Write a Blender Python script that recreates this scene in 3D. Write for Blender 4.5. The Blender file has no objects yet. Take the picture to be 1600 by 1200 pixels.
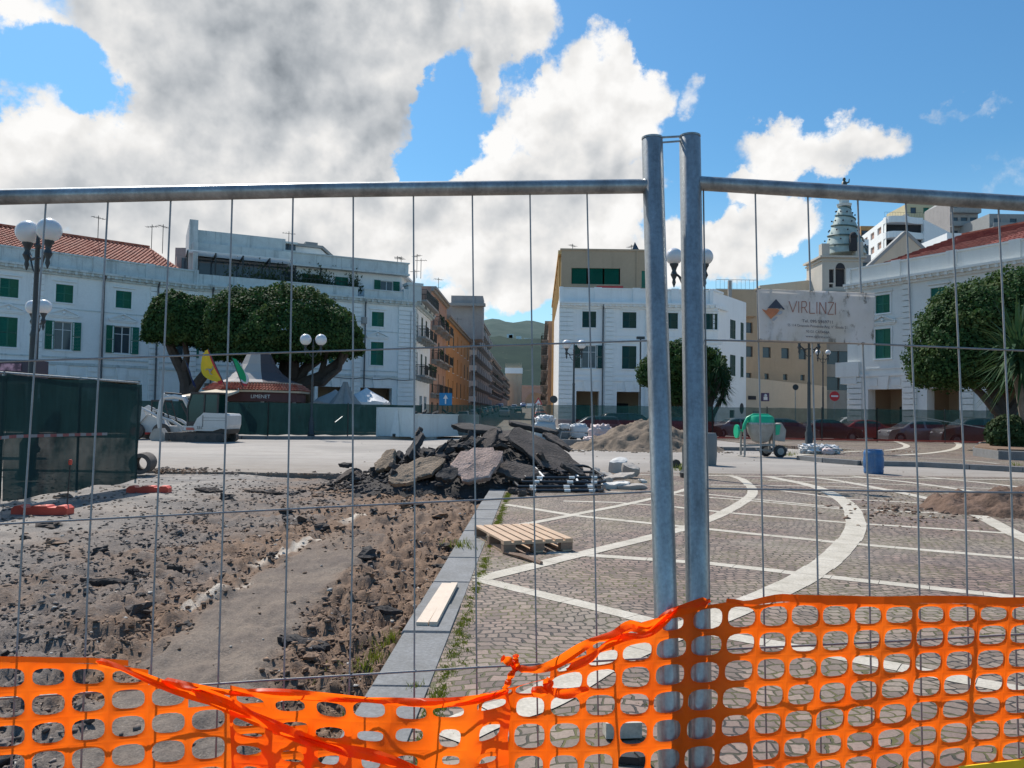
import bpy, math, random
import numpy as np
from mathutils import Vector, Matrix, noise
R = math.radians
rnd = random.Random(7)
sc = bpy.context.scene
col = sc.collection
# ------------------------------------------------------------------ camera
F = 1202.0
CZ = 1.5
PITCH, ROLL = R(2.24), R(0.8)
cam_d = bpy.data.cameras.new('camera')
cam_d.sensor_width = 36
cam_d.lens = F / 1600 * 36
cam_d.clip_start = 0.05
cam_d.clip_end = 9000
cam = bpy.data.objects.new('camera', cam_d)
col.objects.link(cam)
CM = Matrix.Rotation(R(90) + PITCH, 3, 'X') @ Matrix.Rotation(ROLL, 3, 'Z')
cam.matrix_world = Matrix.Translation((0, 0, CZ)) @ CM.to_4x4()
sc.camera = cam
# ------------------------------------------------------------------ sun, sky, exposure
SUN_AZ, SUN_EL = R(-32), R(50)          # azimuth measured from +Y towards +X
sd = Vector((math.sin(SUN_AZ) * math.cos(SUN_EL), math.cos(SUN_AZ) * math.cos(SUN_EL), math.sin(SUN_EL)))
sun_d = bpy.data.lights.new('sun', 'SUN')
sun_d.energy = 4.1
sun_d.angle = R(0.5)
sun_d.color = (1.0, 0.95, 0.88)
sun = bpy.data.objects.new('sun', sun_d)
sun.rotation_euler = sd.to_track_quat('Z', 'Y').to_euler()
col.objects.link(sun)
sc.view_settings.view_transform = 'Standard'
sc.view_settings.look = 'None'
sc.view_settings.gamma = 1
sc.view_settings.use_curve_mapping = False
sc.view_settings.exposure = 0.38
def ray(px, py):
    return CM @ Vector(((px - 800) / F, (600 - py) / F, -1))
def at(px, py, Y):
    d = ray(px, py)
    return Vector((0, 0, CZ)) + d * (Y / d.y)
def gnd(px, py, z=0.0):
    d = ray(px, py)
    return Vector((0, 0, CZ)) + d * ((z - CZ) / d.z)
def xat(px, Y, py=640):
    return at(px, py, Y).x
def zat(py, Y, px=800):
    return at(px, py, Y).z

world = bpy.data.worlds.new('World')
sc.world = world
world.use_nodes = True
wt = world.node_tree
wt.nodes.clear()
class NT:
    """small node-tree helper"""
    def __init__(s, t): s.t = t
    def n(s, typ, **kw):
        nd = s.t.nodes.new(typ)
        for k, v in kw.items(): setattr(nd, k, v)
        return nd
    def l(s, a, b): s.t.links.new(a, b)
    def put(s, sock, v):
        if hasattr(v, 'is_output') or isinstance(v, bpy.types.NodeSocket): s.l(v, sock)
        else: sock.default_value = v
    def m(s, op, a, b=None, c=None, clamp=False):
        nd = s.n('ShaderNodeMath', operation=op, use_clamp=clamp)
        s.put(nd.inputs[0], a)
        if b is not None: s.put(nd.inputs[1], b)
        if c is not None: s.put(nd.inputs[2], c)
        return nd.outputs[0]
    def vm(s, op, a, b=None, c=None):
        nd = s.n('ShaderNodeVectorMath', operation=op)
        s.put(nd.inputs[0], a)
        if b is not None:
            if op == 'SCALE': s.put(nd.inputs[3], b)
            else: s.put(nd.inputs[1], b)
        if c is not None: s.put(nd.inputs[2], c)
        return nd.outputs['Value'] if op in ('DOT_PRODUCT', 'LENGTH') else nd.outputs[0]
    def noise(s, vec, scale, detail=4, rough=.5, dist=0, color=False):
        nd = s.n('ShaderNodeTexNoise')
        if vec is not None: s.l(vec, nd.inputs['Vector'])
        nd.inputs['Scale'].default_value = scale
        nd.inputs['Detail'].default_value = detail
        nd.inputs['Roughness'].default_value = rough
        nd.inputs['Distortion'].default_value = dist
        return nd.outputs['Color' if color else 'Fac']
    def mr(s, v, a, b, c=0., d=1., smooth=False):
        nd = s.n('ShaderNodeMapRange')
        nd.interpolation_type = 'SMOOTHSTEP' if smooth else 'LINEAR'
        s.put(nd.inputs[0], v)
        for i, x in zip((1, 2, 3, 4), (a, b, c, d)): s.put(nd.inputs[i], x)
        return nd.outputs[0]
    def mix(s, f, a, b, mode='MIX'):
        nd = s.n('ShaderNodeMix', data_type='RGBA', blend_type=mode)
        s.put(nd.inputs[0], f)
        for k, v in ((6, a), (7, b)):
            if isinstance(v, tuple) and len(v) == 3: v = v + (1,)
            s.put(nd.inputs[k], v)
        return nd.outputs[2]
w = NT(wt)
sky = w.n('ShaderNodeTexSky', sky_type='NISHITA', sun_disc=False)
sky.sun_elevation = SUN_EL
sky.sun_rotation = SUN_AZ
sky.altitude = 50
sky.air_density = 1.3
sky.dust_density = 0.6
sky.ozone_density = 2.5
tc = w.n('ShaderNodeTexCoord').outputs['Generated']
sep = w.n('ShaderNodeSeparateXYZ'); w.l(tc, sep.inputs[0])
az = w.m('ARCTAN2', sep.outputs[0], sep.outputs[1])
el = w.m('ARCSINE', sep.outputs[2])
cmb = w.n('ShaderNodeCombineXYZ'); w.l(az, cmb.inputs[0]); w.l(el, cmb.inputs[1])
warp = w.vm('SCALE', w.vm('SUBTRACT', w.noise(tc, 5.5, 9, .62, 0, True), (.5, .5, .5)), .20)
uv = w.vm('ADD', cmb.outputs[0], warp)
def ae(px, py):
    d = ray(px, py)
    return math.atan2(d.x, d.y), math.atan2(d.z, math.hypot(d.x, d.y))
def blobs(lst, vec):
    acc = None
    for px, py, rx, ry, wgt in lst:
        a, e = ae(px, py)
        sx, sy = F / rx, F / ry
        q = w.vm('MULTIPLY_ADD', vec, (sx, sy, 0), (-a * sx, -e * sy, 0))
        d2 = w.vm('DOT_PRODUCT', q, q)
        g = w.m('MULTIPLY_ADD', d2, -wgt * .5, wgt)
        g = w.m('MAXIMUM', g, 0)
        acc = g if acc is None else w.m('MAXIMUM', acc, g)
    return acc
CL = [(430, 50, 310, 165, 1.1), (290, 205, 170, 90, 1.), (550, 215, 120, 70, .95), (30, 262, 200, 80, .95),
      (330, 290, 420, 80, 1.1), (775, 45, 95, 75, .9), (748, 125, 40, 50, .75), (40, 0, 150, 40, .75), (240, 50, 100, 90, .9),
      (960, 130, 95, 72, 1.), (880, 205, 105, 95, 1.), (750, 232, 75, 45, .95), (850, 295, 210, 66, 1.),
      (1225, 238, 78, 32, .8), (1320, 226, 82, 34, .8), (1205, 322, 80, 36, .85), (1090, 372, 88, 66, .95), (1165, 275, 70, 28, .75),
      (1086, 122, 40, 42, .6), (1010, 50, 70, 42, .45), (600, 360, 430, 95, 1.), (120, 400, 340, 65, .85),
      (800, 430, 100, 50, .95), (710, 465, 45, 30, .9), (1275, 440, 80, 24, .8), (1480, 160, 200, 16, .42),
      (-500, 200, 500, 150, .9), (2300, 150, 380, 120, .8), (-900, -200, 600, 260, 1.), (400, -420, 500, 200, .9), (2900, 300, 500, 120, .9)]
DK = [(430, 120, 200, 115, .64), (330, 40, 170, 90, .42), (640, 95, 140, 80, .5), (480, 195, 110, 45, .5), (230, 365, 260, 50, .30), (700, 335, 220, 35, .25), (930, 250, 70, 50, .12)]
GAP = [(75, 125, 80, 62, .8), (722, 180, 50, 56, .9), (672, 245, 42, 30, .8), (800, 135, 34, 50, .6), (1050, 290, 50, 45, .7), (1020, 60, 30, 60, .4), (880, 465, 50, 30, .5)]
n1 = w.noise(tc, 7.0, 11, .60)
n2 = w.noise(tc, 26.0, 6, .6)
base = blobs(CL, uv)
dens = w.m('ADD', base, w.m('MULTIPLY', w.m('SUBTRACT', n1, .5), 1.15))
dens = w.m('ADD', dens, w.m('MULTIPLY', w.m('SUBTRACT', n2, .5), .30))
dens = w.m('SUBTRACT', dens, w.m('MULTIPLY', w.m('MULTIPLY', blobs(GAP, uv), w.mr(n1, .34, .62, 1.25, .35)), .95))
mask = w.mr(dens, .40, .64, 0, 1, True)
off = w.vm('ADD', tc, (-.012, 0.0, .020))
n1a = w.noise(tc, 8.0, 5, .5)
n1b = w.noise(off, 8.0, 5, .5)
relief = w.m('SUBTRACT', n1a, n1b)
lum = w.m('MULTIPLY_ADD', relief, 1.7, .96)
# thick parts are greyer than the rims
lum = w.m('SUBTRACT', lum, w.mr(dens, .75, 1.5, 0, .16))
dkn = w.m('MULTIPLY_ADD', w.m('SUBTRACT', n1, .5), .9, 1.0)
dk = w.m('MULTIPLY', blobs(DK, uv), w.m('MAXIMUM', dkn, .25))
lum = w.m('SUBTRACT', lum, w.m('MULTIPLY', dk, .66))
lum = w.m('MAXIMUM', lum, .26)
lum = w.m('MINIMUM', lum, 1.05)
ccol = w.mix(w.mr(lum, .35, .9), (.84, .93, 1.03), (1., .99, .975))
CLOUD_K = 6.3
ccol = w.mix(1.0, ccol, w.m('MULTIPLY', lum, CLOUD_K), 'MULTIPLY')
skyc = w.mix(1.0, sky.outputs[0], (.38, .665, .83), 'MULTIPLY')
# a thin white veil low over the horizon
veil = w.mr(el, 0.02, .32, .5, 0.0, True)
skyc = w.mix(veil, skyc, (5.0, 7.2, 8.6))
final = w.mix(mask, skyc, ccol)
bg = w.n('ShaderNodeBackground')
w.l(final, bg.inputs[0])
bg.inputs[1].default_value = 0.115
wo = w.n('ShaderNodeOutputWorld')
w.l(bg.outputs[0], wo.inputs[0])
world.cycles.sampling_method = 'MANUAL'
world.cycles.sample_map_resolution = 512

# ------------------------------------------------------------------ mesh + object helpers
class MB:
    def __init__(s): s.v, s.f, s.m, s.T = [], [], [], None
    def add(s, vs, fs, m=0):
        n = len(s.v)
        if s.T is None: s.v += [tuple(v) for v in vs]
        else: s.v += [tuple(s.T @ Vector(v)) for v in vs]
        s.f += [tuple(i + n for i in f) for f in fs]
        s.m += [m] * len(fs)
    def bx(s, x0, x1, y0, y1, z0, z1, m=0):
        s.add([(x0,y0,z0),(x1,y0,z0),(x1,y1,z0),(x0,y1,z0),(x0,y0,z1),(x1,y0,z1),(x1,y1,z1),(x0,y1,z1)],
              [(3,2,1,0),(4,5,6,7),(0,1,5,4),(1,2,6,5),(2,3,7,6),(3,0,4,7)], m)
    def obx(s, c, d, rot, m=0):
        """box centred at c, size d, rotation matrix 3x3"""
        vs = []
        for z in (-.5, .5):
            for x, y in ((-.5,-.5),(.5,-.5),(.5,.5),(-.5,.5)):
                vs.append(Vector(c) + rot @ Vector((x*d[0], y*d[1], z*d[2])))
        s.add(vs, [(3,2,1,0),(4,5,6,7),(0,1,5,4),(1,2,6,5),(2,3,7,6),(3,0,4,7)], m)
    def bar(s, p, q, wd, ht, m=0, up=(0,0,1)):
        p, q = Vector(p), Vector(q)
        x = (q-p).normalized(); u = Vector(up)
        y = u.cross(x)
        if y.length < 1e-4: y = Vector((0,1,0)).cross(x)
        y.normalize(); z = x.cross(y)
        rot = Matrix((x, y, z)).transposed()
        s.obx((p+q)/2, ((q-p).length, wd, ht), rot, m)
    def cyl(s, p, q, r0, r1=None, n=10, m=0, cap=True):
        s.tube([p, q], [r0, r0 if r1 is None else r1], n, m, cap)
    def tube(s, pts, r, n=8, m=0, cap=True):
        pts = [Vector(p) for p in pts]
        rs = r if isinstance(r, (list, tuple)) else [r]*len(pts)
        vs, fs = [], []
        t0 = (pts[1]-pts[0]).normalized()
        a = Vector((0,0,1)) if abs(t0.z) < .9 else Vector((1,0,0))
        u = t0.cross(a).normalized()
        for i, p in enumerate(pts):
            if i == 0: t = pts[1]-pts[0]
            elif i == len(pts)-1: t = pts[-1]-pts[-2]
            else: t = pts[i+1]-pts[i-1]
            t.normalize()
            u = (u - t*u.dot(t)).normalized()
            v = t.cross(u)
            for k in range(n):
                an = 2*math.pi*k/n
                vs.append(p + (u*math.cos(an) + v*math.sin(an))*rs[i])
        for i in range(len(pts)-1):
            for k in range(n):
                k2 = (k+1) % n
                fs.append((i*n+k, i*n+k2, (i+1)*n+k2, (i+1)*n+k))
        if cap:
            fs.append(tuple(range(n-1, -1, -1)))
            fs.append(tuple((len(pts)-1)*n+k for k in range(n)))
        s.add(vs, fs, m)
    def lathe(s, prof, c=(0,0,0), n=16, m=0):
        c = Vector(c); vs, fs = [], []
        for r, z in prof:
            for k in range(n):
                a = 2*math.pi*k/n
                vs.append(c + Vector((r*math.cos(a), r*math.sin(a), z)))
        for i in range(len(prof)-1):
            for k in range(n):
                k2 = (k+1) % n
                fs.append((i*n+k, i*n+k2, (i+1)*n+k2, (i+1)*n+k))
        fs.append(tuple(range(n-1, -1, -1)))
        fs.append(tuple((len(prof)-1)*n+k for k in range(n)))
        s.add(vs, fs, m)
    def sph(s, c, r, m=0, nu=16, nv=10, sc3=(1,1,1), jit=0., seed=0):
        c = Vector(c); vs = [c+Vector((0,0,-r*sc3[2]))]; fs = []
        for i in range(1, nv):
            t = math.pi*i/nv
            for k in range(nu):
                a = 2*math.pi*k/nu
                d = Vector((math.sin(t)*math.cos(a), math.sin(t)*math.sin(a), -math.cos(t)))
                rr = r*(1 + (jit*noise.noise(d*1.9+Vector((seed*3.7,0,0))) if jit else 0))
                vs.append(c + Vector((d.x*sc3[0], d.y*sc3[1], d.z*sc3[2]))*rr)
        vs.append(c+Vector((0,0,r*sc3[2])))
        for k in range(nu): fs.append((0, 1+(k+1) % nu, 1+k))
        for i in range(nv-2):
            for k in range(nu):
                a, b = 1+i*nu+k, 1+i*nu+(k+1) % nu
                fs.append((a, b, b+nu, a+nu))
        last = len(vs)-1; o = 1+(nv-2)*nu
        for k in range(nu): fs.append((last, o+k, o+(k+1) % nu))
        s.add(vs, fs, m)
    def prism(s, poly, z0, z1, m=0):
        n = len(poly)
        vs = [(x, y, z0) for x, y in poly] + [(x, y, z1) for x, y in poly]
        s.add(vs, [tuple(range(n-1,-1,-1)), tuple(range(n, 2*n))] + [(i, (i+1) % n, n+(i+1) % n, n+i) for i in range(n)], m)
    def ext(s, poly, y0, y1, m=0):
        """poly in x,z (counter-clockwise seen from -y), extruded along y"""
        n = len(poly)
        vs = [(x, y0, z) for x, z in poly] + [(x, y1, z) for x, z in poly]
        s.add(vs, [tuple(range(n)), tuple(range(2*n-1, n-1, -1))] + [((i+1) % n, i, n+i, n+(i+1) % n) for i in range(n)], m)
    def quad(s, a, b, c, d, m=0): s.add([a, b, c, d], [(0,1,2,3)], m)
    def data(s, name, mats, smooth=False, xf=None, ang=40):
        me = bpy.data.meshes.new(name)
        vs = s.v if xf is None else [tuple(xf @ Vector(v)) for v in s.v]
        me.from_pydata(vs, [], s.f)
        if not isinstance(mats, (list, tuple)): mats = [mats]
        for m in mats: me.materials.append(m)
        if len(mats) > 1: me.polygons.foreach_set('material_index', s.m)
        if smooth:
            me.shade_smooth()
            me.set_sharp_from_angle(angle=R(ang))
        me.update()
        return me
    def build(s, name, mats, parent=None, smooth=False, xf=None, ang=40):
        o = bpy.data.objects.new(name, s.data(name, mats, smooth, xf, ang))
        col.objects.link(o)
        if parent is not None: o.parent = parent
        return o
def tag(o, label=None, cat=None, group=None, kind=None):
    if label: o['label'] = label
    if cat: o['category'] = cat
    if group: o['group'] = group
    if kind: o['kind'] = kind
    return o
class Thing:
    """an Empty at the thing's base; parts are authored in world space"""
    def __init__(s, name, label, cat, loc=(0,0,0), group=None, rz=0.):
        o = bpy.data.objects.new(name, None)
        o.empty_display_size = .2
        col.objects.link(o)
        o.location = loc; o.rotation_euler = (0, 0, rz)
        tag(o, label, cat, group)
        s.o = o
        s.inv = (Matrix.Translation(loc) @ Matrix.Rotation(rz, 4, 'Z')).inverted()
    def part(s, name, mb, mats, parent=None, smooth=False, label=None, kind=None, ang=40):
        ob = mb.build(name, mats, parent or s.o, smooth, s.inv, ang)
        tag(ob, label, kind=kind)
        return ob
    def inst(s, name, me, M, parent=None):
        ob = bpy.data.objects.new(name, me)
        col.objects.link(ob); ob.parent = parent or s.o
        ob.matrix_local = (s.inv @ M) if parent is None else M
        return ob
def solo(name, mb, mats, label, cat, group=None, smooth=False, kind=None, loc=None, ang=40):
    """a thing that is one mesh; origin put at its base"""
    a = np.array(mb.v)
    if loc is None: loc = ((a[:,0].min()+a[:,0].max())/2, (a[:,1].min()+a[:,1].max())/2, a[:,2].min())
    ob = mb.build(name, mats, None, smooth, Matrix.Translation(loc).inverted(), ang)
    ob.location = loc
    return tag(ob, label, cat, group, kind)
def struct(name, mb, mats, smooth=False):
    return tag(mb.build(name, mats, None, smooth), kind='structure')
def kids(o): return [c for c in o.children]
def copy_tree(o, parent=None):
    c = o.copy(); col.objects.link(c)
    if parent is not None: c.parent = parent
    for ch in list(o.children): copy_tree(ch, c)
    return c
def place(o, loc, rz=0., label=None, scale=None):
    o.location = loc; o.rotation_euler = (0, 0, rz)
    if scale: o.scale = (scale,)*3
    if label: o['label'] = label
    return o
# ------------------------------------------------------------------ materials
MATS = {}
def newmat(name):
    m = bpy.data.materials.new(name); m.use_nodes = True
    t = NT(m.node_tree)
    return m, t, m.node_tree.nodes['Principled BSDF']
def pm(name, c, rough=.7, var=.15, scale=3., bump=.15, metal=0., streak=0., coat=0., fine=0., stain=None, bdist=.02, spec=.5):
    """plain procedural material: colour variation at two scales, bump, optional vertical streaks"""
    if name in MATS: return MATS[name]
    m, t, b = newmat(name)
    geo = t.n('ShaderNodeNewGeometry').outputs['Position'] if streak else t.n('ShaderNodeTexCoord').outputs['Object']
    n = t.noise(geo, scale, 6, .6)
    n2 = t.noise(geo, scale*9, 4, .6)
    f = t.m('MULTIPLY_ADD', n2, .4, t.m('MULTIPLY', n, .6))
    k = t.mr(f, .3, .7, 1-var, 1+var)
    cc = t.mix(1., (c[0], c[1], c[2], 1), k, 'MULTIPLY')
    if streak:
        mp = t.n('ShaderNodeMapping'); t.l(geo, mp.inputs[0]); mp.inputs['Scale'].default_value = (2.2, 2.2, .18)
        sn = t.noise(mp.outputs[0], 1.0, 6, .65)
        sc_ = stain or (c[0]*.42, c[1]*.42, c[2]*.42)
        cc = t.mix(t.mr(sn, .54, .78, 0, streak), cc, sc_)
    t.l(cc, b.inputs['Base Color'])
    b.inputs['Roughness'].default_value = rough
    b.inputs['Metallic'].default_value = metal
    b.inputs['Coat Weight'].default_value = coat
    b.inputs['Specular IOR Level'].default_value = spec
    if bump:
        bp = t.n('ShaderNodeBump'); bp.inputs['Strength'].default_value = bump; bp.inputs['Distance'].default_value = bdist
        t.l(t.noise(geo, fine or scale*14, 5, .65), bp.inputs['Height'])
        t.l(bp.outputs[0], b.inputs['Normal'])
    MATS[name] = m
    return m
M_white = pm('white_plaster', (.79, .81, .80), .85, .08, .8, .25, streak=.6, stain=(.44, .46, .46))
M_white2 = pm('clean_white_plaster', (.82, .83, .82), .85, .05, .8, .2, streak=.22, stain=(.45,.46,.46))
M_trim = pm('weathered_trim', (.56, .61, .60), .85, .18, 1.5, .3, streak=.9, stain=(.13,.16,.16))
M_trimw = pm('white_trim', (.80, .82, .81), .85, .08, 1.5, .2, streak=.3, stain=(.4,.4,.4))
M_groove = pm('groove_shadowed_joint', (.34, .36, .37), .9, .1, 2, 0)
M_green = pm('green_shutter_paint', (.008, .135, .085), .5, .25, 1.5, .1)
M_greend = pm('dark_green_shutter_paint', (.012, .060, .050), .5, .3, 1.5, .1)
M_glass = pm('window_glass', (.05, .07, .09), .08, .2, .7, 0)
M_frame = pm('white_window_frame', (.6, .62, .62), .5, .05, 3, 0)
M_dark = pm('dark_interior', (.035, .035, .04), .9, .3, 1, 0)
M_beige = pm('beige_render', (.46, .35, .24), .9, .08, .5, .2, streak=.25)
M_cream = pm('cream_render', (.60, .50, .38), .9, .08, .5, .2, streak=.2)
M_yellow = pm('yellow_render', (.62, .40, .17), .9, .1, .5, .2, streak=.2)
M_orange = pm('orange_render', (.50, .27, .11), .9, .2, .8, .2, streak=.4)
M_pink = pm('pink_render', (.42, .27, .21), .9, .2, .8, .2, streak=.4)
M_peach = pm('peach_render', (.50, .37, .29), .9, .15, .8, .2, streak=.4)
M_grey = pm('grey_render', (.34, .32, .31), .9, .15, .8, .2, streak=.5)
M_rail = pm('dark_iron', (.03, .035, .035), .5, .3, 5, 0)
M_pipe = pm('drain_pipe_paint', (.08, .09, .10), .5, .3, 5, 0)
M_slab = pm('grey_concrete', (.30, .30, .29), .9, .15, 2, .3)
# ------------------------------------------------------------------ ground surfaces
def groundz(y): return 0.0 if y < 85 else (y-85)*.022
def road_mat(name, c, c2, sc_=1.2):
    m, t, b = newmat(name)
    g = t.n('ShaderNodeNewGeometry').outputs['Position']
    n = t.noise(g, .22, 6, .6, .6); n2 = t.noise(g, 2.5, 6, .65); n3 = t.noise(g, 60, 3, .7)
    cc = t.mix(t.mr(n, .38, .62), c, c2)
    cc = t.mix(t.mr(n2, .52, .75, 0, .45), cc, (c[0]*.62, c[1]*.60, c[2]*.58))
    sx = t.n('ShaderNodeSeparateXYZ'); t.l(g, sx.inputs[0])
    mp = t.n('ShaderNodeMapping'); t.l(g, mp.inputs[0]); mp.inputs['Scale'].default_value = (.12, 1.1, 1); mp.inputs['Rotation'].default_value = (0, 0, .06)
    tyre = t.noise(mp.outputs[0], 1.6, 5, .6)
    cc = t.mix(t.mr(tyre, .52, .70, 0, .5), cc, (c[0]*.70, c[1]*.66, c[2]*.62))
    nr = t.m('MULTIPLY', t.mr(sx.outputs[1], 18.5, 25, .85, 0), t.mr(n2, .3, .6, .5, 1))
    cc = t.mix(nr, cc, (.205, .165, .13))
    cc = t.mix(1., cc, t.mr(n3, .2, .8, .86, 1.14), 'MULTIPLY')
    t.l(cc, b.inputs['Base Color']); b.inputs['Roughness'].default_value = .9
    bp = t.n('ShaderNodeBump'); bp.inputs['Strength'].default_value = .35; bp.inputs['Distance'].default_value = .01
    t.l(t.noise(g, 90, 4, .7), bp.inputs['Height']); t.l(bp.outputs[0], b.inputs['Normal'])
    return m
M_road = road_mat('pale_dusty_asphalt', (.275, .25, .225), (.36, .325, .29))
M_earth = road_mat('packed_earth', (.20, .17, .15), (.26, .22, .19))
g = MB()
ys = [-200, 0, 20, 85, 160, 350, 800, 3000, 6500]
for i in range(len(ys)-1):
    a, b_ = ys[i], ys[i+1]
    za, zb = groundz(a)-.35, groundz(b_)-.35
    g.quad((-5000, a, za), (5000, a, za), (5000, b_, zb), (-5000, b_, zb))
struct('ground', g, M_earth)
# asphalt: everything beyond the dug-up strip and left of the cobbles
g = MB()
def sheet(g, poly, z, m=0): g.add([(x, y, z) for x, y in poly], [tuple(range(len(poly)))], m)
A0 = gnd(225, 741); A1 = gnd(640, 741)
edge = []
for k in range(41):
    t_ = k/40
    x = -16 + t_*(15.7)
    edge.append((x, 18.7 + .25*noise.noise(Vector((x*1.3, 0, 0))) + .12*noise.noise(Vector((x*6, 3, 0)))))
top = edge + [(-.28, 18.6), (-.28, 20.6), (60, 20.6), (60, 85), (-60, 85), (-60, 18.7)]
sheet(g, top, 0.0)
for a, b_ in zip(edge[:-1], edge[1:]): g.quad((a[0], a[1], -.3), (b_[0], b_[1], -.3), (b_[0], b_[1], 0), (a[0], a[1], 0))
for a, b_ in ((85, 350), (350, 900)):
    g.quad((-60, a, groundz(a)), (60, a, groundz(a)), (60, b_, groundz(b_)), (-60, b_, groundz(b_)))
sheet(g, [(-60, -10), (-16, -10), (-16, 18.9), (-60, 18.7)], 0.0)
struct('asphalt_road', g, M_road)
# ------------------------------------------------------------------ cobbles
def cobble_mat():
    m, t, b = newmat('porphyry_cobbles')
    g = t.n('ShaderNodeNewGeometry').outputs['Position']
    wv = t.vm('SCALE', t.vm('SUBTRACT', t.noise(g, .9, 2, .5, 0, True), (.5,.5,.5)), .55)
    w2 = t.vm('SCALE', t.vm('SUBTRACT', t.noise(g, 9., 2, .5, 0, True), (.5,.5,.5)), .075)
    p = t.vm('ADD', t.vm('ADD', g, wv), w2)
    mp = t.n('ShaderNodeMapping'); t.l(p, mp.inputs[0]); mp.inputs['Rotation'].default_value = (0, 0, R(-8))
    br = t.n('ShaderNodeTexBrick'); t.l(mp.outputs[0], br.inputs['Vector'])
    br.inputs['Scale'].default_value = 1; br.inputs['Brick Width'].default_value = .102; br.inputs['Row Height'].default_value = .090
    br.inputs['Mortar Size'].default_value = .0085; br.inputs['Mortar Smooth'].default_value = .35; br.inputs['Bias'].default_value = 0
    br.inputs['Color1'].default_value = (0, 0, 0, 1); br.inputs['Color2'].default_value = (1, 1, 1, 1); br.inputs['Mortar'].default_value = (.5,.5,.5,1)
    sepc = t.n('ShaderNodeSeparateColor'); t.l(br.outputs['Color'], sepc.inputs[0])
    rv = sepc.outputs[0]
    c1 = t.mix(rv, (.118, .082, .068), (.265, .182, .145))
    n = t.noise(g, .5, 4, .6); c1 = t.mix(t.mr(n, .42, .62), c1, t.mix(rv, (.175,.138,.108), (.285,.232,.18)))
    c1 = t.mix(1., c1, t.mr(t.noise(g, 45, 4, .7), .25, .75, .75, 1.25), 'MULTIPLY')
    moss = t.mr(t.noise(g, .8, 5, .65), .44, .58)
    mort = t.mix(moss, (.030, .025, .022), (.095, .088, .022))  # mortar with moss; its dark tone includes the shadow in the gaps
    fac = t.mr(t.m('ADD', br.outputs['Fac'], t.m('MULTIPLY', t.m('SUBTRACT', t.noise(g, 30, 3, .6), .5), .9)), .35, .75)
    cc = t.mix(fac, c1, mort)
    mossp = t.m('MULTIPLY', t.mr(t.noise(g, 1.3, 6, .7), .60, .72), t.mr(t.noise(g, 25, 4, .7), .45, .6))
    cc = t.mix(t.m('MULTIPLY', mossp, .7), cc, (.13, .125, .045))
    dust = t.mr(t.noise(g, .35, 5, .6, 1.), .55, .75, 0, .30)
    cc = t.mix(dust, cc, (.36, .32, .28))
    t.l(cc, b.inputs['Base Color']); b.inputs['Roughness'].default_value = .75
    h = t.m('SUBTRACT', t.m('MULTIPLY', t.noise(g, 28, 4, .6), .35), t.m('ADD', br.outputs['Fac'], 0))
    h = t.m('ADD', h, t.m('MULTIPLY', rv, .25))
    bp = t.n('ShaderNodeBump'); bp.inputs['Strength'].default_value = 1.0; bp.inputs['Distance'].default_value = .012
    t.l(h, bp.inputs['Height']); t.l(bp.outputs[0], b.inputs['Normal'])
    return m
M_cob = cobble_mat()
def stone_mat(name, c, jw=.45, jh=.32, rot=0, dark=.35):
    m, t, b = newmat(name)
    g = t.n('ShaderNodeNewGeometry').outputs['Position']
    n = t.noise(g, 3, 6, .65); n2 = t.noise(g, 40, 5, .7)
    cc = t.mix(t.mr(n, .35, .68), c, (c[0]*.74, c[1]*.73, c[2]*.70))
    cc = t.mix(1., cc, t.mr(n2, .25, .75, 1-dark*.6, 1+dark*.5), 'MULTIPLY')
    cc = t.mix(t.mr(t.noise(g, 1.1, 5, .7), .52, .68, 0, .5), cc, (c[0]*.62, c[1]*.60, c[2]*.56))
    t.l(cc, b.inputs['Base Color']); b.inputs['Roughness'].default_value = .8
    bp = t.n('ShaderNodeBump'); bp.inputs['Strength'].default_value = .5; bp.inputs['Distance'].default_value = .006
    t.l(n2, bp.inputs['Height']); t.l(bp.outputs[0], b.inputs['Normal'])
    return m
M_trav = stone_mat('pale_travertine', (.56, .51, .43), dark=.45)
M_gran = stone_mat('grey_lava_kerbstone', (.205, .208, .212), dark=.6)
def kx(y): return -.86 + (y-.9)*.0300           # left face of the kerb line
KW = .34
g = MB()
sheet(g, [(kx(-2)+KW-.03, -2), (14, -2), (30, 8), (30, 20.6), (kx(20.6)+KW-.03, 20.6)], 0.0)
g.quad((kx(20.6)+KW, 20.6, -.02), (30, 20.6, -.02), (30, 20.6, 0), (kx(20.6)+KW, 20.6, 0))
struct('cobble_paving', g, M_cob)
# kerb slabs one after another with open joints
g = MB(); y = -1.0
while y < 19.6:
    L = rnd.uniform(.75, 1.25)
    dz = rnd.uniform(-.006, .008); dx = rnd.uniform(-.008, .008)
    y1 = y+L-.014
    vs = [(kx(y)+dx, y, -.3), (kx(y)+KW-.01, y, -.3), (kx(y1)+KW-.01, y1, -.3), (kx(y1)+dx, y1, -.3)]
    e = .012
    vt = [(kx(y)+dx+e, y+e, .008+dz), (kx(y)+KW-.01-e*.3, y+e, .008+dz), (kx(y1)+KW-.01-e*.3, y1-e, .008+dz), (kx(y1)+dx+e, y1-e, .008+dz)]
    vm_ = [(v[0], v[1], -.006+dz) for v in vs]
    g.add(vs+vm_+vt, [(i, (i+1) % 4, 4+(i+1) % 4, 4+i) for i in range(4)] + [(4+i, 4+(i+1) % 4, 8+(i+1) % 4, 8+i) for i in range(4)] + [(8, 9, 10, 11)])
    y += L
struct('kerb', g, M_gran)
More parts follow.
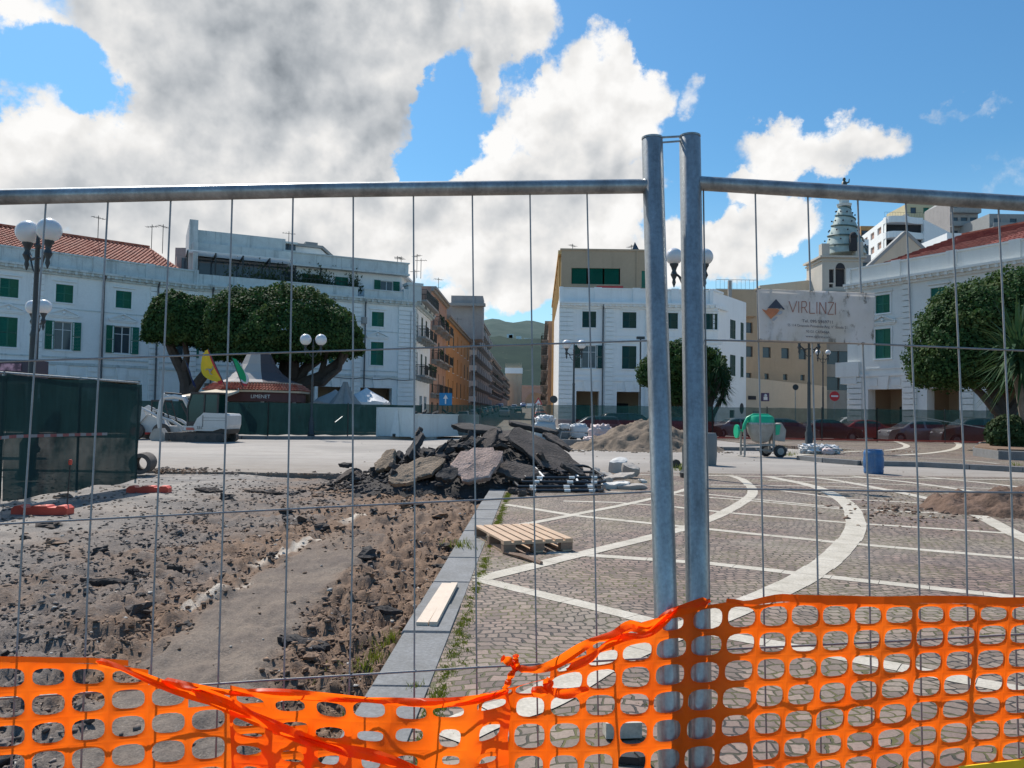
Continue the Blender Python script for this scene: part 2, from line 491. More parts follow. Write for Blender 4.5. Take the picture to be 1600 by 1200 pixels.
# white stone bands set in the cobbles
g = MB()
def spline(P, n=10):
    P = [Vector((p[0], p[1], 0)) for p in P]; out = []
    for i in range(len(P)-1):
        p0, p1, p2, p3 = P[max(i-1,0)], P[i], P[i+1], P[min(i+2, len(P)-1)]
        for k in range(n):
            t_ = k/n
            out.append(.5*((2*p1)+(p2-p0)*t_+(2*p0-5*p1+4*p2-p3)*t_*t_+(3*p1-p0-3*p2+p3)*t_**3))
    out.append(P[-1]); return out
def band(pts, wd, z=.003, blk=.42, m=0):
    """stones laid end to end along a polyline"""
    acc = 0; cur = [pts[0]]; segs = []
    for a, b_ in zip(pts[:-1], pts[1:]):
        acc += (b_-a).length; cur.append(b_)
        if acc > blk*rnd.uniform(.7, 1.2): segs.append(cur); cur = [b_]; acc = 0
    if len(cur) > 1: segs.append(cur)
    for sgm in segs:
        off = rnd.uniform(-.008, .008); zz = z + rnd.uniform(0, .0006); L_, R_ = [], []
        for i, p in enumerate(sgm):
            t_ = (sgm[min(i+1, len(sgm)-1)]-sgm[max(i-1, 0)]).normalized()
            nn = Vector((-t_.y, t_.x, 0))
            q = p + t_*(.0025 if i == 0 else (-.0025 if i == len(sgm)-1 else 0))
            L_.append(q+nn*(wd/2+off)+Vector((0,0,zz))); R_.append(q-nn*(wd/2-off)+Vector((0,0,zz)))
        n = len(L_)
        g.add(L_+R_, [(n+i, n+i+1, i+1, i) for i in range(n-1)], m)
def gp(l): return [gnd(*p) for p in l]
def line(l, wd, e0=0., e1=0.):
    P = gp(l)
    d0 = (P[0]-P[1]).normalized()*e0; d1 = (P[-1]-P[-2]).normalized()*e1
    P[0] = P[0]+d0; P[-1] = P[-1]+d1
    out = []
    for a, b_ in zip(P[:-1], P[1:]):
        n = max(1, int((b_-a).length/.2))
        out += [a+(b_-a)*(k/n) for k in range(n)]
    out.append(P[-1]); band(out, wd)
line([(748, 905), (1025, 973), (1591, 1078)], .17, 0, 4)          # radial bands
line([(856, 863), (1110, 881), (1263, 898), (1600, 935)], .17, 0, 4)
line([(800, 790), (900, 806), (1311, 848), (1600, 873)], .16, .2, 4)
line([(1060, 793), (1145, 802), (1324, 817), (1600, 835)], .15, 0, 3)
line([(880, 783), (960, 785), (1066, 793)], .13)
line([(1100, 772), (1340, 796), (1470, 802)], .13)
line([(1200, 764), (1320, 780), (1437, 786)], .13)
line([(1110, 758), (1300, 760), (1460, 769), (1560, 776)], .13)
line([(1200, 751), (1400, 757), (1600, 766)], .12)
line([(940, 768), (1040, 772), (1190, 784), (1330, 797)], .12)
line([(1360, 820), (1420, 793), (1445, 786)], .0001)
for pts, wd in (([(690, 1152), (760, 1120), (850, 1090), (979, 1018), (1150, 952), (1263, 898), (1322, 850), (1337, 815), (1318, 783), (1270, 760), (1200, 745)], .27),
                ([(748, 905), (925, 862), (1080, 822), (1152, 790), (1176, 768), (1160, 750), (1140, 743)], .20),
                ([(800, 823), (905, 803), (1020, 779), (1080, 762), (1100, 750)], .145),
                ([(1230, 743), (1300, 750), (1387, 766), (1465, 783), (1530, 806), (1580, 832), (1625, 852), (1720, 900)], .24),
                ([(1330, 744), (1430, 755), (1512, 767), (1587, 779), (1700, 806)], .21),
                ([(1440, 745), (1540, 755), (1660, 770)], .19)):
    band(spline(gp(pts), 14), wd, .0048)
band([gnd(1000, 742)+Vector((k*.3, 0, 0)) for k in range(90)], .18, .0062)
struct('stone_bands', g, M_trav)
# ------------------------------------------------------------------ far pavement islands
g = MB()
IZ = .15
def island(poly, m=0): 
    g.prism(poly, -.2, IZ, m)
I0 = gnd(1235, 716, IZ); I1 = gnd(1600, 730, IZ)
kerbR = [tuple(gnd(px, py, IZ)[:2]) for px, py in ((1250, 712), (1290, 716), (1345, 720), (1440, 722), (1600, 730), (1750, 738), (2100, 752))]
isl_r = kerbR + [(60, 30), (60, 48.5), (12, 48.5), (12.5, 40), (15, 34)]
island(isl_r)
struct('pavement_island', g, M_cob)
def kerb_run(pts, wd=.28, z=IZ, name='kerb'):
    k = MB()
    for a, b_ in zip(pts[:-1], pts[1:]):
        a, b_ = Vector((*a, 0)), Vector((*b_, 0)); L = (b_-a).length; n = max(1, int(L/1.1)); t_ = (b_-a)/L
        for i in range(n):
            p = a+t_*(L*i/n+.01); q = a+t_*(L*(i+1)/n-.01)
            k.bar(p+Vector((0,0,z/2-.1+.006)), q+Vector((0,0,z/2-.1+.006+rnd.uniform(-.006,.006))), wd, z+.2)
    return struct(name, k, M_gran)
kerb_run(kerbR)
g = MB()
left_isl = [(-34, 39.6), (-14, 39.9), (-4.3, 43.4), (-4.3, 49), (-34, 49)]
g.prism([(x, y+.3) for x, y in left_isl], -.2, IZ, 0)
struct('pavement', g, M_road)
kerb_run([(-34, 39.8), (-14, 40.1), (-9.5, 41.6)])
g = MB(); mid = [(1.2, 38.6), (5.2, 36.6), (9.5, 34.8), (12.4, 34.8), (12.0, 40), (11.9, 48.5), (1.0, 48.5)]
g.prism(mid, -.2, IZ, 0)
struct('pavement', g, M_road)
kerb_run([(1.2, 38.5), (5.2, 36.5), (9.5, 34.7), (12.4, 34.7)], name='kerb')
g = MB()
def far_arc(l, wd):
    P = [gnd(px, py, IZ) for px, py in l]
    for p in P: p.z = IZ
    band([Vector((p.x, p.y, 0)) for p in spline(P, 10)], wd, IZ+.01)
far_arc([(1240, 712), (1330, 706), (1395, 703), (1417, 697), (1400, 690)], .3)
far_arc([(1400, 712), (1455, 708), (1490, 702), (1499, 695), (1490, 690)], .3)
far_arc([(1435, 716), (1500, 719), (1560, 725)], .16)
struct('stone_bands', g, M_trav)

# ------------------------------------------------------------------ the dug-up strip: real relief
def sstep(a, b, x):
    t_ = min(1, max(0, (x-a)/(b-a))); return t_*t_*(3-2*t_)
TR = [gnd(px, py, -.1) for px, py in ((120, 1330), (330, 1010), (470, 890), (560, 830), (640, 800), (700, 780))]
def seg_dist(x, y, P):
    best = 1e9; side = 0
    for a, b_ in zip(P[:-1], P[1:]):
        dx, dy = b_.x-a.x, b_.y-a.y; L2 = dx*dx+dy*dy
        t_ = max(0, min(1, ((x-a.x)*dx+(y-a.y)*dy)/L2))
        ex, ey = x-a.x-t_*dx, y-a.y-t_*dy; d = math.hypot(ex, ey)
        if d < best: best = d; side = (dx*ey-dy*ex)
    return best, side
WH = [gnd(px, py, -.1) for px, py in ((278, 943), (330, 922), (383, 903), (400, 872), (450, 850), (500, 836), (560, 802))]
WH2 = [gnd(px, py, -.1) for px, py in ((535, 806), (575, 799))]
def dirt_h(x, y):
    p = Vector((x, y, 0))
    d, s_ = seg_dist(x, y, TR)
    tr = (1-sstep(.30, .58, d+.10*noise.noise(Vector((x*2, y*2, 8)))))*(1-.8*sstep(8.5, 11.5, y))
    h = -.13 + .05*noise.noise(p*.5)
    r1 = noise.fractal(p*1.6, 1.0, 2.0, 5); 
    r2 = noise.ridged_multi_fractal(p*2.6+Vector((9,2,0)), 1.0, 2.1, 4, .9, 2.0)-1.1
    clump = noise.voronoi(p*5.5)[0][0]
    clump2 = noise.voronoi(p*13+Vector((4,4,0)))[0][0]
    rough = .060*r1 + .034*r2 + .085*(.32-clump) + .045*(.3-clump2) + .020*noise.fractal(p*14, 1, 2, 3)
    amp = 1-.74*tr
    amp *= (1-.6*sstep(13, 17, y)) * (.55+.75*sstep(-6, -1.5, x) if y > 3 else 1)
    h += rough*amp*1.25
    # fades to the trodden ground at the left
    if x < -3.0: h = h*(1-sstep(-3.5, -6.2, -0+x)*0) 
    lf = sstep(-4.2, -6.5, x) if False else 1-sstep(-6.6, -4.4, x)
    h = h*(1-.75*lf) - .02*lf
    # dug trench beside the kerb
    e = x-kx(y)
    h -= .09*sstep(-.75, -.1, e)*(1-tr)
    wd_ = min(seg_dist(x, y, w_)[0] for w_ in (WH[:3], WH[3:6], WH2))
    wht = (1-sstep(.01, .05+.007*y, wd_+.05*noise.noise(Vector((x*7, y*7, 2)))))*(.55+.45*sstep(-.1, .25, noise.noise(Vector((x*4, y*4, 5)))))
    return h, tr, wht, lf
rows = [1.35]
while rows[-1] < 19.2: rows.append(rows[-1]*1.0098)
NC = 330
V, TRK, WHT, LF = [], [], [], []
for y in rows:
    x1 = kx(y)-.004; x0 = -max(4.0, y*.98+1.0); x0 = max(x0, -16.1)
    for k in range(NC):
        t_ = k/(NC-1)
        x = x1 + (x0-x1)*(t_**1.12)
        h, tr, wh_, lf = dirt_h(x, y)
        V.append((x, y, h)); TRK.append(tr); WHT.append(wh_); LF.append(lf)
Fc = []
for i in range(len(rows)-1):
    for k in range(NC-1):
        a = i*NC+k
        Fc.append((a+1, a, a+NC, a+NC+1))
me = bpy.data.meshes.new('dug_earth'); me.from_pydata(V, [], Fc)
for nm, dat in (('track', TRK), ('lime', WHT), ('left', LF)):
    at_ = me.attributes.new(nm, 'FLOAT', 'POINT'); at_.data.foreach_set('value', dat)
me.shade_smooth()
m, t, b = newmat('broken_earth')
gpos = t.n('ShaderNodeNewGeometry').outputs['Position']
def attr(n_): 
    a = t.n('ShaderNodeAttribute'); a.attribute_name = n_; return a.outputs['Fac']
sx = t.n('ShaderNodeSeparateXYZ'); t.l(gpos, sx.inputs[0])
def dirt_col(t, gpos, fine=True):
    sx = t.n('ShaderNodeSeparateXYZ'); t.l(gpos, sx.inputs[0])
    nA = t.noise(gpos, .7, 6, .65, .5); nB = t.noise(gpos, 6, 7, .72); nD = t.noise(gpos, 2.2, 5, .65)
    # earth is brown next to the kerb beyond five metres, grey asphalt grit elsewhere
    br = t.m('ADD', t.m('ADD', t.mr(sx.outputs[0], -3.6, -1.2, -.10, .30), t.mr(sx.outputs[1], 3.8, 6.0, -.30, .05)), nA)
    c = t.mix(t.mr(br, .40, .58), (.185, .155, .135), (.210, .138, .094))
    c = t.mix(t.mr(nD, .56, .68, 0, .7), c, (.080, .072, .069))
    c = t.mix(t.mr(nB, .30, .44, .5, 0), c, (.30, .25, .205))
    c = t.mix(t.mr(nB, .56, .70, 0, .6), c, (.075, .066, .062))
    return c, nB
c, nB = dirt_col(t, gpos)
nC = t.noise(gpos, 55, 4, .75)
c = t.mix(t.m('MULTIPLY', attr('track'), .85), c, t.mix(t.mr(t.noise(gpos, 1.6, 6, .7), .35, .62), (.245, .200, .160), (.150, .125, .108)))
c = t.mix(t.m('MULTIPLY', attr('left'), .8), c, t.mix(t.mr(t.noise(gpos, 1.1, 6, .7), .38, .6), (.37, .34, .305), (.20, .19, .18)))
c = t.mix(t.m('MULTIPLY', attr('lime'), .9), c, (.64, .565, .47))
vor = t.n('ShaderNodeTexVoronoi'); t.l(gpos, vor.inputs['Vector']); vor.inputs['Scale'].default_value = 48
sp = t.mr(vor.outputs['Distance'], .12, .22, 1, 0)
spm = t.m('MULTIPLY', sp, t.mr(t.noise(gpos, 9, 3, .6), .5, .6))
c = t.mix(t.m('MULTIPLY', spm, .6), c, (.40, .37, .34))
c = t.mix(1., c, t.mr(nC, .25, .75, .60, 1.40), 'MULTIPLY')
t.l(c, b.inputs['Base Color']); b.inputs['Roughness'].default_value = .95
b.inputs['Specular IOR Level'].default_value = .25
bp = t.n('ShaderNodeBump'); bp.inputs['Strength'].default_value = .9; bp.inputs['Distance'].default_value = .02
t.l(t.m('ADD', t.noise(gpos, 22, 6, .75), t.m('MULTIPLY', nC, .4)), bp.inputs['Height']); t.l(bp.outputs[0], b.inputs['Normal'])
M_dirt = m
me.materials.append(m)
tag_o = bpy.data.objects.new('dug_earth', me); col.objects.link(tag_o); tag_o['kind'] = 'structure'
# ------------------------------------------------------------------ foreground: temporary fence of two mesh panels
def galv():
    m, t, b = newmat('galvanised_steel')
    g = t.n('ShaderNodeTexCoord').outputs['Object']
    mp = t.n('ShaderNodeMapping'); t.l(g, mp.inputs[0]); mp.inputs['Scale'].default_value = (18, 18, 3)
    n = t.noise(mp.outputs[0], 1.0, 8, .7); n2 = t.noise(g, 140, 3, .6)
    c = t.mix(t.mr(n, .35, .7), (.42, .44, .44), (.17, .18, .185))
    c = t.mix(t.mr(t.noise(g, 9, 5, .7), .62, .78, 0, .6), c, (.20, .13, .09))
    c = t.mix(1., c, t.mr(n2, .3, .7, .85, 1.15), 'MULTIPLY')
    t.l(c, b.inputs['Base Color']); b.inputs['Metallic'].default_value = .6
    t.l(t.mr(n, .3, .7, .28, .5), b.inputs['Roughness'])
    bp = t.n('ShaderNodeBump'); bp.inputs['Strength'].default_value = .15; bp.inputs['Distance'].default_value = .001
    t.l(n2, bp.inputs['Height']); t.l(bp.outputs[0], b.inputs['Normal'])
    return m
M_galv = galv()
M_wire = pm('galvanised_wire', (.30, .295, .29), .5, .25, 20, .0, .4)
def dl(px, py): return 1.45*math.exp(-8e-5*(1040-px))*(1.02-(py-213)/987*.11)
def dr(px, py): return 1.45*math.exp(-1.5e-4*(px-1080))*(1.02-(py-213)/987*.11)
def fl(px, py, k=0.): return at(px, py, dl(px, py)+k)
def fr(px, py, k=0.): return at(px, py, dr(px, py)+k)
def to_ground(a, b_, z=-.0):
    d = (b_-a); return a + d*((z-a.z)/d.z)
def panel(f, post, rail, verts, horiz, label, wl, farx):
    a, b_ = f(*post[0]), f(*post[1])
    foot = to_ground(a, b_, .0)
    T_ = Thing('site_fence', label, 'fence', (foot.x, foot.y, 0), 'site fence panels in front')
    mb = MB(); pr = .0203
    d = (foot-a).normalized()
    mb.tube([a-d*.0+d*.0, a+d*.003, foot], [pr*.93, pr, pr], 24)
    # welded bead where the rail meets the post
    ra = f(*rail[0])
    mb.sph(ra, .0165, 0, 10, 8)
    T_.part('post', mb, M_galv, smooth=True)
    mb = MB()
    pts = [f(*p) for p in rail]
    mb.tube(pts, .0136, 20)
    T_.part('top_rail', mb, M_galv, smooth=True)
    mb = MB()
    for v in verts:
        P_ = [f(x, y, .004) for x, y in v]
        P_.append(to_ground(P_[-2], P_[-1], .12))
        mb.tube(P_, .0016, 6)
    for h in horiz: mb.tube([f(x, y, -.001) for x, y in h], .0018, 6)
    T_.part('wire_mesh', mb, M_wire, smooth=True)
    # far post and bottom rail
    fx = f(*farx[0]); ff = f(*farx[1])
    mb = MB(); mb.tube([fx, to_ground(fx, ff, 0)], pr, 16); T_.part('post', mb, M_galv, smooth=True)
    mb = MB(); p0, p1 = foot+Vector((0,0,.12)), to_ground(fx, ff, .12); mb.tube([p0, p1], .0136, 12); T_.part('bottom_rail', mb, M_galv, smooth=True)
    return T_, foot, to_ground(fx, ff, 0)
LV = [((72,314),(34,860),(18,1190)), ((169,311),(139,860),(127,1190)), ((267,309),(243,860),(231,1190)), ((363,307),(347,860),(337,1190)),
      ((458,304),(449,820),(441,1190)), ((552,302),(551,850),(543,1190)), ((646,300),(648,820),(647,1190)), ((738,299),(743,820),(746,1190)),
      ((828,297),(835,820),(841,1190)), ((917,295),(929,820),(936,1190))]
LV += [((-25-97*k,316+2*k),(-71-108*k,860),(-92-112*k,1190)) for k in range(9)]
LH = [((-900,600),(0,565),(500,549),(1022,532)), ((-900,880),(0,819),(500,793),(1026,768)), ((-900,1190),(0,1092),(420,1063),(744,1043),(1030,1028))]
pL, footL, farL = panel(fl, [(1019,219),(1047,1195)], [(1012,291),(500,297),(0,308),(-900,330)], LV, LH,
      'galvanised mesh fence panel whose top rail runs left from the tall post', None, [(-880,300),(-1010,1195)])
RV = [((1099,296),(1106,760),(1112,1190)), ((1180,297),(1190,760),(1198,1190)), ((1262,302),(1275,760),(1283,1190)), ((1340,307),(1356,760),(1363,1190)),
      ((1415,312),(1434,760),(1441,1190)), ((1487,317),(1508,760),(1516,1190)), ((1560,321),(1580,760),(1592,1190))]
RV += [((1633+73*k,325+5*k),(1655+76*k,760),(1668+78*k,1190)) for k in range(8)]
RH = [((1085,531),(1350,537),(1600,548),(2200,590)), ((1085,763),(1350,767),(1600,770),(2200,790)), ((1085,1017),(1360,1004),(1600,991),(2200,985))]
pR, footR, farR = panel(fr, [(1078,216),(1094,1195)], [(1085,286),(1350,302),(1600,318),(2250,362)], RV, RH,
      'galvanised mesh fence panel on the right carrying the white company sign', None, [(2240,330),(2310,1195)])
# coupling plate between the two posts
a, b_ = fl(1019, 217), fr(1078, 214)
mb = MB(); mb.cyl(a+Vector((0,0,-.001)), a+Vector((0,0,.0025)), .0205, n=24); mb.cyl(b_+Vector((0,0,-.001)), b_+Vector((0,0,.0025)), .0205, n=24)
mb.bar(a+Vector((0,-.004,.0006)), b_+Vector((0,-.004,.0006)), .004, .003)
mb.bar(a+Vector((.01,-.004,-.009)), b_+Vector((-.01,-.004,-.009)), .004, .0026)
solo('post_coupler', mb, M_galv, 'thin steel coupler bridging the tops of the two fence posts', 'coupler')
# ballast blocks under the posts (below the frame)
for nm, p, lab in (('ballast_block', (footL+footR)/2, 'concrete foot under the two joined fence posts'),
              ('ballast_block', farL, 'concrete foot under the far left fence post'), ('ballast_block', farR, 'concrete foot under the far right fence post')):
    mb = MB(); x, y = p.x, p.y; mb.prism([(x-.11, y-.33), (x+.11, y-.33), (x+.11, y+.33), (x-.11, y+.33)], 0.0, .12)
    solo(nm, mb, M_slab, lab, 'ballast block')
# ------------------------------------------------------------------ sign board
def text_geo(body, size, align='LEFT'):
    cu = bpy.data.curves.new('lettering', 'FONT'); cu.body = body; cu.size = size; cu.align_x = align; cu.resolution_u = 3
    ob = bpy.data.objects.new('lettering', cu); col.objects.link(ob)
    bpy.context.view_layer.update()
    me = bpy.data.meshes.new_from_object(ob.evaluated_get(bpy.context.evaluated_depsgraph_get()))
    vs = [tuple(v.co) for v in me.vertices]; fs = [tuple(p.vertices) for p in me.polygons]
    bpy.data.objects.remove(ob); bpy.data.curves.remove(cu); bpy.data.meshes.remove(me)
    return vs, fs
def put_text(mb, body, size, O, X, Z, align='LEFT', m=0, squash=1.):
    """text lying in the plane spanned by X (right) and Z (up), origin O"""
    vs, fs = text_geo(body, size, align)
    mb.add([O + X*(v[0]*squash) + Z*v[1] for v in vs], fs, m)
def sign_mat():
    m, t, b = newmat('weathered_sign_sheet')
    g = t.n('ShaderNodeTexCoord').outputs['Object']
    mp = t.n('ShaderNodeMapping'); t.l(g, mp.inputs[0]); mp.inputs['Scale'].default_value = (90, 90, 22)
    n = t.noise(mp.outputs[0], 1., 6, .7); n2 = t.noise(g, 45, 6, .7); n3 = t.noise(g, 12, 4, .6)
    c = t.mix(t.mr(n3, .4, .65), (.70, .68, .67), (.62, .58, .52))
    fac = t.m('MULTIPLY', t.mr(n, .50, .62), t.mr(n2, .47, .58))
    sp = t.n('ShaderNodeSeparateXYZ'); t.l(g, sp.inputs[0])
    fac = t.m('MULTIPLY', fac, t.mr(sp.outputs[0], .07, .14, .35, 1.))
    c = t.mix(fac, c, (.20, .17, .13))
    t.l(c, b.inputs['Base Color']); b.inputs['Roughness'].default_value = .45
    tb = t.n('ShaderNodeBsdfTranslucent'); t.l(c, tb.inputs[0]); mx = t.n('ShaderNodeMixShader'); mx.inputs[0].default_value = .38
    t.l(b.outputs[0], mx.inputs[1]); t.l(tb.outputs[0], mx.inputs[2]); t.l(mx.outputs[0], m.node_tree.nodes['Material Output'].inputs[0])
    return m
M_sign = sign_mat()
tl, tr_, bl, br_ = [fr(x, y, -.016) for x, y in ((1184,451), (1367,458), (1187,531), (1365.5,537))]
S = Thing('company_sign', 'white weathered company sign with logo wired to the right fence panel', 'sign', (bl.x, bl.y, bl.z))
nrm = (tr_-tl).cross(bl-tl).normalized()
if nrm.y > 0: nrm = -nrm
mb = MB(); th = nrm*-.003
nx, nz = 16, 8
vs = []
for j in range(nz+1):
    for i in range(nx+1):
        u, v = i/nx, j/nz
        p = (tl*(1-u)+tr_*u)*(1-v) + (bl*(1-u)+br_*u)*v
        vs.append(p + nrm*(-.0015*math.sin(u*9)*(1-v)))
fs = [(j*(nx+1)+i, (j+1)*(nx+1)+i, (j+1)*(nx+1)+i+1, j*(nx+1)+i+1) for j in range(nz) for i in range(nx)]
mb.add(vs, fs); mb.add([v+th for v in vs], [tuple(reversed(f)) for f in fs])
for A_, B_ in ((tl, tr_), (tr_, br_), (br_, bl), (bl, tl)): mb.quad(A_, A_+th, B_+th, B_)
S.part('board', mb, M_sign, smooth=True)
def sp_(cx, cy, k=.0022):
    """position on the sign from the coordinates of its close-up (1600 x 1067)"""
    px, py = 1170+cx/7.62, 420+cy/7.62
    return fr(px, py, -.016) + nrm*k
SX = (tr_-tl).normalized(); SZ = (tl-bl).normalized()
M_ink = pm('faded_dark_ink', (.06, .06, .08), .6, .3, 60, 0)
M_inkr = pm('faded_red_brown_ink', (.36, .16, .12), .6, .25, 60, 0)
M_inko = pm('faded_orange_ink', (.62, .20, .08), .6, .25, 60, 0)
M_inkg = pm('faded_grey_ink', (.42, .40, .41), .6, .25, 60, 0)
mb = MB()
mb.add([sp_(*p) for p in ((222,472), (322,364), (428,486), (405,490), (385,470), (362,480), (345,473))], [(0,1,2,3,4,5,6)], 0)
mb.add([sp_(*p) for p in ((150,480), (205,500), (230,476), (350,480), (362,500), (330,540), (290,575), (262,600), (205,540))], [tuple(range(9))], 1)
mb.add([sp_(*p, .0026) for p in ((330,545), (372,505), (398,515), (392,540), (360,552))], [(0,1,2,3,4)], 2)
mb.add([sp_(*p, .0026) for p in ((285,600), (325,570), (340,580), (300,625), (275,622))], [(0,1,2,3,4)], 2)
S.part('logo', mb, [M_ink, M_inko, M_inkg])
mb = MB()
def stroke(pts, wd=9):
    P_ = [sp_(*p) for p in pts]
    for a, b_ in zip(P_[:-1], P_[1:]): mb.bar(a, b_, wd/7.62*1.42/F, .0004, up=nrm)
def L_(ch, x, y0=388, y1=520, w_=70):
    y0 += (x-475)*.035; y1 += (x-475)*.055
    if ch == 'V': stroke([(x,y0),(x+w_/2,y1),(x+w_,y0)])
    if ch == 'I': stroke([(x,y0),(x,y1)])
    if ch == 'R': stroke([(x,y1),(x,y0),(x+w_*.7,y0),(x+w_*.85,y0+22),(x+w_*.85,y0+48),(x+w_*.65,y0+70),(x,y0+70)]); stroke([(x+w_*.45,y0+70),(x+w_,y1)])
    if ch == 'L': stroke([(x,y0),(x,y1),(x+w_,y1)])
    if ch == 'N': stroke([(x,y1),(x,y0),(x+w_,y1),(x+w_,y0)])
    if ch == 'Z': stroke([(x,y0),(x+w_,y0),(x,y1),(x+w_,y1)])
L_('V', 475, w_=95); L_('I', 592); L_('R', 628, w_=66); L_('L', 722, w_=62); L_('I', 808); L_('N', 842, w_=72); L_('Z', 938, w_=70); L_('I', 1028)
S.part('lettering', mb, M_inkr)
mb = MB()
k_ = 1.42/F/7.62
put_text(mb, 'Tel. 095 5969711', 52*k_, sp_(635, 640), SX, SZ, squash=.93)
put_text(mb, 'SS 114 Orientale Primosole Ang. V\u00b0 Strada 21', 44*k_, sp_(460, 686), SX, SZ, squash=.80)
put_text(mb, '95121 CATANIA', 42*k_, sp_(680, 762), SX, SZ, squash=.86)
put_text(mb, 'www.virlinzi.com', 42*k_, sp_(675, 818), SX, SZ, squash=.92)
S.part('lettering', mb, M_ink)
for cx, cy in ((118, 240), (735, 268), (1345, 285), (135, 840), (1350, 885)):
    mb = MB(); p = sp_(cx, cy, .002); mb.tube([p+SX*.003, p+nrm*.003, p-SX*.003-nrm*.02], .0009, 5)
    S.part('tie_wire', mb, M_wire)

# ------------------------------------------------------------------ orange safety net
m, t, b = newmat('orange_plastic_net')
g_ = t.n('ShaderNodeTexCoord').outputs['Object']
nn = t.noise(g_, 9, 4, .6)
cc = t.mix(t.mr(nn, .3, .7), (.99, .125, .004), (.99, .185, .010))
t.l(cc, b.inputs['Base Color']); b.inputs['Roughness'].default_value = .38
tb = t.n('ShaderNodeBsdfTranslucent'); t.l(cc, tb.inputs[0])
mx = t.n('ShaderNodeMixShader'); mx.inputs[0].default_value = .78
t.l(b.outputs[0], mx.inputs[1]); t.l(tb.outputs[0], mx.inputs[2])
t.l(mx.outputs[0], m.node_tree.nodes['Material Output'].inputs[0])
M_net = m
NS = 20
def ring_cell(mb, c4, D, hw, hh, q=2.6, off=(0, 0)):
    """cell with corner pixels c4 (tl,tr,br,bl) and a rounded hole; D(px,py)->depth"""
    def bil(u, v):
        x = (c4[0][0]*(1-u)+c4[1][0]*u)*(1-v)+(c4[3][0]*(1-u)+c4[2][0]*u)*v
        y = (c4[0][1]*(1-u)+c4[1][1]*u)*(1-v)+(c4[3][1]*(1-u)+c4[2][1]*u)*v
        return x, y
    inner, mid, outer = [], [], []
    for k in range(NS):
        a = 2*math.pi*(k+.5)/NS
        cx, sx_ = math.cos(a), math.sin(a)
        r = (abs(cx)**q+abs(sx_)**q)**(-1/q)
        iu, iv = .5+off[0]+hw*r*cx, .5+off[1]+hh*r*sx_
        s_ = 1/max(abs(cx), abs(sx_)); ou, ov = .5+.5*cx*s_, .5+.5*sx_*s_
        inner.append(bil(iu, iv)); outer.append(bil(ou, ov)); mid.append(bil((iu+ou)/2, (iv+ov)/2))
    pts = []
    for ring, dd in ((inner, .0010), (mid, -.0004), (outer, 0)):
        for x, y in ring: pts.append(at(x, y, D(x, y)+dd))
    fs = []
    for k in range(NS):
        k2 = (k+1) % NS
        fs.append((k, k2, NS+k2, NS+k)); fs.append((NS+k, NS+k2, 2*NS+k2, 2*NS+k))
    mb.add(pts, fs)
def net(mb, C, RR, pos, D, hole, skip=lambda c, r: False):
    for c in range(*C):
        for r in range(*RR):
            if skip(c, r): continue
            c4 = [pos(c-.5, r-.5), pos(c+.5, r-.5), pos(c+.5, r+.5), pos(c-.5, r+.5)]
            h = hole(c, r)
            if h is None: h = (.40, .36, 0, 0)
            ring_cell(mb, c4, D, h[0], h[1], 3.0, (h[2], h[3]))
def interp(x, tbl):
    if x <= tbl[0][0]: return tbl[0][1]
    for (a, va), (b2, vb) in zip(tbl[:-1], tbl[1:]):
        if x <= b2: return va+(vb-va)*(x-a)/(b2-a)
    return tbl[-1][1]
def rip(px, py, s=0.): return .010*noise.noise(Vector((px/90, py/160, s))) + .003*noise.noise(Vector((px/30, py/70, s+5)))
def posR(c, r):
    x = 1161 + (49*c if c >= 0 else 54.5*c) - 2.7*max(r, 0)*(1 if c > -3 else .6)
    if c >= 0:
        y = 963+42.6*r - c*(1+.68*max(r, 0))
        y += interp(c, [(0, 0), (1, 0), (2, 0)])
        if r < 0: y = 963+34*r*1.0 - c*.6 + interp(c, [(0, 0), (1.2, -9), (3, -6), (9, 0), (14, 6)]) + (4 if c > 0 else 0)
    else:
        k = -c
        top_ = interp(k, [(0, 944), (1, 934+4), (1.6, 953), (3, 974), (4, 989), (5, 1018), (6, 1040), (7, 1050), (8, 1060)])
        y1 = interp(k, [(0, 984), (1, 988), (2, 991), (3, 1000), (4, 1013), (5, 1034), (6, 1046), (7, 1062), (8, 1075)])
        y2 = interp(k, [(0, 1026), (1, 1028), (2, 1031), (3, 1036), (4, 1040), (5, 1052), (6, 1066), (7, 1080), (8, 1087)])
        y3 = interp(k, [(0, 1069), (1, 1071), (2, 1074), (4, 1078), (6, 1082), (8, 1086)])+2
        y3 = max(y3, y2+6)
        y4 = interp(k, [(0, 1112), (2, 1118), (4, 1123), (8, 1127)])
        ys_ = [top_, y1, y2, y3, y4]
        q = r+.5
        if q >= 4: y = y4 + (q-4)*interp(k, [(0, 44), (3, 48), (8, 50)])
        elif q < 0: y = top_ + q*14
        else: i = int(q); y = ys_[i]+(ys_[i+1]-ys_[i])*(q-i)
    x += 2.5*noise.noise(Vector((c*.6, r*.6, 1))); y += 2.5*noise.noise(Vector((c*.6, r*.6, 7)))
    return x, y
def DR(px, py): return (dr(px, py) if px > 1060 else dl(px, py)) - .034 + rip(px, py)
def holeR(c, r):
    if c == -6 and r == 2: return (.46, .47, 0, 0)
    if c == -5 and r == 2: return (.44, .46, 0, -.03)
    if c < -1 and r == 0: return (.30, .26, 0, 0)
    if c < -4 and r == 1: return (.3, .25, 0, 0)
    j = .012*math.sin(c*7+r*3)
    return (.415+j, .375+j, 0, 0)
N = Thing('safety_net', 'orange plastic safety net tied across the posts and the right fence panel', 'safety net', (footR.x+.1, footR.y-.04, 0))
mb = MB()
net(mb, (-7, 14), (0, 12), posR, DR, holeR, lambda c, r: (c <= -5 and r <= 0) or (c <= -6 and r <= 1))
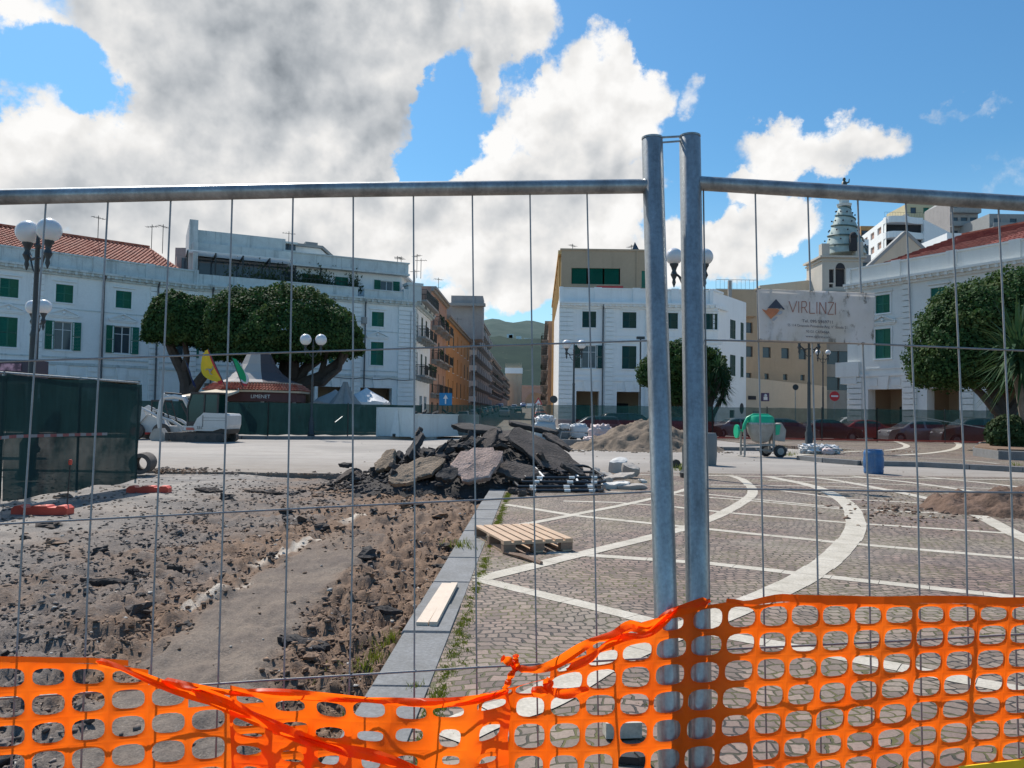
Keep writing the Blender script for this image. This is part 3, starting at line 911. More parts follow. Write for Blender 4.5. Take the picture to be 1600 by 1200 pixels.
# plain border strip along the top of the right part
cs = [-.5+.25*i for i in range(0, 57)]
for c0, c1 in zip(cs[:-1], cs[1:]):
    if c0 < -1: continue
    P_ = []
    for cc_ in (c0, c1):
        x, y = posR(cc_, -.5); bw = 12 if cc_ > 1 else 9+cc_*3
        P_.append((x, y, x+1, y-bw*(1 if cc_ > 0 else .8)))
    a, b2 = P_
    mb.add([at(a[0], a[1], DR(a[0], a[1])), at(b2[0], b2[1], DR(b2[0], b2[1])), at(b2[2], b2[3], DR(b2[0], b2[1])+.006), at(a[2], a[3], DR(a[0], a[1])+.006)], [(0,1,2,3)])
N.part('net_sheet', mb, M_net, smooth=True, ang=75)
# bunched, twisted strands that run down from the post to the torn end
def ribbon(mb, pts, wd, D, k0=-.01, tw=2.2, seed=0, sub=6):
    P_ = spline([(x, y) for x, y in pts], sub)
    vs = []; n = len(P_)
    for i, p in enumerate(P_):
        t_ = (P_[min(i+1, n-1)]-P_[max(i-1, 0)]).normalized()
        nn_ = Vector((-t_.y, t_.x)); s = i/(n-1)
        w_ = wd*(.6+.5*abs(math.sin(s*9+seed)))*(1 if .03 < s < .97 else .35)
        for q, dz in ((-1, 0), (-.35, -.010*math.sin(s*tw*6+seed)), (.35, .008*math.cos(s*tw*7+seed)), (1, 0)):
            x, y = p.x+nn_.x*w_*q, p.y+nn_.y*w_*q
            vs.append(at(x, y, D(x, y)+k0+dz))
    mb.add(vs, [(i*4+j, i*4+j+1, (i+1)*4+j+1, (i+1)*4+j) for i in range(n-1) for j in range(3)])
mb = MB()
ribbon(mb, [(1110,938), (1075,950), (1040,962), (1012,984), (985,978), (960,992), (930,1000), (905,1014), (870,1036), (838,1046), (806,1044)], 8, DR, seed=1)
ribbon(mb, [(1060,948), (1036,972), (1010,992), (975,996), (942,1012), (920,1030), (885,1046)], 6, DR, -.016, seed=3)
ribbon(mb, [(812,1046), (800,1036), (783,1028)], 7, DR, seed=2); ribbon(mb, [(800,1042), (806,1030), (805,1022)], 5, DR, seed=4)
ribbon(mb, [(806,1044), (798,1056), (794,1066), (788,1078)], 5, DR, seed=5)
ribbon(mb, [(830,1082), (852,1078), (856,1066), (860,1078), (885,1084), (920,1076)], 8, DR, -.012, seed=7)
N.part('twisted_strand', mb, M_net, smooth=True, ang=75)
# the crumpled stretch in the middle, lying over the left panel
def DM(px, py): return dl(px, py) - .05 + 2.2*rip(px, py, 3)
def posM(c, r):
    x = 330+62*c + 9*noise.noise(Vector((c*.8, r*.8, 2)))
    top_ = interp(x, [(240, 1060), (300, 1071), (400, 1078), (500, 1088), (600, 1092), (680, 1095), (745, 1092), (800, 1076)])
    y = top_ + (r+.5)*37 + 9*noise.noise(Vector((c*.9, r*.9, 9))) + (4 if r > 1 else 0)
    return x, y
def holeM(c, r):
    h = .5+.5*math.sin(c*12.9+r*7.7)
    return (.24+.15*h, .19+.15*(.5+.5*math.sin(c*5.1+r*9.3)), .05*math.sin(c*3+r), .06*math.cos(c*4+r*2))
mb = MB(); net(mb, (1, 8), (0, 6), posM, DM, holeM)
ribbon(mb, [(252,1064), (300,1074), (360,1082), (430,1083), (520,1090), (600,1095), (690,1098), (760,1090), (795,1078)], 7, DM, -.006, 3, 1, 8)
ribbon(mb, [(300,1078), (360,1100), (420,1130), (480,1156), (530,1170), (600,1185), (680,1215)], 9, DM, -.016, 2, 4, 8)
N.part('net_fold', mb, M_net, smooth=True, ang=75)
# left piece
def posL(c, r):
    x = 13+62.5*c+3*r*0; 
    y = 1058 + 46*r - 7*c*(.35+.22*min(r, 2)) 
    if r < 0: y = 1058+46*r+ interp(c, [(-4, -4), (0, 0), (1, 1), (2, 0), (3, 6), (4, 18)])
    y += 2*noise.noise(Vector((c*.7, r*.7, 4)))
    return x, y
def DL(px, py): return dl(px, py) - .036 + rip(px, py, 8)
fold = lambda c: interp(c, [(-9, -9), (3, -1), (3.6, .1), (4.6, 1.), (6, 1.6), (7.4, 2.3), (8.5, 3.3), (10, 5)])
NL = Thing('safety_net', 'orange plastic safety net hung on the left fence panel with a folded edge', 'safety net', (-1.0, 1.3, 0))
mb = MB()
net(mb, (-12, 9), (0, 11), posL, DL, lambda c, r: (.41, .36, 0, 0) if r else (.40, .31, 0, .02), lambda c, r: r < fold(c))
cs = [-12.5+.25*i for i in range(0, 63)]
for c0, c1 in zip(cs[:-1], cs[1:]):
    a, b2 = posL(c0, -.5), posL(c1, -.5)
    if a[0] > 200: continue
    mb.add([at(*a, DL(*a)), at(*b2, DL(*b2)), at(b2[0], b2[1]-9, DL(*b2)+.004), at(a[0], a[1]-9, DL(*a)+.004)], [(0,1,2,3)])
NL.part('net_sheet', mb, M_net, smooth=True, ang=75)
mb = MB()
ribbon(mb, [(150,1033), (190,1044), (240,1064), (290,1084), (340,1102), (390,1122), (440,1142), (500,1163), (560,1180)], 7, DL, -.014, 1.2, 2, 8)
NL.part('folded_edge', mb, M_net, smooth=True, ang=75)
# yellow corner of a strap low on the right
m_y = pm('yellow_strap', (.85, .55, .01), .5, .1, 8, .05)
mb = MB(); a = fr(1500, 1206, -.06); b_ = fr(1700, 1184, -.06)
mb.bar(a, b_, .003, .016)
solo('strap', mb, m_y, 'yellow strap along the bottom edge of the right net', 'strap')
# stone and plastic leftovers by the posts
def rock(c, d, seed, m_, name, label, cat, group=None, flat=.6, kind=None):
    mb = MB(); mb.sph((0,0,0), 1, 0, 9, 6, (d[0]/2, d[1]/2, d[2]/2), .9, seed)
    vs = []
    for v in mb.v:
        v = Vector(v); q = Vector((math.copysign(abs(v.x/(d[0]/2))**flat, v.x)*d[0]/2, math.copysign(abs(v.y/(d[1]/2))**flat, v.y)*d[1]/2, math.copysign(abs(v.z/(d[2]/2))**flat, v.z)*d[2]/2))
        vs.append(q)
    rz = rnd.uniform(0, 3); M_ = Matrix.Translation((c[0], c[1], c[2]+d[2]*.42)) @ Matrix.Rotation(rz, 4, 'Z') @ Matrix.Rotation(rnd.uniform(-.2,.2), 4, 'X')
    mb.v = [tuple(M_ @ v) for v in vs]
    return solo(name, mb, m_, label, cat, group)
p = gnd(972, 1152); mb = MB(); mb.obx((p.x, p.y, .045), (.17, .075, .07), Matrix.Rotation(.1, 3, 'Z'))
solo('stone_block', mb, M_trav, 'small pale stone block on the cobbles left of the posts', 'stone block')
M_blackp = pm('black_plastic', (.02, .02, .022), .5, .2, 9, .1)
p = gnd(985, 1192); mb = MB(); mb.obx((p.x, p.y, .02), (.13, .05, .03), Matrix.Rotation(-.15, 3, 'Z')); mb.obx((p.x+.05, p.y-.01, .035), (.05, .06, .02), Matrix.Rotation(.3, 3, 'Z'))
solo('plastic_scrap', mb, M_blackp, 'black plastic scrap on the cobbles below the pale block', 'scrap')
# ------------------------------------------------------------------ buildings
def seg_frame(P, Q):
    """frame of a facade from P (left) to Q (right) seen from outside: x along, y into the house, z up"""
    P, Q = Vector((*P[:2], 0)), Vector((*Q[:2], 0)); x = (Q-P); L = x.length; x.normalize()
    y = Vector((0,0,1)).cross(x)
    M_ = Matrix(((x.x, y.x, 0, P.x), (x.y, y.y, 0, P.y), (0, 0, 1, 0), (0, 0, 0, 1)))
    return M_, L
def tpx(P, Q, px):
    """distance along P-Q where the sight line through pixel column px meets it"""
    k = xat(px, 1.0, 560)
    dx, dy = Q[0]-P[0], Q[1]-P[1]
    t_ = (k*P[1]-P[0])/(dx-k*dy)
    return t_*math.hypot(dx, dy)
def wall(mb, L, z0, z1, ops, depth=.28, m=0, mr=0, x0=0.):
    xs = sorted({x0, L} | {v for o in ops for v in o[:2]}); zs = sorted({z0, z1} | {v for o in ops for v in o[2:4]})
    for i in range(len(xs)-1):
        for j in range(len(zs)-1):
            cx, cz = (xs[i]+xs[i+1])/2, (zs[j]+zs[j+1])/2
            if any(o[0] < cx < o[1] and o[2] < cz < o[3] for o in ops): continue
            mb.quad((xs[i],0,zs[j]), (xs[i+1],0,zs[j]), (xs[i+1],0,zs[j+1]), (xs[i],0,zs[j+1]), m)
    for o in ops:
        a, b_, c_, d_ = o[:4]; dp = o[4] if len(o) > 4 else depth
        mb.quad((a,0,c_), (a,dp,c_), (a,dp,d_), (a,0,d_), mr); mb.quad((b_,dp,c_), (b_,0,c_), (b_,0,d_), (b_,dp,d_), mr)
        mb.quad((a,0,d_), (a,dp,d_), (b_,dp,d_), (b_,0,d_), mr); mb.quad((a,dp,c_), (a,0,c_), (b_,0,c_), (b_,dp,c_), mr)
_wc = {}
def win_meshes(w_, h_, green):
    key = (round(w_, 2), round(h_, 2), green.name)
    if key in _wc: return _wc[key]
    fr_ = MB(); t_ = .06
    fr_.bx(-w_/2, -w_/2+t_, .12, .2, 0, h_); fr_.bx(w_/2-t_, w_/2, .12, .2, 0, h_)
    fr_.bx(-w_/2+t_, w_/2-t_, .12, .2, 0, t_); fr_.bx(-w_/2+t_, w_/2-t_, .12, .2, h_-t_, h_); fr_.bx(-.035, .035, .117, .2, t_, h_-t_)
    if h_ > 1.6: fr_.bx(-w_/2+t_, w_/2-t_, .119, .2, h_*.70, h_*.70+.05)
    gl = MB(); gl.bx(-w_/2+t_, w_/2-t_, .17, .18, t_, h_-t_)
    def leaf(wd):
        s = MB(); f_ = .05
        s.bx(0, f_, -.03, .03, 0, h_); s.bx(wd-f_, wd, -.03, .03, 0, h_); s.bx(f_, wd-f_, -.03, .03, 0, f_); s.bx(f_, wd-f_, -.03, .03, h_-f_, h_)
        s.bx(f_, wd-f_, -.031, .031, h_*.5-.03, h_*.5+.03)
        n = max(4, int(h_/.11)); z = f_
        dz = (h_-2*f_)/n
        for i in range(n):
            zz = f_+dz*i
            if abs(zz+dz/2-h_*.5) < .05: continue
            s.add([(f_, -.022, zz), (wd-f_, -.022, zz), (wd-f_, .016, zz+dz*.96), (f_, .016, zz+dz*.96)], [(0,1,2,3)])
        return s
    lf = leaf(w_/2-.004)
    sill = MB(); sill.bx(-w_/2-.12, w_/2+.12, -.10, .28, -.10, -.012)
    _wc[key] = (fr_.data('window', M_frame), gl.data('pane', M_glass), lf.data('shutter', green), sill.data('sill', M_trimw), w_)
    return _wc[key]
def window(T_, M_, xc, z0, w_, h_, state='closed', green=None):
    """state: closed | open | half | bare"""
    green = green or M_green
    f_, g_, s_, si, _ = win_meshes(w_, h_, green)
    wo_ = T_.inst('window', f_, M_ @ Matrix.Translation((xc, 0, z0)))
    T_.inst('pane', g_, Matrix(), wo_); T_.inst('sill', si, Matrix(), wo_)
    if state == 'bare': return wo_
    def lf(x, y, rz):
        o = T_.inst('shutter', s_, Matrix.Translation((x, y, .004)) @ Matrix.Rotation(rz, 4, 'Z'), wo_)
    a = {'closed': 0, 'open': R(174), 'half': R(70)}[state]
    if state == 'closed': lf(-w_/2, .05, 0); lf(w_/2, .05, math.pi)
    elif state == 'open': lf(-w_/2, -.04, R(-174)+2*math.pi); lf(w_/2, -.04, R(-6))
    elif state == 'half': lf(-w_/2, -.04, R(-174)+2*math.pi); lf(w_/2, .05, math.pi)
    return wo_
def cornice(mb, L, z, d=.55, h=.4, step=.55, m=0, x0=0., dent=True):
    mb.bx(x0-.0, L, -d*.35, .02, z-h*1.35, z-h*.85, m); mb.bx(x0, L, -d, .02, z-h*.42, z, m); mb.bx(x0, L, -d*.72, .02, z-h*.85, z-h*.42, m)
    if dent:
        n = int((L-x0)/step)
        for i in range(n):
            x = x0+(i+.5)*step*(L-x0)/(n*step)
            mb.bx(x-.09, x+.09, -d*.9, -d*.34, z-h*1.0, z-h*.42-.004, m)
def rustic(mb, xa, xb, z0, z1, d=.12, pitch=.42, m=0):
    n = max(1, int((z1-z0)/pitch)); p = (z1-z0)/n
    for i in range(n): mb.bx(xa, xb, -d, .02, z0+i*p+.035, z0+(i+1)*p-.03, m)
def hood(mb, xc, z, w_, m=0, ped=True):
    mb.bx(xc-w_/2-.1, xc+w_/2+.1, -.16, .02, z, z+.1, m); mb.bx(xc-w_/2, xc+w_/2, -.1, .02, z-.12, z, m)
    if ped:
        for s in (-1, 1): mb.bar((xc+s*(w_/2+.1), -.08, z+.12), (xc, -.08, z+.55), .18, .09, m)
        mb.sph((xc, -.07, z+.25), .14, m, 8, 6)
def railing(mb, L, h, x0=0., y=0., m=0, step=.13, z=0.):
    mb.bx(x0, L, y-.02, y+.02, z+h-.04, z+h, m); mb.bx(x0, L, y-.015, y+.015, z+.05, z+.08, m)
    n = int((L-x0)/step)
    for i in range(n+1):
        x = x0+(L-x0)*i/n; mb.bx(x-.011, x+.011, y-.011, y+.011, z+.08, z+h-.04, m)
_bc = {}
def balcony(T_, M_, xc, z, w_, d=1.0, solid=None):
    key = (round(w_,1), round(d,1), solid.name if solid else '')
    if key not in _bc:
        s = MB(); s.bx(-w_/2, w_/2, -d, .0, -.16, 0)
        for sx_ in (-w_/2+.2, w_/2-.2): s.ext([(sx_-.06, -.5), (sx_+.06, -.5), (sx_+.06, -.17), (sx_-.06, -.17)], -d*.6, 0)
        r_ = MB()
        if solid:
            r_.bx(-w_/2, w_/2, -d, -d+.09, .003, .95); r_.bx(-w_/2, -w_/2+.09, -d+.09, 0, .003, .95); r_.bx(w_/2-.09, w_/2, -d+.09, 0, .003, .95)
            r_.bx(-w_/2-.02, w_/2+.02, -d-.02, -d+.11, .95, 1.02)
        else:
            railing(r_, w_/2, 1.0, -w_/2, -d+.03, step=.14)
            for sx_ in (-w_/2+.02, w_/2-.02):
                r_.bx(sx_-.02, sx_+.02, -d+.05, 0, .96, 1.0)
                for q in range(6): r_.bx(sx_-.011, sx_+.011, -d+.12+q*.15, -d+.14+q*.15, 0, .96)
        _bc[key] = (s.data('balcony', M_slab), r_.data('railing', solid or M_rail))
    a, b_ = _bc[key]
    bo = T_.inst('balcony', a, M_ @ Matrix.Translation((xc, 0, z)))
    T_.inst('railing', b_, Matrix(), bo)
    return bo
def pot_plants(T_, M_, xc, z, w_, seed):
    r_ = random.Random(seed); mb = MB(); mb.T = M_
    for i in range(int(w_*26)):
        x = xc+r_.uniform(-w_/2, w_/2); y = -.95+r_.uniform(-.12, .1); zz = z+.9+r_.uniform(-.25, .35)
        s = r_.uniform(.06, .14); a = r_.uniform(0, 6)
        mb.add([(x-s*math.cos(a), y-s*math.sin(a), zz-s), (x+s*math.cos(a), y+s*math.sin(a), zz-s*.3), (x+.03, y+.05, zz+s)], [(0,1,2)])
    T_.part('balcony_plants', mb, M_leafd)
M_leafd = pm('dark_leaves', (.035, .065, .025), .6, .5, 3, .2)
def drain(T_, M_, x, z0, z1, y=-.16):
    mb = MB(); mb.T = M_
    mb.tube([(x, -.5, z1+.35), (x, y, z1), (x, y, z0)], .07, 8)
    T_.part('drain_pipe', mb, M_pipe, smooth=True)
def antenna(T_, x, y, z, h=2.2, rz=0.):
    mb = MB(); mb.cyl((x,y,z), (x,y,z+h), .03, n=5)
    mb.bar((x-.6*math.cos(rz), y-.6*math.sin(rz), z+h-.2), (x+.6*math.cos(rz), y+.6*math.sin(rz), z+h-.2), .03, .03)
    for k in range(5):
        q = -.5+k*.25; c_ = Vector((x+q*math.cos(rz), y+q*math.sin(rz), z+h-.2)); o = Vector((-math.sin(rz), math.cos(rz), 0))*.3
        mb.bar(c_-o, c_+o, .02, .02)
    T_.part('antenna', mb, M_rail)
def tile_mat():
    m, t, b = newmat('terracotta_roof_tiles')
    g = t.n('ShaderNodeTexCoord').outputs['UV']
    return m
def tiles(mb, a, b_, c_, d_, nu, nv, m=0):
    """corrugated tile surface: a,b along the eave, d,c along the ridge"""
    a, b_, c_, d_ = map(Vector, (a, b_, c_, d_)); N_ = (b_-a).cross(d_-a).normalized()
    vs = []; 
    if N_.z < 0: N_ = -N_
    W_ = nu*4
    for j in range(nv+1):
        for jj in (0, 1):
            v = j/nv if jj == 0 else min(1, (j+.999)/nv)
            lift = .0 if jj == 1 else .055
            for i in range(W_+1):
                u = i/W_
                p = (a*(1-u)+b_*u)*(1-v)+(d_*(1-u)+c_*u)*v
                vs.append(p+N_*(.05*math.sin(i*math.pi/2)+lift))
    rows_ = 2*(nv+1)
    mb.add(vs, [(j*(W_+1)+i, j*(W_+1)+i+1, (j+1)*(W_+1)+i+1, (j+1)*(W_+1)+i) for j in range(rows_-2) for i in range(W_)], m)
m, t, b = newmat('terracotta_roof_tiles')
g_ = t.n('ShaderNodeNewGeometry').outputs['Position']
vo = t.n('ShaderNodeTexVoronoi'); t.l(g_, vo.inputs[0]); vo.inputs['Scale'].default_value = 3.2
sc_ = t.n('ShaderNodeSeparateColor'); t.l(vo.outputs['Color'], sc_.inputs[0])
c = t.mix(sc_.outputs[0], (.36, .085, .045), (.52, .20, .13))
c = t.mix(t.mr(t.noise(g_, 1.2, 5, .7), .5, .75, 0, .55), c, (.22, .13, .10))
t.l(c, b.inputs['Base Color']); b.inputs['Roughness'].default_value = .85
M_tile = m
M_tile2 = m.copy(); M_tile2.name = 'dark_red_roof_tiles'
for nd in M_tile2.node_tree.nodes:
    if nd.type == 'MIX' and tuple(round(v, 3) for v in nd.inputs[6].default_value[:3]) == (.36, .085, .045):
        nd.inputs[6].default_value = (.20, .045, .035, 1); nd.inputs[7].default_value = (.30, .085, .06, 1)
def shell(T_, poly, z0, z1, mat, name='wall', skip=(), cap=True, capm=None):
    """plain walls of the remaining sides and a flat top"""
    mb = MB(); n = len(poly)
    for i in range(n):
        if i in skip: continue
        a, b_ = poly[i], poly[(i+1) % n]
        mb.quad((a[0],a[1],z0), (b_[0],b_[1],z0), (b_[0],b_[1],z1), (a[0],a[1],z1))
    o = T_.part(name, mb, mat)
    if cap:
        mb = MB(); mb.add([(p[0], p[1], z1-.02) for p in poly], [tuple(range(n))]); T_.part('flat_roof', mb, capm or M_slab)
    return o

GF = 3.75
def palace(T_, P, Q, winx, z_c=12.0, par=1.2, mw=None, mt=None, states=None, green=None, piers=(), arches=(), cols=(), drains=(), ped=True, low=(5.85, 1.2, 2.15), up=(9.45, 1.15, 1.35), side_only=False):
    """one straight facade of the three-storey piazza buildings"""
    mw = mw or M_white; mt = mt or M_trimw
    M_, L = seg_frame(P, Q)
    ops = []
    for i, x in enumerate(winx):
        ops.append((x-low[1]/2, x+low[1]/2, low[0], low[0]+low[2])); ops.append((x-up[1]/2, x+up[1]/2, up[0], up[0]+up[2]))
    for a, b_ in arches: ops.append((a, b_, 0.0, GF, .9))
    mb = MB(); mb.T = M_; wall(mb, L, -.1, z_c, ops)
    T_.part('wall', mb, mw)
    mb = MB(); mb.T = M_
    cornice(mb, L, z_c, m=0); mb.bx(0, L, -.10, .02, 4.72, 4.92); mb.bx(0, L, -.06, .02, 5.25, 5.36); mb.bx(0, L, -.05, .02, 8.95, 9.03)
    if par:
        mb.bx(0, L, -.02, .25, z_c, z_c+par-.12); mb.bx(0, L, -.10, .33, z_c+par-.12, z_c+par)
        n = max(1, int(L/3.6))
        for i in range(n+1):
            x = L*i/n; mb.bx(max(0, x-.35), min(L, x+.35), -.13, .30, z_c+.002, z_c+par+.05)
    T_.part('cornice', mb, M_trim if mt is M_trimw and mw is M_white else mt)
    for x in winx:
        for z0_, w_, h_ in (low, up):
            mb = MB(); mb.T = M_; f_ = .13
            mb.bx(x-w_/2-f_, x-w_/2-.005, -.06, .02, z0_-.0, z0_+h_); mb.bx(x+w_/2+.005, x+w_/2+f_, -.06, .02, z0_, z0_+h_); mb.bx(x-w_/2-f_, x+w_/2+f_, -.06, .02, z0_+h_+.005, z0_+h_+f_)
            T_.part('window_surround', mb, mt)
        mb = MB(); mb.T = M_; hood(mb, x, low[0]+low[2]+.42, low[1]+.7, ped=ped); T_.part('pediment', mb, mt)
        mb = MB(); mb.T = M_; mb.bx(x-.8, x+.8, -.14, .02, up[0]+up[2]+.22, up[0]+up[2]+.32); T_.part('lintel', mb, mt)
    for a, b_ in cols: mb = MB(); mb.T = M_; rustic(mb, a, b_, 0.02, z_c-.56); T_.part('pilaster', mb, mt)
    for a, b_ in piers: mb = MB(); mb.T = M_; rustic(mb, a, b_, 0.02, 4.7, .14); T_.part('pilaster', mb, mt)
    for a, b_ in arches:
        mb = MB(); mb.T = M_
        c_ = (a+b_)/2; mb.add([(c_-.25, -.13, GF-.02), (c_+.25, -.13, GF-.02), (c_+.42, -.13, 4.7), (c_-.42, -.13, 4.7), (c_-.25, .02, GF-.02), (c_+.25, .02, GF-.02), (c_+.42, .02, 4.7), (c_-.42, .02, 4.7)],
               [(0,1,2,3), (0,3,7,4), (1,5,6,2), (0,4,5,1)])
        T_.part('keystone', mb, mt)
        for s in (-1, 1): mb = MB(); mb.T = M_; mb.bx(min(c_+s*.55, c_+s*((b_-a)/2-.1)), max(c_+s*.55, c_+s*((b_-a)/2-.1)), -.05, .02, 3.98, 4.5); T_.part('panel', mb, mt)
    mb = MB(); mb.T = M_
    for a, b_ in arches:
        mb.quad((a-.5, 3.6, 0), (b_+.5, 3.6, 0), (b_+.5, 3.6, GF+.3), (a-.5, 3.6, GF+.3)); mb.quad((a-.5, .9, GF+.2), (b_+.5, .9, GF+.2), (b_+.5, 3.6, GF+.2), (a-.5, 3.6, GF+.2))
        mb.quad((a-.5, .9, 0), (a-.5, 3.6, 0), (a-.5, 3.6, GF+.2), (a-.5, .9, GF+.2)); mb.quad((b_+.5, .9, 0), (b_+.5, 3.6, 0), (b_+.5, 3.6, GF+.2), (b_+.5, .9, GF+.2))
    if arches: T_.part('arcade', mb, M_beige)
    for i, (a, b_) in enumerate(arches):
        mb = MB(); mb.T = M_; w_ = (b_-a); s = (i % 3)
        mb.bx(a+.3+.2*s, b_-.5, 3.5, 3.58, 0, 2.5+.2*s)
        T_.part('shop_door', mb, M_dark)
    for x in drains: drain(T_, M_, x, .2, z_c-.6)
    rr = random.Random(int(L*100))
    for i, x in enumerate(winx):
        st = states[i] if states else (rr.choice(['open', 'half', 'closed']), rr.choice(['closed', 'closed', 'half']))
        window(T_, M_, x, low[0], low[1], low[2], st[0], green); window(T_, M_, x, up[0], up[1], up[2], st[1], green)
    return M_, L

# ---- A: long white building with the red tiled roof, at the left
PA, QA = (-46.5, 46.4), (-26.6, 64.5)
A = Thing('palace', 'long white palace at the left with red tiled roof and green shutters', 'building', (-36, 56, 0))
wx = [tpx(PA, QA, p) for p in (10, 97, 190, 287)]; wx = [wx[0]-7.6, wx[0]-3.8] + wx
LA = math.hypot(QA[0]-PA[0], QA[1]-PA[1])
arA = [(x-1.45, x+1.45) for x in wx if x+1.45 < LA-.3 and x > 1.6]
pcol = [(a+b_)/2 for a, b_ in zip(wx[:-1], wx[1:])]
MA, LA = palace(A, PA, QA, wx, states=[('open','closed'),('half','closed'),('closed','closed'),('open','closed'),('open','closed'),('open','closed')],
                arches=arA, cols=[(x-.4, x+.4) for x in pcol[::2]] + [(LA-.8, LA)], piers=[(x-.35, x+.35) for x in pcol[1::2]], drains=[tpx(PA, QA, 158), tpx(PA, QA, 243)])
nA = MA.to_3x3() @ Vector((0, 1, 0)); xA = MA.to_3x3() @ Vector((1, 0, 0))
def offA(x, y, z): return MA @ Vector((x, y, z))
shell(A, [tuple(offA(0,0,0)[:2]), tuple(offA(LA,0,0)[:2]), tuple(offA(LA,11,0)[:2]), tuple(offA(0,11,0)[:2])], -.1, 12.0, M_white, skip=(0,))
mb = MB(); tiles(mb, offA(-3, .5, 12.85), offA(LA-.6, .5, 12.85), offA(LA-2.2, 5.8, 15.7), offA(-3, 5.8, 15.7), 90, 16)
A.part('roof', mb, M_tile, smooth=True, ang=80)
mb = MB(); mb.quad(offA(-3, 5.8, 15.7), offA(LA-2.2, 5.8, 15.7), offA(LA-.6, 11, 12.85), offA(-3, 11, 12.85)); mb.add([offA(LA-.6, .5, 12.85), offA(LA-.6, 11, 12.85), offA(LA-2.2, 5.8, 15.7)], [(0,1,2)])
mb.bar(offA(-3, 5.8, 15.78), offA(LA-2.2, 5.8, 15.78), .25, .16)
A.part('roof_back', mb, M_tile)
for px_, y_ in ((133, 5.8), (226, 5.8), (240, 5.0)):
    x_ = tpx(PA, QA, px_)+2; p = offA(x_, y_, 15.2); antenna(A, p.x, p.y, p.z, 2.6, px_)
# ---- B: white corner building with attic and terraces
PB, QB = (-26.6, 64.5), (-9.3, 72.7)
B_ = Thing('palace', 'white corner building behind the big tree with attic floor and roof terraces', 'building', (-17, 70, 0))
LB = math.hypot(QB[0]-PB[0], QB[1]-PB[1])
wxb = [tpx(PB, QB, p) for p in (350, 408, 466, 524, 589)]
MBm, _ = palace(B_, PB, QB, wxb, z_c=12.05, par=0, states=[('closed','closed')]*2+[('open','closed'),('closed','closed'),('closed','closed')],
   arches=[(x-1.5, x+1.5) for x in wxb], cols=[(LB-1.6, LB), (tpx(PB,QB,556)-.4, tpx(PB,QB,556)+.4), (tpx(PB,QB,436)-.4, tpx(PB,QB,436)+.4)], piers=[(0, .6), (tpx(PB,QB,379)-.35, tpx(PB,QB,379)+.35)], drains=[tpx(PB, QB, 569), 1.2])
def offB(x, y, z): return MBm @ Vector((x, y, z))
SD = (math.sin(R(1.95)), math.cos(R(1.95)))     # street direction
def stl(s, o=0.): return (QB[0]+SD[0]*s-SD[1]*o*0-o, QB[1]+SD[1]*s)   # left street line
S1 = stl(10.5)
shell(B_, [QB, S1, (S1[0]-16, S1[1]+2), (PB[0]+2, PB[1]+14), PB], -.1, 12.05, M_white2, skip=(0, 4))
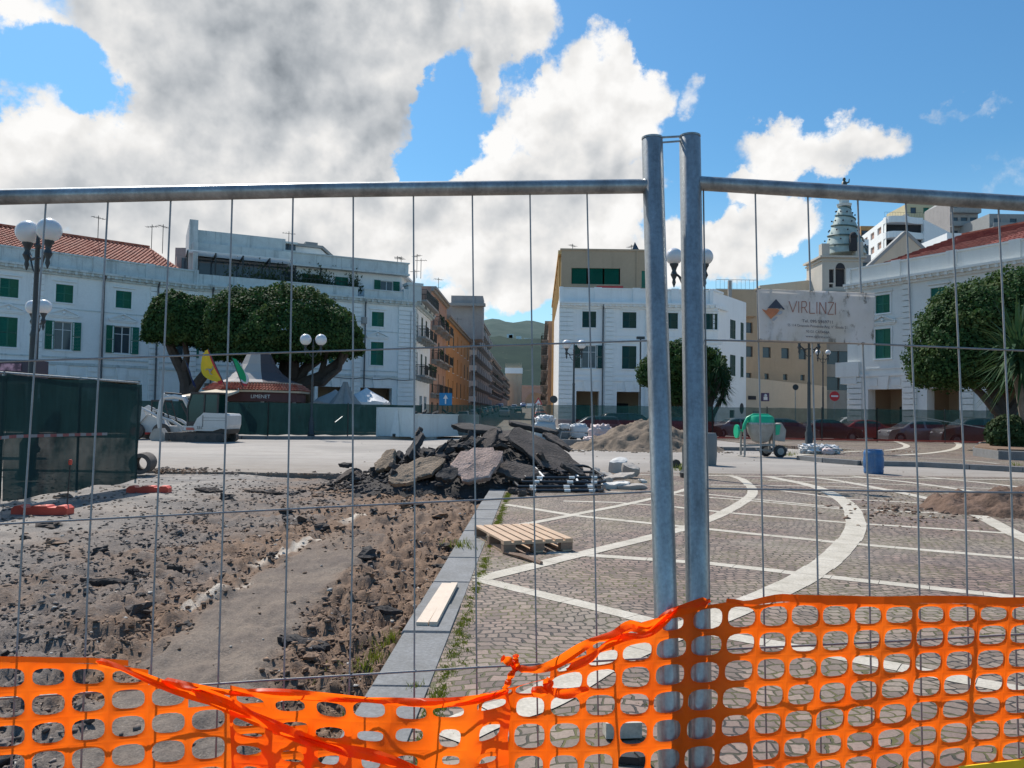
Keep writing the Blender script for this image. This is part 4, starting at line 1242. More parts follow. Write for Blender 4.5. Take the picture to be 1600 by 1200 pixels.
# attic
xa0 = tpx(PB, QB, 462)
def attic():
    zt0, zt1 = 12.05, 14.55
    M_a = MBm @ Matrix.Translation((xa0, 1.3, 0)); La = LB-xa0-1.0
    xs = [tpx(PB, QB, p)-xa0 for p in (494, 536, 608)]
    ops = [(xs[0]-.6, xs[0]+.6, 12.4, 14.0), (xs[1]-.6, xs[1]+.6, 12.4, 14.0), (xs[2]-.62, xs[2]+.62, 12.45, 14.0)]
    mb = MB(); mb.T = M_a; wall(mb, La, zt0, zt1, ops); B_.part('attic_wall', mb, M_white2)
    window(B_, M_a, xs[0], 12.4, 1.2, 1.6, 'half'); window(B_, M_a, xs[1], 12.4, 1.2, 1.6, 'closed'); window(B_, M_a, xs[2], 12.45, 1.24, 1.55, 'open')
    mb = MB(); mb.T = M_a
    mb.bx(-.5, La+.6, -.75, .3, zt1, zt1+.18); mb.bx(-.4, La+.5, -.6, -.35, zt1+.18, zt1+1.15); mb.bx(-.5, La+.6, -.7, -.3, zt1+1.15, zt1+1.25)
    mb.bx(La+.25, La+.5, -.35, 9, zt1+.18, zt1+1.15)
    B_.part('attic_parapet', mb, M_trim)
    # street-side attic wall
    c0 = M_a @ Vector((La, 0, 0)); c1 = (c0.x+SD[0]*9.2, c0.y+SD[1]*9.2)
    Ms, Ls = seg_frame((c0.x, c0.y), c1)
    mb = MB(); mb.T = Ms; wall(mb, Ls, zt0, zt1, [(1.6, 2.6, 12.4, 14.2), (4.5, 5.5, 12.4, 14.2), (7.2, 8.0, 12.4, 14.2)]); mb.bx(-.3, Ls+.3, -.5, .2, zt1+.003, zt1+.18); B_.part('attic_wall', mb, M_white2)
    for x in (2.1, 5.0, 7.6): window(B_, Ms, x, 12.4, 1.0 if x < 7 else .8, 1.8, 'closed', M_greend)
    shell(B_, [tuple((M_a @ Vector((0,0,0)))[:2]), (c0.x, c0.y), c1, (c1[0]-9, c1[1])], zt0, zt1+.19, M_white2, 'attic_wall', skip=(0, 1))
    # balcony parapet on the cornice
    mb = MB(); mb.T = MBm
    for a, b2, h in ((xa0-1.4, tpx(PB,QB,556), .75), (tpx(PB,QB,566), tpx(PB,QB,634), .7)):
        mb.bx(a, b2, -.25, -.05, 12.053, 12.05+h); mb.bx(a-.1, b2+.1, -.32, .02, 12.05+h, 12.15+h)
    xp = tpx(PB, QB, 646); mb.bx(xp-.75, xp+.55, -.4, .9, 12.053, 13.5); mb.bx(xp-.9, xp+.7, -.5, 1.0, 13.5, 13.75); mb.bx(xp-1.2, xp-.75, -.35, .3, 12.053, 13.1)
    B_.part('terrace_parapet', mb, M_trim)
    mb = MB(); mb.T = MBm; railing(mb, tpx(PB,QB,556), .45, xa0-1.4, -.2, z=12.9, step=.4); B_.part('railing', mb, M_rail)
    # air conditioner
    mb = MB(); mb.T = MBm; xc = tpx(PB, QB, 583)
    B_.part('air_conditioner', (lambda q: (q.bx(xc-.85-.35, xc-.85+.1, -.42, -.08, 9.6, 10.2), q)[1])(mb), M_slab)
    for px_ in (630, 636, 662, 669): 
        x_ = tpx(PB, QB, min(px_, 655)); p = offB(x_+(px_-655)*.06 if px_ > 655 else x_, 2.5, zt1+.2); antenna(B_, p.x, p.y, p.z, 2.0+.2*(px_ % 3), px_)
attic()
mb = MB(); mb.T = MBm; xq = tpx(PB, QB, 480)
mb.tube([(xq+(LB-xq)*i/20, -.2, 4.62-.10*math.sin(math.pi*((i % 5)/5))) for i in range(21)], .03, 5); mb.tube([(tpx(PB,QB,640), -.18, 4.6), (tpx(PB,QB,640), -.18, 11.0)], .02, 5); B_.part('cable', mb, M_rail)
# terrace building with pergola behind the parapet (middle part)
def terrace():
    x0, x1 = tpx(PB, QB, 312), tpx(PB, QB, 462)
    x0 = .2
    mb = MB(); mb.T = MBm
    mb.bx(-.8, x1, -.02, .25, 12.053, 12.95)                               # parapet
    B_.part('terrace_parapet', mb, M_trim)
    Mg = MBm @ Matrix.Translation((0, 3.4, 0))
    mb = MB(); mb.T = Mg
    mb.bx(-1.6, x1+1.5, .1, 6, 12.05, 15.0); B_.part('terrace_room', mb, M_grey)
    mb = MB(); mb.T = Mg
    mb.bx(0, x1+.6, -1.0, 6, 15.4, 16.1); mb.bx(0, x0+7.3, -.6, 6, 16.1, 17.3); mb.bx(x0+7.3, x1+.4, -.2, 6, 16.1, 16.4); mb.bx(x0+7.3, x1+.4, -.62, 6, 16.95, 17.1)
    mb.bx(-.7, 0, -1.3, 6, 12.05, 18.0); mb.bx(-.4, 0, -2.2, -1.3, 12.05, 15.9); B_.part('upper_storey', mb, M_trim)
    mb = MB(); mb.T = Mg; mb.bx(x0+7.35, x1+.3, -.1, 6, 16.41, 16.94); B_.part('window_band', mb, M_glass)
    mb = MB(); mb.T = Mg
    for k in range(5): mb.bx(-1.5, x1+1.4, .02, .09, 12.2, 12.2+.01) if False else None
    for k in range(8):
        x = -1.2+k*(x1+1.8)/7; mb.bx(x, x+1.1*(x1+1.8)/8, .0, .08, 12.1, 14.8)
    B_.part('terrace_glazing', mb, M_glass)
    mb = MB(); mb.T = Mg
    for k in range(5): mb.bx(-.9, x1+2.4, -2.6+k*.5, -2.52+k*.5, 15.0, 15.1)
    B_.part('pergola_slats', mb, M_trimw)
    mb = MB(); mb.T = Mg
    for k in range(6): x = -.9+k*(x1+3)/5; mb.bx(x, x+.12, -2.7, 0, 14.88, 14.998); mb.bx(x, x+.12, -2.7, -2.58, 12.1, 14.88)
    B_.part('pergola_frame', mb, M_rail)
    # plants along the terrace
    mb = MB(); mb.T = MBm; r_ = random.Random(3)
    for i in range(2600):
        x = r_.choice([r_.gauss(6, 1.2), r_.gauss(9.2, .8), r_.gauss(10.8, .6), r_.uniform(2, x1+3), r_.gauss(13.4, .4)]); y = r_.uniform(.3, 1.3); z = 12.6+abs(r_.gauss(0, .75)); s = r_.uniform(.05, .13); a = r_.uniform(0, 6)
        mb.add([(x-s, y, z), (x+s*math.cos(a), y+s*math.sin(a), z+s), (x+.02, y+s, z-s)], [(0,1,2)])
    B_.part('terrace_plants', mb, M_leafd)
    # penthouse with slanted roof
    xm, xn = tpx(PB, QB, 458), tpx(PB, QB, 560)
    mb = MB(); mb.T = MBm @ Matrix.Translation((0, 4.5, 0))
    mb.ext([(xm, 14.0), (xn, 14.0), (xn, 14.9), (xm+(xn-xm)*.52, 17.1), (xm, 17.1)], 0, 5); B_.part('penthouse', mb, M_white2)
    mb = MB(); mb.T = MBm @ Matrix.Translation((0, 4.2, 0))
    mb.ext([(xm-.2, 17.1), (xm+(xn-xm)*.54, 17.1), (xn+.2, 14.95), (xn+.2, 15.1), (xm+(xn-xm)*.55, 17.35), (xm-.2, 17.35)], 0, 5.5)
    mb.bx(xm+(xn-xm)*.3, xm+(xn-xm)*.5, 1, 2.5, 17.35, 17.8)
    B_.part('penthouse_roof', mb, M_slab)
    mb = MB(); mb.T = MBm @ Matrix.Translation((0, 4.46, 0)); mb.bx(xm+1.8, xm+3.0, -.02, .05, 14.1, 14.9+.9); mb.bx(xm+4.6, xm+5.8, -.02, .05, 15.2, 15.5); B_.part('window', mb, M_glass)
    # low stair block left of the upper storey
    mb = MB(); p0 = at(266, 640, 72); p1 = at(291, 640, 72); mb.bx(p0.x, p1.x, 72, 76, 11.8, zat(387, 72, 280)); B_.part('stair_block', mb, M_slab)
    p = offB(tpx(PB, QB, 455), 3, 16.5); antenna(B_, p.x, p.y, p.z, 1.6, .4)
terrace()
# street side of B
Ms, Ls = seg_frame(QB, S1)
mb = MB(); mb.T = Ms
xsB = (1.5, 4.6, 7.6)
wall(mb, Ls, -.1, 12.05, [(x-.55, x+.55, z, z+2.2) for x in xsB for z in (5.2, 8.9)] + [(x-.9, x+.9, 0, 3.2) for x in xsB[1:]])
mb2 = MB(); mb2.T = Ms; cornice(mb2, Ls, 12.05); rustic(mb2, .02, .9, 0.02, 11.4); mb2.bx(0, Ls, -.1, .02, 4.7, 4.9)
B_.part('wall', mb, M_white); B_.part('cornice', mb2, M_trim)
for x in xsB:
    for z in (5.2, 8.9): window(B_, Ms, x, z, 1.1, 2.2, 'closed', M_greend); balcony(B_, Ms, x, z-.1, 2.2, 1.0)
    balcony(B_, Ms, x, 12.25, 2.9, 1.1)
pot_plants(B_, Ms, 4.6, 5.1, 2.2, 5); pot_plants(B_, Ms, 7.6, 12.2, 2.4, 6); pot_plants(B_, Ms, 7.6, 5.1, 2.4, 8)

# ---- generic street house
def house(name, label, s0, s1, h, mat_, side, floors, bay, ww, wh, balc=True, depth=14, solid=None, front=False, z0=0., gf=3.6, ridge=None, green=None, setback=0, closed=.6, seed=0, top=.5, inset=0.):
    r_ = random.Random(seed)
    if side == 'L': P, Q = stl(s0, inset), stl(s1, inset); o = -depth
    else: Q, P = str_(s0, inset), str_(s1, inset); o = depth
    T_ = Thing(name, label, 'building', ((P[0]+Q[0])/2+o/2, (P[1]+Q[1])/2, z0))
    M_, L = seg_frame(P, Q)
    fh = (h-gf-top)/floors; n = max(1, int(L/bay)); xs = [L*(i+.5)/n for i in range(n)]
    ops = []; 
    for f_ in range(floors):
        z = z0+gf+f_*fh+.15
        for x in xs: ops.append((x-ww/2, x+ww/2, z, z+wh))
    for x in xs: ops.append((x-.9, x+.9, z0, z0+2.7))
    mb = MB(); mb.T = M_; wall(mb, L, z0-.6, z0+h, ops, .2); T_.part('wall', mb, mat_)
    for x in xs: mb = MB(); mb.T = M_; mb.bx(x-.9, x+.9, .12, .18, z0, z0+2.7); T_.part('shop_door', mb, M_dark)
    for f_ in range(floors):
        z = z0+gf+f_*fh+.15
        for i, x in enumerate(xs):
            window(T_, M_, x, z, ww, wh, 'closed' if r_.random() < closed else 'bare', green or M_greend)
            if balc and (not front or True): balcony(T_, M_, x, z-.1, min(bay*.86, 3.2), 1.0, solid)
    if balc:
        for q in range(min(4, n)): pot_plants(T_, M_, xs[r_.randrange(n)], z0+gf+r_.randrange(floors)*fh, 2.2, seed*10+q)
    mb = MB(); mb.T = M_; mb.bx(0, L, -.55, .02, z0+h-.25, z0+h); mb.bx(0, L, -.3, .02, z0+h-.5, z0+h-.25); T_.part('cornice', mb, M_slab)
    if side == 'L': poly = [P, Q, (Q[0]+o, Q[1]), (P[0]+o, P[1])]
    else: poly = [P, Q, (Q[0]+o, Q[1]), (P[0]+o, P[1])]
    shell(T_, poly, z0-.6, z0+h, mat_, skip=(0,))
    for q in range(3): antenna(T_, P[0]*.7+Q[0]*.3+o*.1*q, P[1]+(Q[1]-P[1])*r_.random(), z0+h, r_.uniform(1.2, 2.4), r_.random()*3)
    return T_, M_, L
QC = (4.35, 72.0)
def str_(s, inset=0.): return (QC[0]+.25+SD[0]*s+inset, QC[1]+SD[1]*s)
house('street_house', 'faded pink house with iron balconies next to the white corner building', 10.6, 25, 15.3, M_pink, 'L', 3, 4.6, 1.1, 2.3, seed=1, depth=10)
house('street_house', 'low ochre orange house with tall pilasters in the side street', 25.1, 58, 14.0, M_orange, 'L', 3, 5.2, 1.2, 2.2, balc=False, seed=2, depth=11)
mb = MB(); 
T_o = Thing('rooftop_room', 'grey rooftop room with terrace rail above the ochre house', 'building', (-16, 128, 14))
mb = MB(); mb.bx(xat(702, 128), xat(752, 128), 128, 134, 13.9, zat(462, 128, 730)); T_o.part('wall', mb, M_grey); mb = MB(); mb.bx(xat(700, 127), xat(756, 127), 126.5, 127.9, zat(478,127,730), zat(474,127,730)); T_o.part('canopy', mb, M_slab)
T_, M_, L = house('apartment_house', 'tall grey apartment house with stacked solid balconies down the street', 62, 108, 20.2, M_grey, 'L', 6, 4.6, 1.2, 2.1, solid=M_slab, seed=3, depth=9)
Mf, Lf = seg_frame((stl(62)[0]-9, stl(62)[1]-.02), (stl(62)[0], stl(62)[1]-.02))
mb = MB(); mb.T = Mf @ Matrix.Translation((0, -.02, 0))
for k in range(6): mb.bx(Lf-3.4, Lf-.1, -1.1, -.02, 3.4+k*2.7, 3.6+k*2.7); mb.bx(Lf-3.4, Lf+1.0, -1.15, -1.05, 3.6+k*2.7, 4.5+k*2.7); mb.bx(Lf-2.9, Lf-1.4, -.06, -.01, 3.7+k*2.7, 5.7+k*2.7, 1)
T_.part('end_balconies', mb, [M_white2, M_dark])
house('apartment_house', 'peach apartment house with balconies further up the street', 108.5, 165, 13.4, M_peach, 'L', 4, 4.8, 1.2, 2.0, seed=4, depth=12, z0=groundz(190))
house('apartment_house', 'dull pink apartment house near the end of the street', 165.5, 225, 11.0, M_pink, 'L', 3, 5.5, 1.2, 2.0, seed=5, depth=12, z0=groundz(245), balc=True)
T_, M_, L = house('apartment_house', 'narrow grey house with balconies beyond the yellow wall', 43.5, 78, 15.6, M_peach, 'R', 5, 4.6, 1.1, 2.0, seed=6, depth=12, inset=-.7)
house('street_house', 'reddish house low on the right side of the street', 79, 190, 8.5, M_pink, 'R', 2, 6, 1.2, 1.8, seed=7, depth=12, balc=False, z0=groundz(180), inset=-.6)
# wrapped building and arch at the end
zz = groundz(300)
T_ = Thing('wrapped_building', 'building wrapped in pale scaffold sheeting at the end of the street', 'building', (xat(803, 300), 302, zz))
mb = MB(); x0, x1 = xat(789, 300), xat(815, 300)
n = 26
for i in range(n):
    a, b2 = x0+(x1-x0)*i/n, x0+(x1-x0)*(i+1)/n
    mb.quad((a, 300+.25*(i % 2), zz-1), (b2, 300+.25*((i+1) % 2), zz-1), (b2, 300+.25*((i+1) % 2), zz+13), (a, 300+.25*(i % 2), zz+17))
mb.bx(x0, x1, 300.4, 312, zz-1, zz+12.8); T_.part('sheeting', mb, M_cream)
mb = MB(); mb.bx(x0-.2, x1+.2, 299.6, 300, zz+12.6, zz+14.8); T_.part('top_sheet', mb, M_white2)
T_ = Thing('viaduct', 'reddish brick arch wall crossing the end of the street', 'wall', (xat(830, 330), 330, groundz(330)))
mb = MB(); zz = groundz(330); x0, x1 = xat(806, 330), xat(858, 330); xc = xat(836, 330); rr_ = 4.3; zt = zat(605, 330, 830)
for i in range(24):
    a, b2 = math.pi*i/24, math.pi*(i+1)/24
    mb.quad((xc+rr_*math.cos(a), 330, zz+1.2+rr_*math.sin(a)), (xc+rr_*math.cos(b2), 330, zz+1.2+rr_*math.sin(b2)), (xc+rr_*math.cos(b2), 330, zt), (xc+rr_*math.cos(a), 330, zt))
mb.bx(x0, xc-rr_, 330, 334, zz-1, zt); mb.bx(xc+rr_, x1, 330, 334, zz-1, zt); mb.bx(x0, x1, 329.6, 334.1, zt, zt+.8)
T_.part('wall', mb, M_pink); mb = MB(); mb.bx(x0, x1, 336, 350, zz, zt-1.5); T_.part('backing_house', mb, M_cream)

# ---- C: bright white building in the middle
C_ = Thing('palace', 'bright white corner building with dark green shutters right of the street', 'building', (12, 76, 0))
PC, QC2, RC = QC, (18.9, 72.4), (24.2, 79.5)
wxc = [tpx(PC, QC2, p) for p in (920, 983, 1048, 1110)]
MC, LC = palace(C_, PC, QC2, wxc, z_c=12.1, par=1.4, mw=M_white2, mt=M_trimw, green=M_greend, ped=False,
   states=[('open','closed'),('closed','closed'),('closed','closed'),('closed','closed')], low=(5.9, 1.35, 2.15), up=(9.75, 1.3, 1.5),
   arches=[(tpx(PC,QC2,901), tpx(PC,QC2,937)), (tpx(PC,QC2,964), tpx(PC,QC2,1001)), (tpx(PC,QC2,1030), tpx(PC,QC2,1066))],
   cols=[(.02, tpx(PC,QC2,895)), (tpx(PC,QC2,945), tpx(PC,QC2,958)), (tpx(PC,QC2,1008), tpx(PC,QC2,1021)), (LC_ if False else tpx(PC,QC2,1072), tpx(PC,QC2,1085))], drains=[tpx(PC, QC2, 941.5)])
Mc2, Lc2 = seg_frame(QC2, RC)
mb = MB(); mb.T = Mc2; xs = [tpx(QC2, RC, 1145), tpx(QC2, RC, 1159.5)]
ops = [(xs[0]-.75, xs[0]+.75, z, z+h) for z, h in ((5.6, 2.1), (9.3, 1.9))] + [(xs[1]-.45, xs[1]+.45, z, z+h) for z, h in ((5.6, 2.1), (9.3, 1.9))]
wall(mb, Lc2, -.1, 13.4, ops+[(xs[0]-.8, xs[0]+.5, 0, 2.2)]); rustic(mb, .05, 1.0, 0, 11.6); C_.part('wall', mb, M_white2)
for i, x in enumerate(xs):
    for z, h in ((5.6, 2.1), (9.3, 1.9)): window(C_, Mc2, x, z, 1.5 if i == 0 else .9, h, 'closed', M_greend)
mb = MB(); mb.T = Mc2; mb.tube([(xs[1]-.1, -.03, 2.4), (xs[1]-.1, .05, 2.4)], .55, 20); C_.part('round_window', mb, M_dark)
mb = MB(); mb.T = Mc2; mb.bx(xs[0]-.8, xs[0]+.5, .1, .15, 0, 2.2); C_.part('door', mb, M_dark)
mb = MB(); mb.T = Mc2; mb.bx(-.1, 3.2, -.35, .02, 11.8, 12.1); mb.bx(-.1, 2.4, -.12, .2, 13.4, 13.6); C_.part('cornice', mb, M_trimw)
shell(C_, [PC, QC2, RC, (RC[0]-3, 92), (PC[0]+.6, 92)], -.1, 12.6, M_white2, skip=(0, 1))
mb = MB(); mb.bx(8, 10.5, 73.2, 74.4, 12.61, 13.9); mb.bx(5.2, 8.0, 73.4, 74.0, 13.6, 13.75); C_.part('terrace_awning', mb, pm('dusty_red_awning', (.30, .05, .05), .8, .3, 3, .1))
# ---- H: tall beige building behind C, yellow street wall
H_ = Thing('apartment_house', 'tall plain beige building with yellow street wall above the white palace', 'building', (12, 82, 0))
PH = (4.75, 76.5); QH = (xat(1034, 76.5), 76.5); hz = zat(392, 76.5, 950)
Mh, Lh = seg_frame(PH, QH); mb = MB(); mb.T = Mh
g0, g1 = tpx(PH, QH, 891.5), tpx(PH, QH, 968); zb, zt = zat(444, 76.5, 930), zat(419, 76.5, 930)
wall(mb, Lh, 11, hz, [(g0, g1, zb, zt), (tpx(PH,QH,1001.5), tpx(PH,QH,1012), zat(450,76.5,1005), zat(423,76.5,1005))], .25); mb.bx(-.1, Lh+.1, -.08, .3, hz, hz+.18); mb.bx(tpx(PH,QH,993), tpx(PH,QH,995), -.1, .0, 12, hz); H_.part('wall', mb, M_beige)
mb = MB(); mb.T = Mh; k3 = (g1-g0)/3
for i in range(3):
    for j in range(22): mb.add([(g0+k3*i+.06, .10, zb+(zt-zb)*j/22), (g0+k3*(i+1)-.12, .10, zb+(zt-zb)*j/22), (g0+k3*(i+1)-.12, .15, zb+(zt-zb)*(j+.96)/22), (g0+k3*i+.06, .15, zb+(zt-zb)*(j+.96)/22)], [(0,1,2,3)])
H_.part('shutter', mb, M_green)
mb = MB(); mb.T = Mh; a = tpx(PH,QH,1001.5); mb.bx(a, a+.7, .1, .14, zat(450,76.5,1005), zat(423,76.5,1005)); H_.part('shutter', mb, M_green)
eH = str_(43.2)
Mhs, Lhs = seg_frame(eH, PH); mb = MB(); mb.T = Mhs; wall(mb, Lhs, 0, hz, [(x-.5, x+.5, z, z+1.8) for x in (4, 9, 14, 19, 24, 29, 34) for z in (4.6, 8.2, 11.8)], .12)
for x in (2, 6.5, 11.5, 16.5, 21.5, 26.5, 31.5, 37): mb.bx(x-.5, x+.5, -.2, .02, 0, hz-.4)
mb.bx(0, Lhs, -.3, .02, hz-.4, hz); H_.part('street_wall', mb, M_yellow)
shell(H_, [PH, QH, (QH[0]+2, 100), (eH[0]+12, eH[1]), eH], 0, hz, M_beige, skip=(0, 4))
mb = MB(); xp = xat(991, 84); zp = zat(379, 84, 990); w_ = .95
mb.add([(xat(977,84), 83, hz), (xat(1007,84), 83, hz), (xat(1007,84), 86, hz), (xat(977,84), 86, hz), (xp, 84.5, zp+.2)], [(0,1,4), (1,2,4), (2,3,4), (3,0,4)]); H_.part('roof_pyramid', mb, M_glass)
antenna(H_, 6, 78, hz, 1.0, 1); antenna(H_, 12, 78, hz, 1.0, 2)

# ---- F: plain beige building between the white palace and the tower
F_ = Thing('beige_building', 'plain beige building with small windows and lower cream wall beside the palace', 'building', (28, 88, 0))
PF, QF = (xat(1160, 86), 86), (xat(1292, 90), 90)
Mf, Lf = seg_frame(PF, QF); mb = MB(); mb.T = Mf
ops = []
for px_, w_ in ((1169, .9), (1198, .6), (1227, .6), (1254, .6)):
    x = tpx(PF, QF, px_); ops.append((x-w_/2, x+w_/2, 5.85, 6.5)); 
for px_ in (1170, 1198, 1227, 1254):
    x = tpx(PF, QF, px_); ops.append((x-.55, x+.55, 8.3, 9.5)); ops.append((x-.5, x+.5, 11.0, 12.2))
wall(mb, Lf, 0, 14.6, ops, .25); mb.bx(0, 2.2, -.3, .02, 13.6, 14.0); F_.part('wall', mb, M_beige)
for o in ops: mb = MB(); mb.T = Mf; mb.bx(o[0], o[1], .2, .24, o[2], o[3]); F_.part('window', mb, M_glass)
P2, Q2 = (xat(1165, 82), 82), (xat(1292, 86), 86)
M2, L2 = seg_frame(P2, Q2); mb = MB(); mb.T = M2
dd = tpx(P2, Q2, 1175); ee = tpx(P2, Q2, 1179)
mb.add([(0, 0, -.1), (L2, 0, -.1), (L2, 0, 5.1), (0, 0, 5.75), (0, 4, -.1), (L2, 4, -.1), (L2, 4, 5.1), (0, 4, 5.75)], [(0,1,2,3), (3,2,6,7), (0,3,7,4), (1,5,6,2)]); F_.part('lower_wall', mb, M_cream)
mb = MB(); mb.T = M2; mb.bx(dd-.5, dd+.5, -.05, -.004, 3.4, 3.8); F_.part('vent', mb, M_dark)
mb = MB(); mb.T = M2; mb.bx(ee-.2, ee+.6, -.06, -.004, 0, 2.2); F_.part('door', mb, M_grey)
shell(F_, [PF, QF, (QF[0]+1, 104), (PF[0], 104)], 0, 14.6, M_beige, skip=(0,))
mb = MB(); x0, x1, x2 = xat(1187, 96), xat(1262, 96), xat(1284, 96)
mb.add([(x0, 96, 10), (x2, 96, 10), (x2, 96, zat(439,96,1284)), (x1, 96, zat(438,96,1262)), (x0, 96, zat(446,96,1187)), (x0, 108, 10), (x2, 108, 10), (x2, 108, 18), (x1, 108, 18.4), (x0, 108, 17.6)], [(0,1,2,3,4), (1,6,7,2), (5,0,4,9), (4,3,8,9), (3,2,7,8)])
F_.part('upper_wall', mb, M_cream)
mb = MB(); mb.T = Matrix(); 
def rail_px(x0_, x1_, D, y, T_):
    mb = MB(); mb.T = Matrix.Translation((xat(x0_, D), D, zat(y, D, x0_)-.0)); railing(mb, xat(x1_, D)-xat(x0_, D), 1.1, step=.45); T_.part('railing', mb, M_rail)
mb = MB(); mb.bx(xat(1100,84), xat(1184,84), 84, 85.9, 12.6, zat(452,84,1150)); F_.part('terrace_wall', mb, M_beige)
rail_px(1118, 1184, 84.0, 452, F_)
mb = MB(); mb.bx(xat(1138,83), xat(1143,83), 83, 83.4, 12.6, zat(438,83,1140)); F_.part('chimney', mb, M_slab)
# ---- bell tower with spiral spire
BT = Thing('bell_tower', 'cream bell tower with pale green spiral spire and statue on top', 'tower', (xat(1315, 97), 97, 0))
DT = 92.6; xL, xR = xat(1285, DT), xat(1349, DT); wT = xR-xL
mb = MB(); mb.T = Matrix.Translation((xL, DT, 0))
pxm = lambda p: xat(p, DT)-xL
zz = lambda y: zat(y, DT+(0 if y > 399 else 2.5), 1316)
ops = [(pxm(1306), pxm(1321), zz(448), zz(420)), (pxm(1296), pxm(1303.5), zz(442), zz(421)), (pxm(1325), pxm(1331), zz(442), zz(421)),
       (pxm(1296), pxm(1302), zz(449.5), zz(444)), (pxm(1306), pxm(1342), 12, 12.01)]
wall(mb, wT, 0, zz(403), ops[:4], .5)
# arch head
cx_, rA = (pxm(1306)+pxm(1321))/2, (pxm(1321)-pxm(1306))/2
mb.bx(-.35, wT+.35, -.35, wT+.35, zz(403), zz(400)); mb.bx(-.15, wT+.15, -.15, wT+.15, zz(408), zz(406)); mb.bx(-.1, wT+.1, -.12, .02, zz(455), zz(453))
mb.bx(-.05, .9, -.05, .9, zz(400), zz(388)); mb.bx(wT-.9, wT+.05, -.05, .9, zz(400), zz(385))
mb.quad((0,0,0), (0,wT,0), (0,wT,zz(403)), (0,0,zz(403))); mb.quad((wT,0,0), (wT,wT,0), (wT,wT,zz(403)), (wT,0,zz(403))); mb.quad((0,wT,0),(wT,wT,0),(wT,wT,zz(403)),(0,wT,zz(403)))
BT.part('shaft', mb, pm('tower_stucco', (.50,.46,.40), .9, .08, .6, .2, streak=.3))
mb = MB(); mb.T = Matrix.Translation((xL, DT, 0))
mb.bx(ops[0][0], ops[0][1], .3, .35, ops[0][2], ops[0][3])
nn_ = 14
mb.add([(cx_+rA*math.cos(math.pi*i/nn_), -.02, zz(420)+rA*1.25*math.sin(math.pi*i/nn_)) for i in range(nn_+1)], [tuple(range(nn_+1))])
BT.part('belfry_opening', mb, M_dark)
for o in ops[1:4]: mb = MB(); mb.T = Matrix.Translation((xL, DT, 0)); mb.bx(o[0], o[1], .3, .35, o[2], o[3]); BT.part('belfry_opening', mb, M_dark)
cx2, cy2 = xat(1320, DT+wT/2), DT+wT/2
prof = []
zs0, zs1 = zz(399), zz(322)
M_spire = pm('pale_green_majolica', (.36, .44, .41), .5, .35, 1.2, .2, streak=.5, stain=(.16,.30,.28))
NTn = 14
def rad(t_): return 2.15*(1-t_)**.85 + .55
mb = MB()
steps = 220; turns = 4.6; nseg = 28
# body of the spire
prof = [(rad(i/30)*.93, zs0+(zs1-zs0)*i/30) for i in range(31)]
mb.lathe(prof, (cx2, cy2, 0), 28)
BT.part('spire', mb, M_spire, smooth=True)
mb = MB(); pts = []
for i in range(steps+1):
    t_ = i/steps; a = -t_*turns*2*math.pi+1.2; r0 = rad(t_)*.97
    pts.append((cx2+r0*math.cos(a), cy2+r0*math.sin(a), zs0+.25+(zs1-zs0-.3)*t_))
mb.tube(pts, .10, 6); BT.part('spiral_band', mb, pm('dark_verdigris', (.07,.12,.12), .6, .3, 3, .2), smooth=True)
mb = MB()
for i in range(0, steps, 5):
    t_ = (i+.5)/steps; a = -t_*turns*2*math.pi+1.2; r0 = rad(t_)*.94
    zq = zs0+.25+(zs1-zs0-.3)*t_+.75*(1-t_*.4)
    if t_ < .93: mb.sph((cx2+r0*math.cos(a), cy2+r0*math.sin(a), zq), .11, 0, 6, 4)
BT.part('spire_openings', mb, M_dark)
mb = MB(); mb.T = Matrix.Translation((cx2, cy2, 0)); mb.lathe([(.85, zs1-.1), (.95, zs1+.2), (.62, zs1+.3), (.6, zs1+.8), (.95, zs1+1.0), (.95, zs1+1.2), (.3, zs1+1.3)], n=8); BT.part('finial', mb, M_trim)
mb = MB(); mb.bx(cx2-.45, cx2+.35, DT+wT/2-2.8, DT+wT/2-2.35, zs0, zs0+1.9); mb.sph((cx2-.05, DT+wT/2-2.6, zs0+1.9), .42, 0, 10, 8); BT.part('lantern_door', mb, M_dark)
# statue: cloaked figure on a crescent of cherubs, read at this size as a small group of rounded shapes
mb = MB(); zb_ = zs1+1.3
mb.lathe([(.5, zb_), (.45, zb_+.3), (.5, zb_+.6), (.36, zb_+1.2), (.30, zb_+1.7), (.14, zb_+1.85), (.2, zb_+2.0), (.17, zb_+2.2), (.05, zb_+2.3)], (cx2, cy2, 0), 10)
mb.tube([(cx2+.2, cy2, zb_+1.55), (cx2+.55, cy2-.1, zb_+1.7), (cx2+.6, cy2-.1, zb_+2.1)], [.12,.1,.06], 6); mb.sph((cx2-.55, cy2, zb_+.55), .24, 0, 8, 6); mb.sph((cx2+.5, cy2, zb_+.4), .26, 0, 8, 6); mb.sph((cx2-.75, cy2, zb_+.75), .14, 0, 8, 6)
BT.part('statue', mb, pm('dark_bronze', (.06, .07, .06), .5, .3, 4, .1), smooth=True)
mb = MB(); mb.bx(xat(1276,99), xat(1286,99), 99, 100, 12, zat(436,99,1280)); mb.sph((xat(1282,99), 98, zat(436,99,1280)), .9, 0, 10, 8); BT.part('side_turret', mb, M_grey)

